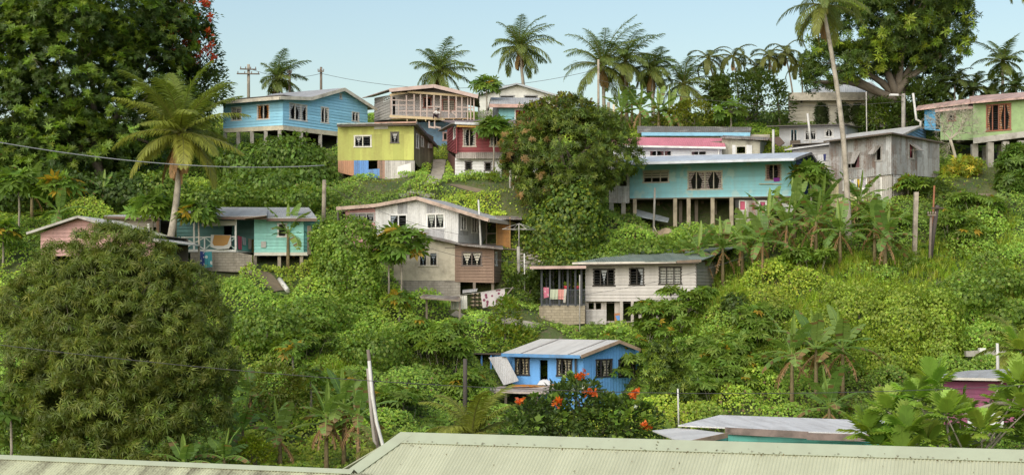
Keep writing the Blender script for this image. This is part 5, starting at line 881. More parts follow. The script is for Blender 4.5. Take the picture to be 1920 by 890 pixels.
tree('spreading_tree', 'massive spreading tree with thick leaning limbs behind the white hip roofed building', 'tree', GY(1692, 147), e, .85, .25, lean=W(1682, 190, 146), crowns=[dict(ells=e, nclump=1150, per=9, rc=.8, T=R7, size=.42, pal=[(.035, .065, .018), (.045, .075, .02), (.06, .10, .02)], axis='N', inner=.45, jit=.3), dict(ells=e[:4]+e[7:9], nclump=190, per=9, rc=.75, T=R7, size=.48, pal=[(.11, .17, .02), (.14, .19, .022)], axis='N', inner=.85)], group=TG, nl=9)
def shrub(name, label, px, py, Y, spots, pal, n=260, T=None, size=.3, cat='shrub', rc=.5, group='shrubs on the hillside', axis='D', inner=.5, per=9, tr=.12):
    e = [ell(a, b, c, d, Y) for a, b, c, d in spots]; return tree(name, label, cat, GY(px, Y) if py is None else G(px, py), e, tr, .3, crowns=[dict(ells=e, nclump=n, per=per, rc=rc, T=T_leaf(.5) if T is None else T, size=size, pal=pal, inner=inner, axis=axis)], group=group, twigs=False)
DG = [(.045, .075, .02), (.055, .09, .024), (.035, .06, .018)]; LG = [(.12, .18, .03), (.10, .15, .028), (.14, .20, .035)]
shrub('bushy_tree', 'rounded dark green tree below the slender palms, left of the white building', 1390, None, 150, [(1385, 185, 45, 45), (1440, 195, 45, 45), (1420, 165, 40, 30)], DG, 420, size=.36, cat='tree', rc=.7)
shrub('bushy_tree', 'narrow dark green tree standing right of the banana clump on the ridge', 1345, None, 151, [(1345, 175, 18, 30), (1350, 205, 22, 35)], DG, 200, size=.4, cat='tree')
shrub('light_green_bush', 'yellowish green bush behind the weathered dark roof with blue fascia', 1310, None, 150, [(1300, 215, 40, 25), (1265, 225, 40, 18)], [(.10, .13, .02), (.13, .15, .03)], 260)
shrub('bushy_tree', 'dark shady tree under the spreading tree, beside the lamp pole', 1655, None, 145, [(1650, 225, 40, 35), (1700, 235, 35, 40), (1730, 200, 40, 45)], DG, 420, size=.36, cat='tree', rc=.7)
for k, px in enumerate((1540, 1582, 1608)): shrub('potted_bush', ['dark spiky bush left of the tall leaning palm trunk, by the white wall', 'dark spiky bush by the white wall, middle of three', 'dark spiky bush by the white wall, nearest the big tree limb'][k], px, None, 147, [(px, 215, 9, 20)], [(.03, .045, .018)], 60, T=R8, size=.45, axis='N', rc=.3, group='bushes along the white wall', per=5)
shrub('light_green_bush', 'yellow green bush right of the spiky bushes, under the spreading tree', 1650, None, 146, [(1645, 215, 28, 22)], LG, 160)
shrub('leafy_bush', 'bright leafy bush below the bare branching tree', 1800, None, 132.5, [(1812, 312, 24, 14), (1790, 328, 22, 14)], [(.12, .18, .025), (.16, .19, .03), (.30, .26, .03)], 160, T=R7, axis='N', size=.35)
shrub('leafy_bush', 'dark leafy bush hanging at the right edge below the green house', 1900, None, 129, [(1905, 330, 35, 60), (1915, 410, 30, 60), (1890, 420, 20, 40)], [(.06, .11, .025), (.08, .14, .03)], 300, T=T_palmate(6, 2.2, .25), size=.6, axis='N')
shrub('leafy_bush', 'small bush against the white wall below the red house', 905, None, 132.6, [(885, 345, 18, 12), (925, 340, 14, 14)], LG, 60)
shrub('feathery_bush', 'greyish green feathery shrub between the iron house and the twin poles', 1755, None, 127.5, [(1752, 365, 30, 25)], DG, 120, size=.25)
shrub('leafy_bush', 'dense dark bushes beside the concrete block porch wall', 990, None, 119, [(985, 545, 45, 28), (1020, 530, 25, 30)], DG, 260)
shrub('leafy_bush', 'leafy bush with yellow leaves left of the blue house path', 945, None, 113, [(948, 590, 26, 30), (955, 640, 50, 25)], [(.08, .14, .02), (.12, .15, .02)], 220)
shrub('leafy_bush', 'loose leafy bush at the right corner of the bright blue house', 1240, None, 101, [(1243, 685, 32, 40), (1270, 740, 48, 40), (1235, 795, 40, 25)], LG+DG, 420, T=R7, axis='N', size=.3)
shrub('yellow_green_bush', 'small bright yellow green bush beside the white pipe and roof edge', 480, None, 88, [(485, 850, 28, 22), (470, 838, 20, 18)], [(.18, .24, .02), (.15, .2, .02)], 140, size=.2, rc=.3)
shrub('leafy_bush', 'olive leafy bush above the long leafed banana plant near the roof valley', 525, None, 96, [(520, 725, 45, 38), (560, 745, 40, 35)], [(.11, .13, .025), (.09, .12, .025)], 260, size=.24)
# bare plumeria
base = GY(1800, 132.8); o = thing('bare_tree', base, 'leafless pale branching frangipani tree in front of the green house', 'tree', TG); mb = MB(); f = W(1782, 262, 132.6); limb(mb, base-ZUP*.3, f, .16, .12, 0)
def br(p, d, L, r, k):
    q = p+unit(d)*L; mb.tube([p, (p+q)/2+rng.normal(size=3)*.04, q], [r, r*.9, r*.75], 5)
    if k < 6:
        for _ in range(3 if k < 3 else 2): br(q, unit(d)+rng.normal(size=3)*.55+np.array([0, 0, .18]), L*.82, r*.68, k+1)
for _ in range(4): br(f, np.array([rng.uniform(-1, 1), rng.uniform(-.6, .6), .8]), .85, .06, 0)
mb.build('trunk', plainm((.42, .38, .30), .9, .1, .2), o)
# palms
PG = 'coconut palms on the ridge'
palm('coconut_palm', 'large yellowing coconut palm with brown hanging fronds, in front of the blue stilt house', GY(306, 113), W(338, 252, 113.5), 27, 6.1, 'coconut palms on the slope', r=.24, yellow=.42, ylow=.8, el=(-.5, 1.42), droop=(.6, 1.15), ll=1.25, deadpal=(.19, .12, .07), dead=6, dl=3.4, nl=66, lw=.09, pal=(.085, .125, .03), curve=(.3, 0, 0))
palm('coconut_palm', 'tall thin coconut palm whose trunk crosses the rusty iron house', G(1592, 470), W(1543, 12, 124), 18, 5.0, 'coconut palms on the slope', r=.2, yellow=.2, ylow=.6, el=(-.5, 1.2), droop=(1., 1.7), ll=.95, dead=5, dl=2.8, nl=56, pal=(.06, .095, .035), curve=(.5, 0, 0), lw=.065, deadpal=(.17, .11, .07))
for px, py, Rr, nf, lb in ((520, 150, 2.9, 16, 'coconut palm behind the blue stilt house, between two poles'), (824, 135, 3.3, 20, 'coconut palm rising behind the pink verandah frame'), (974, 92, 3.9, 22, 'tall coconut palm standing clear above the white gabled house'), (1130, 125, 4.9, 22, 'broadest coconut palm of the ridge cluster, above the round mango tree'), (1172, 118, 4.0, 20, 'coconut palm at the heart of the ridge cluster, just right of the broadest one'), (1222, 135, 3.0, 16, 'smaller coconut palm at the right of the ridge cluster'), (1282, 160, 3.7, 17, 'coconut palm leaning right of the ridge cluster, left of the slender palms')):
    Y = 158 if px < 900 else 160 if px < 1000 else 153; palm('coconut_palm', lb, GY(px+(14 if px == 974 else 4), Y), W(px, py, Y), int(nf*rng.uniform(1., 1.35)), Rr*rng.uniform(1.0, 1.2), PG, r=.17, yellow=.15, ylow=.35, pal=(.065, .105, .035), el=(-.5, 1.45), droop=(.8, 1.6), ll=1.0, nl=54, lw=.062, hang=.6, plume=.15, nuts=3, dead=2+int(rng.integers(0, 3)), dl=1.9, deadpal=(.17, .12, .07), wind=(rng.uniform(.2, 1.1), 0, rng.uniform(-.3, .1)))
palm('coconut_palm', 'coconut palm above the dark foliage right of the spreading tree', GY(1880, 150), W(1880, 118, 150), 17, 3.2, PG, r=.16, yellow=.15, ylow=.3, nuts=0, nl=40, lw=.075, el=(-.4, 1.35))
for k, (px, py, bx) in enumerate(((1328, 112, 1352), (1374, 108, 1384), (1418, 128, 1414), (1442, 108, 1462), (1472, 100, 1490), (1500, 122, 1500))):
    Y = 152+k % 3; palm('slender_palm', 'slender arching palm on the skyline, %s of the row of six' % ('leftmost', 'second from left', 'third from left', 'third from right', 'second from right', 'rightmost')[k], GY(bx, Y), W(px, py, Y), 11, 2.9, 'slender palms on the skyline', r=.085, pal=(.05, .07, .028), yellow=.15, ylow=.5, el=(-.5, 1.1), droop=(1.6, 2.3), ll=.6, nl=34, nuts=0, lw=.07, crownshaft=True, dead=1, dl=1.2, curve=(.25, 0, 0))
for k, (px, py) in enumerate(((1755, 160), (1790, 140), (1825, 150), (1860, 165), (1905, 150), (1770, 190), (1850, 190))): palm('cane_palm', ('dark clumping palm nearest the spreading tree', 'tallest dark clumping palm behind the green house', 'dark clumping palm above the stepped pink roof', 'low dark clumping palm behind the pink fascia', 'dark clumping palm at the far right edge', 'lowest dark clumping palm behind the blue wall', 'dark clumping palm close behind the green wall top')[k], GY(px, 147), W(px, py+18, 147), 15, 2.7, 'dark clumping palms', r=.08, pal=(.035, .06, .02), yellow=.05, ylow=.1, el=(-.2, 1.35), droop=(1.2, 1.8), ll=.7, nl=34, nuts=0, lw=.08)
palm('young_palm', 'young stemless palm with feathery fronds left of the dark bushy tree', GY(1345, 151.5), W(1345, 190, 151.5), 12, 2.4, None, r=.1, el=(.3, 1.4), droop=(.5, 1.), nuts=0, lw=.08)
palm('young_palm', 'low young coconut palm with yellowish fronds in front of the blue house awning', GY(880, 84), W(885, 822, 84), 15, 3.7, None, r=.12, yellow=.4, ylow=.2, el=(.15, 1.3), droop=(.8, 1.4), ll=.85, nuts=0, nl=60, lw=.075, pal=(.10, .14, .03))
palm('young_palm', 'young coconut palm fronds hanging in from the right edge above the purple house', GY(1925, 92), W(1918, 660, 92), 16, 3.6, None, r=.14, yellow=.3, ylow=.2, el=(-.3, 1.2), droop=(.8, 1.4), ll=.75, nuts=0, nl=56, lw=.08, pal=(.09, .13, .03))
palm('young_palm', 'small fan of palm fronds beside the white pipe, at the roof corner', GY(735, 82), W(715, 850, 82), 10, 2.0, None, r=.1, yellow=.2, el=(.1, 1.2), droop=(.6, 1.2), ll=.7, nuts=0, nl=44, lw=.04, pal=(.10, .14, .05))
palm('coconut_palm', 'coconut palm of which one frond tip hangs into the top right corner', GY(1985, 120), W(1925, -70, 120), 16, 4.4, None, r=.2, el=(-.9, 1.1), nuts=0)
# bananas
ban = [((540, 512), 2.6, 8, 2.5, .7, 1, 'lone tall banana plant in front of the verandah house'), ((193, 400), 1.4, 5, 1.9, .55, 1, 'small banana plant above the pink gable'), ((60, 415), 2., 7, 2.3, .6, 1, 'banana plant among papaya leaves, far left'), ((20, 380), 2.4, 7, 2.2, .6, 1, 'banana plant against the left edge'), ((110, 450), 1.6, 6, 2.2, .6, 0, 'banana plant by the left eave of the pink gable')]
for (a, b), H, nl_, L_, w_, d_, lb in ban: banana(lb, G(a, b), H, nl_, L_, w_, d_)
grove = [((1310, 560), 3.2, 'banana plant whose leaves overlap the grey weatherboard house'), ((1355, 545), 2.9, 'banana plant at the right corner of the grey weatherboard house'), ((1392, 520), 2.6, 'banana plant behind the corner banana, by the green roof end'), ((1430, 535), 3.0, 'banana plant near the middle of the grove, with brown hanging leaf'), ((1440, 480), 2.7, 'banana plant above the green roof end'), ((1475, 500), 2.9, 'banana plant in the grove below the papaya tree'), ((1490, 455), 2.5, 'banana plant directly under the pink curtained lower windows'), ((1530, 490), 2.7, 'banana plant left of the tall palm trunk'), ((1540, 450), 2.5, 'banana plant under the lower turquoise wall corner'), ((1575, 500), 2.4, 'banana plant at the foot of the tall palm trunk'), ((1640, 500), 2.9, 'banana plant right of the tall palm trunk, with bare brown stem'), ((1660, 515), 2.5, 'rightmost banana plant of the grove, by the square post'), ((1610, 440), 2.3, 'banana plant under the rusty iron house')]
for (a, b), H, lb in grove: banana(lb, G(a, b), H*.95, 10, 2.7, .72, 3, .15)
for (a, b), Y, H, lb in (((1485, 765), 100, 3.1, 'left banana plant of the lower clump with frayed brown leaves'), ((1530, 770), 100, 3.4, 'tallest banana plant of the lower clump above the low tin roof'), ((1580, 770), 101, 3., 'right banana plant of the lower clump'), ((1555, 790), 97, 1.2, 'small banana sucker just above the low tin roof')): banana(lb, GY(a, Y), H, 9, 2.9, .75, 3, .2)
for px, Y, H, lb in ((1165, 150, 1.8, 'leftmost banana plant of the ridge clump'), (1200, 149, 2.0, 'banana plant with upright leaves in the ridge clump'), (1235, 149, 1.6, 'banana plant with a lit bract in the ridge clump'), (1255, 150, 1.5, 'rightmost banana plant of the ridge clump'), (1185, 152, 1.9, 'banana plant at the back of the ridge clump')): banana(lb, GY(px, Y), H, 8, 2.6, .65, 1, .12)
for px, Y, H, L_, lb in ((455, 90, 1.9, 2.6, 'banana plant with a broad arching leaf right of the mango tree'), (525, 89, 1.6, 2.5, 'low banana plant between the mango tree and the withered clump'), (470, 96, 2., 2., 'banana plant peeping out behind the mango tree'), (612, 88, 3.0, 2.3, 'left banana plant of the withered clump by the white pipe'), (645, 89, 3.3, 2.4, 'middle banana plant of the withered clump by the white pipe'), (672, 88, 2.9, 2.4, 'right banana plant of the withered clump by the white pipe'), (345, 80, 1.4, 1.8, 'banana plant under the mango tree, near the mossy roof'), (420, 82, 1.6, 1.8, 'banana plant with dead leaves below the mango tree edge')): banana(lb, GY(px, Y), H, 8, L_, .65, 7 if 600 < px < 700 else 3, .2)
# papayas and cassava
PP = T_palmate(8, 2.9, .32, .12); CS = T_palmate(7, 2.5, .30, .25); PGr = [(.08, .14, .028), (.10, .165, .03), (.065, .12, .025)]; CGr = [(.095, .16, .035), (.115, .18, .04), (.08, .135, .03)]
def papaya(label, base, H, n=26, rad=1., leaf=.55, y=.06, **k): return stalked('papaya_tree', label, 'papaya tree', base, H, int(n*1.5), rad, leaf, PP, PGr, .1, 'papaya trees', yellow=y, **k)
papaya('papaya tree in front of the red house', GY(925, 132.8), 4.4, 46, 1.5, .8, .04); papaya('papaya tree in front of the long turquoise house, right end', GY(1520, 127.5), 3.9, 40, 1.6, .85, .06)
papaya('papaya tree with a dead leg of yellow leaves beside the verandah house mattress', GY(372, 114), 4.6, 44, 1.5, .75, .10); papaya('leafy papaya tree left of the coconut palm trunk', GY(285, 115), 3.4, 46, 1.6, .8, .02); papaya('dark papaya tree in front of the beige timber wall', GY(752, 115.5), 5.2, 60, 1.9, .8, .05)
papaya('low papaya tree with yellow leaves under the beige house', GY(748, 113.8), 1.8, 26, 1., .5, .12); papaya('second papaya tree between creeper column and beige house', GY(728, 115.2), 4.0, 40, 1.3, .65, .06); papaya('papaya tree on the ridge behind the pink roofed house', GY(1370, 147), 2.2, 34, 1.5, .7, 0); papaya('papaya tree behind the red house, against the sky', GY(912, 151), 4.2, 30, 1.3, .7, .05)
papaya('small yellow leafed papaya tree on the lower slope', GY(548, 101), 2.6, 22, .9, .5, .2); papaya('thin papaya tree beside the shrubs on the lower slope', GY(582, 97), 3., 22, .9, .5, .08); papaya('papaya tree at the lower left edge', GY(20, 84), 4.6, 40, 1.5, .8, .04); papaya('taller papaya tree behind the lower left corner', GY(40, 88), 3.2, 34, 1.3, .7, .03)
papaya('papaya tree on the left, above the roof of the pink gable', GY(35, 116), 3.8, 44, 1.6, .8, .03); papaya('papaya tree with yellowing leaves left of the pink gable peak', GY(110, 116), 3.2, 44, 1.5, .8, .12); papaya('papaya tree at the left edge behind the mango tree', GY(5, 111), 3., 36, 1.4, .8, .08)
def cassava(label, px, Y, H, n=90, stems=9, spread=1.6, leaf=.52, rad=.75, y=.02): return stalked('cassava_plant', label, 'cassava', GY(px, Y), H*.9, int(n*2.2), rad, leaf, CS, CGr, .02, 'cassava plants', stems=stems, spread=spread, yellow=y, low=-.1)
cs = [(830, 107, 3.1, 230, 14, 2.0, 'big cassava clump with tall bare stems left of the blue house'), (795, 108, 2.8, 150, 10, 1.4, 'cassava clump left of the tall stemmed one'), (1250, 112, 2.4, 170, 12, 1.6, 'cassava clump hiding the lower right of the grey weatherboard house'), (1290, 113, 2.6, 150, 10, 1.4, 'tall cassava clump at the corner of the grey weatherboard house'), (1195, 110.5, 2.0, 150, 12, 1.8, 'cassava clump below the grey weatherboard house'), (1120, 110, 1.8, 140, 12, 1.7, 'cassava clump above the blue house roof'), (1060, 111, 1.8, 100, 9, 1.3, 'small cassava clump beside the concrete block wall'), (1330, 106, 1.9, 170, 12, 1.8, 'cassava clump on the grassy slope right of the blue house'), (1385, 104, 2.2, 190, 13, 1.8, 'cassava clump with stems showing, left of the lower bananas'), (1290, 103, 1.9, 150, 12, 1.7, 'cassava clump nearer the blue house'), (1345, 101, 1.8, 150, 12, 1.7, 'cassava clump above the low tin roof'), (1420, 109, 1.8, 140, 10, 1.5, 'cassava clump high on the grassy slope'), (880, 104, 1.7, 90, 8, 1.2, 'low cassava clump by the dark post'), (1520, 117, 1.7, 90, 8, 1.2, 'cassava clump under the banana grove'), (1655, 122, 1.7, 110, 9, 1.4, 'cassava clump left of the square post'), (1780, 121, 1.8, 150, 11, 1.9, 'cassava clump right of the twin poles'), (1830, 124, 1.7, 130, 10, 1.7, 'cassava clump on the slope below the green house'), (560, 106, 1.8, 150, 12, 1.9, 'cassava clump on the slope left of the creeper column'), (620, 99, 1.8, 130, 10, 1.6, 'cassava clump above the withered bananas'), (760, 98, 1.8, 130, 10, 1.6, 'cassava clump in the hollow left of the awning'), (1700, 128, 1.6, 90, 8, 1.2, 'cassava clump beside the iron house lower wall')]
for px, Y, H, n, st, sp, lb in cs: cassava(lb, px, Y, H, n, st, sp)
# creeper mounds
MG = 'creeper covered mounds'
mound('creeper_mound', 'large mound of glossy creeper below the blue stilt house', 'creeper', [ell(535, 305, 78, 48, 137), ell(455, 322, 72, 46, 136.5), ell(592, 345, 46, 42, 134), ell(510, 355, 90, 38, 133)], 42, .42, [(.07, .125, .028), (.085, .145, .03), (.06, .105, .025)], MG, T=T_leaf(.6, .12, .07))
mound('creeper_mound', 'tall column of creeper leaves left of the beige and white house', 'creeper', [ell(650, 470, 50, 60, 115), ell(668, 440, 42, 32, 115), ell(625, 540, 45, 85, 115), ell(680, 540, 35, 70, 114.5), ell(655, 600, 60, 50, 113), ell(610, 450, 30, 40, 117)], 110, .21, [(.095, .165, .03), (.115, .19, .035), (.08, .14, .026), (.14, .21, .04)], MG)
mound('creeper_mound', 'dark creeper curtain hanging under the round mango tree', 'creeper', [ell(1075, 420, 62, 85, 123.5), ell(1020, 445, 45, 60, 123), ell(1108, 450, 26, 45, 124), ell(1070, 500, 60, 30, 121.5)], 60, .28, [(.055, .10, .02), (.07, .12, .025), (.12, .16, .02), (.045, .08, .02)], MG)
mound('creeper_mound', 'big billowing creeper mound right of the lower banana clump', 'creeper', [ell(1690, 610, 95, 75, 107), ell(1610, 585, 80, 55, 109), ell(1750, 650, 60, 62, 105.5), ell(1660, 680, 70, 45, 104.5), ell(1540, 620, 60, 45, 107)], 130, .185, [(.15, .21, .035), (.17, .24, .04), (.115, .17, .03), (.19, .26, .045)], MG, tendril=1)
mound('creeper_mound', 'creeper covered stump rounded like a bell beside the palm at right', 'creeper', [ell(1765, 600, 42, 60, 104.5), ell(1770, 660, 40, 50, 104)], 130, .19, [(.14, .21, .035), (.16, .23, .04), (.12, .18, .03)], MG)
mound('creeper_mound', 'low creeper bank beneath the long turquoise house', 'creeper', [ell(1210, 470, 90, 22, 124), ell(1310, 455, 70, 16, 126), ell(1140, 485, 60, 22, 122)], 55, .24, VINE, MG)
mound('creeper_mound', 'small round creeper hump on the grass right of the weatherboard house', 'creeper', [ell(1377, 575, 25, 26, 111.5)], 70, .26, DG, MG)
mound('creeper_mound', 'creeper bank between the mossy roof valley and the creeper column', 'creeper', [ell(580, 600, 75, 45, 110), ell(500, 620, 70, 45, 106), ell(700, 660, 70, 40, 106)], 50, .25, VINE, MG)
mound('creeper_mound', 'creeper bank on the slope above the left verandah roof', 'creeper', [ell(420, 375, 90, 28, 128), ell(560, 378, 80, 25, 129), ell(300, 360, 60, 35, 128)], 50, .28, VINE, MG)
mound('creeper_mound', 'creeper bank at the right edge under the twin poles', 'creeper', [ell(1800, 560, 70, 32, 110), ell(1890, 590, 60, 30, 109), ell(1870, 530, 60, 25, 113)], 50, .27, VINE, MG)
mound('creeper_mound', 'overgrown dark bank behind the left papayas', 'creeper', [ell(80, 370, 130, 50, 127), ell(240, 370, 80, 45, 128)], 45, .34, [(.035, .065, .018), (.045, .08, .02)], MG)
mound('creeper_mound', 'overgrown shrubs at lower left between mango tree and mossy roof', 'creeper', [ell(40, 780, 60, 70, 86), ell(100, 830, 60, 40, 84)], 60, .2, [(.08, .13, .03), (.10, .15, .03)], MG)
# breadfruit, lower right
BF = T_lobed(6); e = [ell(1745, 770, 100, 55, 57), ell(1660, 790, 70, 50, 56), ell(1840, 770, 80, 70, 57), ell(1905, 760, 50, 90, 58), ell(1760, 700, 40, 40, 58)]; o = thing('breadfruit_tree', GY(1790, 57), 'breadfruit tree with big lobed leaves at the lower right', 'tree', TG); mb = MB(); cl = [(1625, 800), (1665, 762), (1700, 800), (1720, 740), (1750, 712), (1775, 770), (1800, 772), (1840, 800), (1912, 712), (1900, 745), (1890, 780), (1925, 760), (1650, 830), (1740, 825), (1800, 835), (1915, 650), (1930, 820), (1690, 845)]
V, C = [], []; f = GY(1800, 57.5)+ZUP*4.2
limb(mb, GY(1800, 57.5), f, .22, .15, 0)
for k, (a, b) in enumerate(cl):
    c = W(a, b+10, 56+rng.uniform(-1.6, 1.8)); limb(mb, f, c, .07, .02, .05); n = 13; az = np.arange(n)*2.4+k; el_ = np.linspace(1.35, -.1, n)+rng.uniform(-.15, .15, n); D = np.stack([np.cos(az)*np.cos(el_), np.sin(az)*np.cos(el_), np.sin(el_)], 1); Nn = np.stack([-np.cos(az)*np.sin(el_), -np.sin(az)*np.sin(el_), np.cos(el_)], 1)
    V.append(scatter(BF, c+D*.12, D, Nn, rng.uniform(.75, 1.05, n))); C.append(cols(n, len(BF), [(.15, .23, .05), (.18, .26, .06), (.12, .20, .045)]))
mb.tube([W(1775, 800, 57), W(1820, 770, 56.6), W(1870, 755, 56.4), W(1930, 758, 56.5)], [.05, .06, .07, .09], 7); mb.build('trunk', BARKP, o); leafobj('crown', np.concatenate(V), np.concatenate(C), o)
# orange flowering tree in front of the blue house
e = [ell(1075, 775, 75, 55, 77), ell(1010, 790, 55, 45, 76.5), ell(1150, 790, 60, 45, 77), ell(1085, 742, 40, 34, 78), ell(1195, 800, 45, 42, 77), ell(985, 815, 45, 35, 76)]
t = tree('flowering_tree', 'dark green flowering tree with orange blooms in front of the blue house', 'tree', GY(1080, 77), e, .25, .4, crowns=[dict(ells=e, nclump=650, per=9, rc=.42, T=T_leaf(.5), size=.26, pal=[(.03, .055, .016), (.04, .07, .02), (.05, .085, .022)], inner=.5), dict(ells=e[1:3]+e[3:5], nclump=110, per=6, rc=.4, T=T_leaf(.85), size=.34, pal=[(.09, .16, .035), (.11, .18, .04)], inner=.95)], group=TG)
heads(t, [W(a, b, Y) for a, b, Y in ((1095, 702, 76.9), (1113, 737, 75.9), (1043, 757, 75.6), (1187, 740, 76.4), (1208, 798, 75.6), (975, 753, 75.8), (1085, 706, 77), (1103, 735, 75.9), (1048, 752, 75.6), (1216, 800, 75.7), (1193, 735, 76.4))], [(.62, .12, .02), (.70, .19, .03), (.5, .09, .02)], .27, 22)
heads(t, [W(a, b, Y) for a, b, Y in ((1092, 727, 76), (1194, 762, 75.7), (1074, 730, 76.2))], [(.8, .8, .78)], .16, 12, 'white_flower')
# ---------------------------------------------------------------- poles, wires, washing and other things
def pole(name, label, cat, base, top, r, mat=POSTM, group=None, arms=(), square=False):
    base = np.asarray(base, float); top = np.asarray(top, float); o = thing(name, base, label, cat, group); mb = MB()
    if square: mb.beam(base-ZUP*.5, top, r*2, r*2)
    else: mb.tube([base-ZUP*.5, (base+top)/2, top], [r, r*.93, r*.85], 9)
    mb.build('post', mat, o)
    for (dz, w, yaw) in arms:
        mb = MB(); mb.box(top-ZUP*dz-np.array([0, r+.06, 0]), (w, .1, .12), yaw); a = mb.build('crossarm', WOODOLD, o)
        for k in range(4): mb = MB(); x = (k-1.5)/1.5*w*.45; c = top-ZUP*(dz-.06)-np.array([0, r+.06, 0])+np.array([x*math.cos(yaw), x*math.sin(yaw), 0]); mb.tube([c, c+ZUP*.1, c+ZUP*.2], [.04, .06, .03], 6); mb.build('insulator', plainm((.25, .2, .17)), a)
    return o
UG = 'utility poles'
p1 = W(466, 121, 156); p2 = W(543, 132, 158); p3 = W(602, 126, 158)
pole('utility_pole', 'utility pole with two crossarms left of the palm behind the blue stilt house', 'utility pole', GY(466, 156), p1, .16, arms=((.5, 1.6, .2), (.95, 2.2, .1)), group=UG); pole('utility_pole', 'dark pole standing against the palm behind the blue stilt house', 'utility pole', GY(543, 158), p2, .15, WOODOLD, UG, arms=((.25, .5, 0),)); pole('utility_pole', 'plain pole alone on the skyline above the blue roof', 'utility pole', GY(602, 158), p3, .14, WOODOLD, UG, arms=((.45, .6, 0),))
p4 = W(1122, 112, 148); pole('utility_pole', 'thin pale pole in front of the broadest coconut palm', 'utility pole', GY(1122, 148), p4, .12, POSTM, UG); pole('wooden_post', 'short grey post between the mango tree and the ridge bananas', 'post', GY(1141, 146), W(1141, 192, 146), .16, POSTM); pole('wooden_post', 'taller pale post right of the short grey one, by the ridge bananas', 'post', GY(1150, 145), W(1151, 196, 145), .13, CREAM)
o = pole('street_lamp', 'concrete pole with a lamp arm beneath the spreading tree', 'street lamp', GY(1694, 142), W(1694, 176, 142), .2, CONC, None); mb = MB(); a = W(1694, 180, 141.8); mb.beam(a, W(1676, 177, 140.8), .07, .07); mb.build('lamp_arm', CONC, o); mb = MB(); b = W(1676, 178, 140.8); mb.box(b, (.75, .3, .16), .2); mb.build('lamp_head', plainm((.7, .7, .68)), o)
pole('vent_pipe', 'leaning white vent pipe before the grey flat roofed house', 'pipe', W(1520, 262, 138), W(1514, 213, 138), .11, PIPEW, 'white vent pipes'); pole('vent_pipe', 'straight white vent pipe behind the long turquoise roof', 'pipe', W(1450, 288, 135), W(1450, 243, 135), .12, PIPEW, 'white vent pipes')
o = thing('service_pipe', W(1726, 236, 138), 'crooked white pipe rising from the broad white roof', 'pipe'); mb = MB(); mb.tube([W(1712, 175, 138), W(1717, 215, 138), W(1718, 224, 138), W(1726, 228, 138), W(1726, 240, 138)], .1, 8); mb.build('pipe', PIPEW, o)
pole('thin_mast', 'thin grey mast between the grey flat roof and the lamp pole', 'mast', GY(1626, 140), W(1624, 172, 140), .05, GREYW)
pole('square_post', 'pale square timber post on the slope left of the twin poles', 'post', GY(1714, 119), W(1718, 360, 119), .15, plainm((.38, .33, .27), .9, .2, .5), square=True)
tw = 'twin dark poles'; o = pole('weathered_pole', 'thick blackened pole leaning right in the twin pair', 'pole', GY(1742, 118), W(1758, 385, 118), .17, plainm((.085, .07, .065), .9, .3, .4), tw); mb = MB(); mb.box(W(1758, 390, 117.8), (.9, .25, .12), .3); mb.build('bracket', DARKWOOD, o); pole('weathered_pole', 'slim grey pole of the twin pair, capped with a bracket', 'pole', GY(1743, 117.6), W(1746, 402, 117.6), .11, plainm((.22, .18, .15), .9, .3, .4), tw, arms=((.05, .6, 0),)); pole('rusty_pipe', 'rust red steel pipe standing behind the twin poles', 'pipe', GY(1746, 118.4), W(1752, 348, 118.4), .08, plainm((.25, .10, .05), .9, .2, .4))
pole('wooden_post', 'grey post beside the creeper column, carrying the long cable', 'post', G(606, 455), W(608, 338, 121), .17, POSTM); pole('wooden_post', 'dark charred post left of the blue house awning', 'post', GY(872, 99), W(872, 672, 99), .15, plainm((.07, .06, .055), .9, .2, .3)); pole('white_pipe', 'thin white pipe leaning against the two storey house', 'pipe', W(902, 458, 119.5), W(897, 375, 120.5), .08, PIPEW)
pole('steel_pole', 'slim pale pole standing before the long turquoise stilts', 'pole', GY(1225, 130.3), W(1228, 352, 130.3), .1, GREYW); pole('timber_stake', 'leaning thin timber below the slim pale pole', 'stake', G(1236, 446), W(1226, 424, 129.5), .05, CREAM); pole('porch_pole', 'thin white pole before the concrete block porch', 'pole', GY(1087, 114.6), W(1087, 515, 114.6), .045, GREYW); pole('white_pipe', 'white pipe leaning beside the coconut palm trunk', 'pipe', GY(322, 114.5), W(328, 408, 114.5), .07, PIPEW); pole('white_pipe', 'white upright pipe in the bushes above the low tin roof', 'pipe', GY(1273, 97), W(1271, 728, 97), .06, PIPEW); pole('white_pipe', 'white pipe standing above the purple house roof', 'pipe', W(1871, 690, 84), W(1870, 642, 84), .09, PIPEW)
pole('timber_stake', 'stick leaning on the bank below the red house', 'stake', GY(960, 130.5), W(968, 330, 130), .05, CREAM); pole('timber_stake', 'short pale post on the bank under the flowering mango', 'stake', GY(957, 131.5), W(957, 320, 131.5), .12, GREYW)
o = pole('service_pole', 'dark curved conduit rising beside the foreground roof corner', 'pipe', W(712, 840, 40), W(690, 655, 40), .05, plainm((.16, .13, .11), .8, .2, .4)); mb = MB(); mb.tube([W(690, 690, 40), W(697, 780, 40), W(702, 825, 40), W(714, 842, 40)], .045, 7); mb.build('conduit', plainm((.3, .27, .24)), o)
o = thing('white_conduit', W(718, 850, 39.6), 'white bent conduit pipe beside the foreground roof corner', 'pipe'); mb = MB(); mb.tube([W(692, 676, 39.6), W(698, 740, 39.6), W(706, 790, 39.6), W(720, 842, 39.6), W(722, 860, 39.6)], [.045]*5, 8); mb.build('pipe', PIPEW, o)
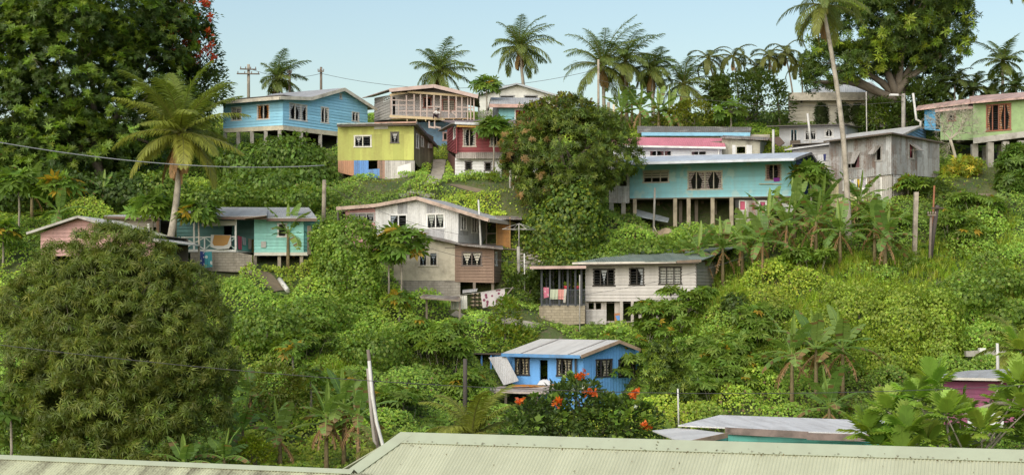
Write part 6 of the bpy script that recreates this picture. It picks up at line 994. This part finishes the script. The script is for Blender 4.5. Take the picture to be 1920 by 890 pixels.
# clothes hoist
o = thing('clothes_hoist', GY(973, 119.5), 'rotary clothes hoist on a concrete stub beside the orange porch', 'clothes hoist'); mb = MB(); c = W(973, 430, 119.5); mb.tube([W(973, 462, 119.5), c, c+ZUP*.45], .04, 6); mb.build('pole', GREYW, o); mb = MB(); mb.tube([GY(973, 119.5)-ZUP*.3, W(972, 462, 119.5)], .13, 8); mb.build('stub', CONC, o)
for k in range(4): a = .4+k*math.pi/2; e_ = c+np.array([math.cos(a)*1.35, math.sin(a)*1.35, 0]); mb = MB(); mb.tube([c, e_], .025, 5); mb.tube([c+ZUP*.45, e_], .02, 5); mb.build('arm', GREYW, o)
mb = MB(); pts = [c+np.array([math.cos(.4+k*math.pi/2)*1.3, math.sin(.4+k*math.pi/2)*1.3, .02]) for k in range(5)]; mb.tube(pts, .012, 4); mb.build('line', GREYW, o)
pole('white_pipe', 'short white pipe in the rubble beside the clothes hoist', 'pipe', GY(984, 119), W(983, 475, 119), .06, PIPEW)
def wire(name, label, a, b, sag, r, mat=None):
    t = np.linspace(0, 1, 28)[:, None]; P = np.asarray(a)+(np.asarray(b)-np.asarray(a))*t-ZUP*sag*4*t*(1-t); mb = MB(); mb.tube(P, r, 5); mb.build(name, mat or plainm((.06, .06, .06)), loc=P[0], label=label, cat='cable')
wire('overhead_cable', 'pale twisted cable sagging across the left trees to the grey post', W(-30, 262, 95), W(608, 310, 120.8), .7, .036, plainm((.4, .4, .4))); wire('overhead_cable', 'dark wire sagging low across the whole lower view', W(-300, 605, 20), W(2200, 700, 24), .55, .005); wire('service_wire', 'faint wire running from the double crossarm pole to the right', W(466, 128, 155.8), W(602, 138, 157.8), .6, .02); wire('service_wire', 'faint wire between the lone pole and the ridge palms', W(602, 138, 157.8), W(1122, 130, 147.8), 1.6, .02); wire('service_wire', 'wire from the lamp pole across the white building', W(1694, 190, 141.8), W(1122, 150, 147.8), 1.2, .02)
wire('service_wire', 'thin wire crossing in front of the beige and brown walls', W(640, 400, 116), W(880, 485, 117), .3, .015)
wire('service_wire', 'thin wire from the grey post down to the two storey house eave', W(608, 345, 120.8), W(866, 440, 117.2), .5, .014); wire('service_wire', 'thin wire from the two storey house to the weatherboard house gutter', W(870, 470, 117.4), W(1110, 495, 115.), .5, .014); wire('service_wire', 'thin wire drooping across the weatherboard house front', W(1010, 560, 112), W(1400, 480, 114), .5, .012)
# washing
def sheet(name, label, pl, poly, c, pat=None, cat='laundry', group='washing hung out to dry', sc_=5., wv=.04, z=(0, 0, 1.)):
    q = [pl.hit(z[0]+x/z[2], z[1]+y/z[2]) for x, y in poly]; G_ = np.zeros((7, 11, 3))
    for i in range(7):
        for j in range(11): s, t = j/10, i/6; u = (q[0][0]*(1-s)+q[1][0]*s)*(1-t)+(q[3][0]*(1-s)+q[2][0]*s)*t; v = (q[0][1]*(1-s)+q[1][1]*s)*(1-t)+(q[3][1]*(1-s)+q[2][1]*s)*t; G_[i, j] = pl.P(u, v, wv*math.sin(s*14+t)*(.3+t))
    mb = MB(); mb.grid(G_); base = G_[6, 5]; return mb.build(name, cloth(c, pat, sc_), loc=base, label=label, cat=cat, group=group)
pl = Plane(900, 114.8, 948, 115.2); sheet('printed_bedsheet', 'white bedsheet with dark print drying on a line under the brown timber house', pl, [(901, 548), (946, 541), (948, 568), (905, 577)], (.66, .60, .60), (.26, .08, .13), sc_=3.2)
o = thing('washing_line', W(860, 552, 115.2), 'washing line on sticks under the brown timber house', 'washing line'); mb = MB(); mb.tube([W(840, 556, 115.2), W(900, 548, 114.7), W(948, 540, 115.1), W(965, 540, 115.3)], .015, 4); mb.build('line', GREYW, o)
for a, b in (((912, 612), (962, 538)), ((862, 606), (862, 558))): mb = MB(); mb.tube([G(a[0], 600), W(b[0], b[1], 115.2)], .05, 6); mb.build('prop', WOODOLD, o)
o = House('lean_to_roof', 'sagging sheet roof on poles below the beige block wall', 'shelter', W(830, 585, 115), (600, 340, 3.18)); o.roof([(595, 690, 113.6), (835, 710, 113.2), (835, 690, 115.5), (620, 676, 116)], ROLD, .06); o.bar((600, 694, 113.5), (835, 712, 113.1), .1, .1, WOODOLD, 'beam'); P_ = Plane(848, 115.6, 880, 115.8); o.panel(P_, [(778, 690), (876, 678), (878, 758), (780, 764)], sheets((.58, .56, .5)), 'leaning_board'); o.posts([(W(862, 0, 113.4)[0], 113.4), (W(800, 0, 114.6)[0], 114.6)], W(0, 558, 113.4)[2], .14, WOODOLD, 'pole'); o.roof([(850, 665, 116.6), (935, 655, 116.6), (940, 642, 118), (850, 650, 118)], RGREY, .05, 'low_sheet')
o = thing('firewood_stack', GY(895, 118.3), 'stack of timber under the brown timber house', 'woodpile')
for k in range(14): mb = MB(); a = W(882+k % 4*8, 572-(k//4)*7, 117.6+.1*(k % 3)); mb.tube([a, a+np.array([.25, -1.1+.1*(k % 3), .02])], .07, 6); mb.build('log', plainm((.3, .24, .17)), o)
zv = (340, 370, 4.686); pV1 = pV.shift(.12)
pV1 = Plane(340, 116.6, 443, 116.6).shift(.14); pS1 = Plane(443, 116.6, 480, 119.4).shift(.1)
o = thing('mattress', pV1.P(*pV1.hit(415, 466)), 'tan and white mattress hung over the verandah rail', 'mattress'); pts = [pV1.hit(zv[0]+x/zv[2], zv[1]+y/zv[2]) for x, y in ((262, 328), (438, 332), (440, 420), (418, 450), (320, 456), (258, 434))]; mb = MB(); mb.prism([pV1.P(*q) for q in pts], pV1.n*.12); mb.build('cover', cloth((.66, .64, .6)), o); pts = [pV1.hit(zv[0]+x/zv[2], zv[1]+y/zv[2]) for x, y in ((292, 330), (436, 334), (408, 412), (372, 426), (290, 424), (276, 400))]; mb = MB(); mb.prism([pV1.P(*q, .125) for q in pts], pV1.n*.012); mb.build('tan_panel', cloth((.48, .27, .10)), o)
for lb, poly, c, pt in (('crimson towel on the verandah side rail', [(494, 335), (530, 345), (530, 460), (496, 455)], (.42, .09, .14), None), ('small grey cloth on the verandah side rail', [(532, 345), (568, 355), (566, 420), (538, 415)], (.38, .38, .42), None), ('beige towel on the verandah side rail', [(586, 360), (616, 364), (612, 455), (586, 450)], (.5, .44, .4), None), ('mustard towel on the verandah side rail', [(617, 366), (650, 370), (650, 485), (617, 482)], (.28, .23, .08), None)): sheet('towel', lb, pS1, poly, c, pt, z=zv, wv=.02)
pB_ = Plane(370, 115.4, 400, 115.4); sheet('sarong', 'navy and white patterned sarong hung below the verandah', pB_, [(165, 470), (205, 478), (205, 612), (166, 608)], (.06, .09, .28), (.6, .62, .65), z=zv); sheet('sarong', 'turquoise patterned sarong hung below the verandah', pB_.shift(.1), [(204, 478), (268, 474), (274, 610), (206, 616)], (.08, .32, .36), (.6, .66, .64), z=zv, sc_=3.)
zj = (960, 420, 4.); pj = Plane(1013.5, 116, 1097.3, 115.7).shift(.12)
for nm, lb, poly, c, pt in (('shirt', 'pink patterned shirt on the dark porch rail', [(236, 474), (276, 474), (276, 545), (240, 555)], (.6, .2, .28), (.62, .45, .45)), ('towel', 'pale green towel on the dark porch rail', [(288, 488), (346, 488), (342, 562), (285, 562)], (.52, .56, .42), None), ('towel', 'salmon pink towel on the dark porch rail', [(347, 488), (390, 488), (386, 565), (346, 562)], (.68, .32, .28), None), ('towel', 'narrow white towel on the dark porch rail', [(390, 485), (410, 487), (400, 590), (384, 588)], (.66, .62, .55), None)): sheet(nm, lb, pj, poly, c, pt, z=zj)
zq = (1400, 130, 3.692); pq = Plane(1510, 131.5, 1560, 131.2)
for lb, poly, c in (('white shirt hanging left of the rusty iron house', [(492, 592), (530, 590), (530, 650), (494, 640)], (.7, .7, .72)), ('navy garment hanging left of the rusty iron house', [(530, 588), (550, 586), (546, 635), (534, 630)], (.07, .08, .22)), ('long white towel hanging left of the rusty iron house', [(536, 640), (568, 636), (566, 700), (534, 690)], (.7, .69, .66))): sheet('garment', lb, pq, poly, c, z=zq)
o = thing('washing_line', pq.P(*pq.hit(1545, 288)), 'washing line left of the rusty iron house', 'washing line'); mb = MB(); mb.tube([pq.P(*pq.hit(1515, 291), -.02), pq.P(*pq.hit(1558, 287), -.02)], .015, 4); mb.build('line', GREYW, o)
# things drying on the blue house awning
for lb, x, y, d, c in (('orange mat drying on the flat awning', 558, 432, (1.9, .9, .1), (.50, .22, .06)), ('tan foam pad drying on the flat awning', 650, 438, (1.3, .8, .14), (.42, .28, .14)), ('white bundle on the flat awning', 690, 422, (1., .7, .35), (.7, .7, .72)), ('brown board on the right of the flat awning', 765, 424, (.9, .7, .08), (.36, .22, .1))):
    Yq = 106.8 if x < 700 else 106.4; p = W(820+x/3.423, 600+y/3.423, Yq); mb = MB(); G_ = np.array([[p+np.array([(i/8-.5)*d[0], (j/6-.5)*d[1], .1+d[2]*(math.sin(math.pi*i/8)*math.sin(math.pi*j/6))**.4+.03*math.sin(i*3+j*2)]) for j in range(7)] for i in range(9)]); mb.grid(G_); mb.build('drying_mat' if 'bundle' not in lb else 'cloth_bundle', cloth(c), loc=p, label=lb, cat='mat' if 'bundle' not in lb else 'laundry')
# leaves and twigs fallen on the near roof
_, P0, r_, sl_, nn_, L_ = fr; n = 170; u_ = rng.uniform(.2, 15, n); v_ = np.where(rng.random(n) < .6, rng.normal(.5, .05, n), rng.uniform(.05, 2.5, n)); leafobj('leaf_litter', scatter(T_leaf(.45), P0+r_*u_[:, None]+sl_*np.abs(v_)[:, None]+nn_*.05, r_+rng.normal(size=(n, 3))*.8, np.tile(nn_, (n, 1))+rng.normal(size=(n, 3))*.2, rng.uniform(.03, .075, n)), cols(n, 1, [(.16, .10, .05), (.10, .08, .04), (.18, .15, .07)], gain=False), kind='stuff')
# rocks
def rock(label, p, s, c=(.36, .28, .19), seed=1, group='boulders under the stilts', name='boulder'):
    me = bpy.data.meshes.new(name); import bmesh; bm = bmesh.new(); bmesh.ops.create_icosphere(bm, subdivisions=3, radius=1); r = np.random.default_rng(seed); ph = r.uniform(0, 6, 9); f = r.uniform(1.5, 4, 9)
    for v in bm.verts: k = 1+.16*math.sin(f[0]*v.co.x+ph[0]+f[1]*v.co.y)+.13*math.sin(f[2]*v.co.z+ph[2]+f[3]*v.co.x)+.07*math.sin(3*f[4]*v.co.y+ph[4]); v.co = Vector((v.co.x*s[0]*k, v.co.y*s[1]*k, v.co.z*s[2]*k))
    bm.to_mesh(me); bm.free(); me.polygons.foreach_set('use_smooth', [False]*len(me.polygons)); me.materials.append(plainm(c, .95, .2, .4)); o = bpy.data.objects.new(name, me); COL.objects.link(o); o.location = p; tag(o, label, 'rock', group)
for k, (a, b, s, lb) in enumerate(((1197, 438, (.7, .6, .45), 'tan boulder left of the slim pale pole'), (1218, 444, (.6, .6, .5), 'brown boulder at the foot of the slim pale pole'), (1245, 446, (.85, .7, .55), 'largest sandy boulder right of the slim pale pole'))): rock(lb, G(a, b)+ZUP*.1, s, seed=k)
for k, (a, b) in enumerate(((760, 372), (775, 366), (805, 372), (790, 368))): rock('pale stone above the white iron gable, %s' % ('leftmost of four', 'second from left', 'rightmost of four', 'second from right')[k], G(a, b)+ZUP*.1, (.4, .4, .25), (.42, .40, .36), k+5, 'stones above the gable', 'stone')
rb = MB()
for k in range(70):
    q = G(rng.uniform(975, 1022), rng.uniform(468, 512)); s = rng.uniform(.12, .35); rb.box(q+ZUP*.08, (s, s*rng.uniform(.5, 1), s*rng.uniform(.3, .7)), rng.uniform(0, 3))
rb.build('rubble', plainm((.42, .38, .33), .95, .2, .4), kind='stuff')
o = thing('corrugated_sheet', G(1230, 412), 'loose corrugated iron sheet lying under the long turquoise house', 'iron sheet'); mb = MB(); q = [W(1120+x/2.966, 150+y/2.966, Y) for x, y, Y in ((212, 758, 131.5), (392, 792, 130.5), (400, 770, 132), (214, 720, 134))]; mb.prism(q, ZUP*.04); mb.build('sheet', sheets((.40, .44, .47), dirt=.2), o)
o = thing('fallen_pipe', G(550, 545), 'pale fallen pipe at the edge of the earth track', 'pipe'); mb = MB(); mb.tube([G(524, 530)+ZUP*.15, G(540, 552)+ZUP*.2], .18, 8); mb.build('pipe', PIPEW, o)
o = thing('concrete_curb', G(1850, 612), 'broken concrete curb with a white block, above the purple house', 'curb'); mb = MB(); a, b = GY(1810, 103)+ZUP*.9, GY(1885, 103)+ZUP*.75; mb.beam(a, b, .5, .35); mb.build('curb', CONC, o); mb = MB(); mb.box(GY(1841, 102.8)+ZUP*1.1, (.4, .4, .4)); mb.build('block', WHITEP, o)
o = thing('picket_fence', GY(910, 149), 'white picket fence left of the small teal house', 'fence'); zf = W(910, 228, 149)[2]
for k in range(11): mb = MB(); x = W(897+k*2.6, 0, 149)[0]; mb.box((x, 149, zf+.3), (.06, .04, 1.4)); mb.build('picket', WHITEP, o)
mb = MB(); mb.box((W(910, 0, 149)[0], 149.05, zf+.6), (1.5, .03, .07)); mb.build('fence_rail', WHITEP, o)
for k, (px, c) in enumerate(((1066, (.5, .05, .06)), (1085, (.52, .07, .08)))): o = thing('flower_pot', Plane(1013.5, 116, 1097.3, 115.7).P(1.9+.75*k, W(0, 542, 116)[2]), 'red flower pot on the dark porch rail, %s' % ('left one', 'right one')[k], 'flower pot'); p = np.array(o.location)-np.array([0, -.4, 0]); mb = MB(); mb.tube([p, p+ZUP*.12, p+ZUP*.25], [.16, .2, .23], 9); mb.build('pot', plainm(c), o); n = 26; leafobj('plant', scatter(T_leaf(.5), np.tile(p+ZUP*.25, (n, 1)), rdir(n)+np.array([0, 0, .8]), rdir(n), rng.uniform(.2, .4, n)), cols(n, 1, LG), o)
# ---------------------------------------------------------------- the person sitting on the verandah frame
def person():
    Y = 144.3; base = W(818, 219.5, Y); k = .9; J = {'pelvis': (0, 0, .10), 'chest': (.06, -.10, .42), 'neck': (.14, -.16, .60), 'head': (.20, -.20, .70), 'top': (.21, -.21, .82), 'hl': (-.02, -.12, .10), 'kl': (-.22, -.50, .26), 'al': (-.25, -.52, -.20), 'fl': (-.27, -.66, -.22), 'hr': (.1, -.10, .10), 'kr': (.20, -.52, .24), 'ar': (.18, -.50, -.2), 'fr': (.18, -.66, -.22), 'sl': (-.10, -.16, .50), 'el': (-.24, -.30, .30), 'wl': (-.16, -.46, .26), 'gl': (-.13, -.54, .25), 'sr': (.26, -.12, .48), 'er': (.38, -.26, .26), 'wr': (.26, -.42, .20), 'gr': (.22, -.50, .2)}
    rad = {'pelvis': .14, 'chest': .15, 'neck': .06, 'head': .095, 'top': .085, 'hl': .1, 'kl': .065, 'al': .045, 'fl': .045, 'hr': .1, 'kr': .065, 'ar': .045, 'fr': .045, 'sl': .07, 'el': .048, 'wl': .034, 'gl': .036, 'sr': .07, 'er': .048, 'wr': .034, 'gr': .036}
    E = [('pelvis', 'chest'), ('chest', 'neck'), ('neck', 'head'), ('head', 'top'), ('pelvis', 'hl'), ('hl', 'kl'), ('kl', 'al'), ('al', 'fl'), ('pelvis', 'hr'), ('hr', 'kr'), ('kr', 'ar'), ('ar', 'fr'), ('chest', 'sl'), ('sl', 'el'), ('el', 'wl'), ('wl', 'gl'), ('chest', 'sr'), ('sr', 'er'), ('er', 'wr'), ('wr', 'gr')]
    def skin(name, keys, grow, mat, parent=None, **tg):
        ks = [q for q in J if q in keys]; me = bpy.data.meshes.new(name); me.from_pydata([tuple(k*c for c in J[q]) for q in ks], [(ks.index(a), ks.index(b)) for a, b in E if a in ks and b in ks], []); o = bpy.data.objects.new(name, me); COL.objects.link(o); m = o.modifiers.new('Skin', 'SKIN'); o.modifiers.new('Subsurf', 'SUBSURF').levels = 1; o.modifiers['Subsurf'].render_levels = 1
        for q, v in zip(ks, me.skin_vertices[0].data): v.radius = (k*(rad[q]+grow),)*2; v.use_root = (q == ks[0])
        me.materials.append(mat); o.parent = parent
        if parent is None: o.location = base
        return tag(o, **tg)
    b = skin('person', list(J), 0, plainm((.16, .085, .05)), label='person in a white shirt sitting on the pink verandah frame', cat="person"); skin('shirt', ['chest', 'neck', 'sl', 'el', 'sr', 'er', 'pelvis'], .02, cloth((.7, .68, .66)), b); skin('trousers', ['pelvis', 'hl', 'kl', 'al', 'hr', 'kr', 'ar'], .022, cloth((.07, .05, .06)), b)
    mb = MB(); c = base+k*np.array([.215, -.19, .80]); th = np.linspace(0, math.pi*.62, 6); mb.tube(np.stack([0*th+c[0], 0*th+c[1], c[2]+.1*np.cos(th)-.02], 1), .115*np.sin(th)+.005, 9); mb.build('hair', plainm((.02, .016, .014)), b)
person()
# ---------------------------------------------------------------- camera, light
cam = bpy.data.cameras.new('camera'); co = bpy.data.objects.new('camera', cam); COL.objects.link(co); cam.sensor_width = 36; cam.lens = 36*F/1920; cam.shift_y = (HZ-445)/1920; co.location = (0, 0, 0); co.rotation_euler = (R(90), 0, 0); cam.clip_start = .5; cam.clip_end = 6000; sc.camera = co
SUN = np.array([-.40, -.85, .66]); el_ = math.asin(SUN[2]/np.linalg.norm(SUN)); 
w = bpy.data.worlds.new('World'); sc.world = w; w.use_nodes = True; nt = w.node_tree; bg = nt.nodes['Background']; sky = nt.nodes.new('ShaderNodeTexSky'); sky.sky_type = 'NISHITA'; sky.sun_disc = False; sky.sun_elevation = el_; sky.sun_rotation = math.atan2(SUN[0], SUN[1]); sky.air_density = 1.45; sky.dust_density = 1.5; sky.ozone_density = 2.2; nt.links.new(sky.outputs[0], bg.inputs[0]); bg.inputs[1].default_value = .14
l = bpy.data.lights.new('sun', 'SUN'); lo = bpy.data.objects.new('sun', l); COL.objects.link(lo); l.energy = 4.2; l.angle = R(75); l.color = (1, .93, .80); lo.rotation_euler = Vector(tuple(SUN)).to_track_quat('Z', 'Y').to_euler()
sc.view_settings.view_transform = 'Standard'; sc.view_settings.look = 'None'; sc.view_settings.gamma = 1; sc.view_settings.use_curve_mapping = False; sc.view_settings.exposure = 0.05
sc.cycles.max_bounces = 6; sc.cycles.diffuse_bounces = 4; sc.cycles.glossy_bounces = 2; sc.cycles.transmission_bounces = 4; sc.cycles.use_denoising = True; sc.cycles.caustics_reflective = False; sc.cycles.caustics_refractive = False
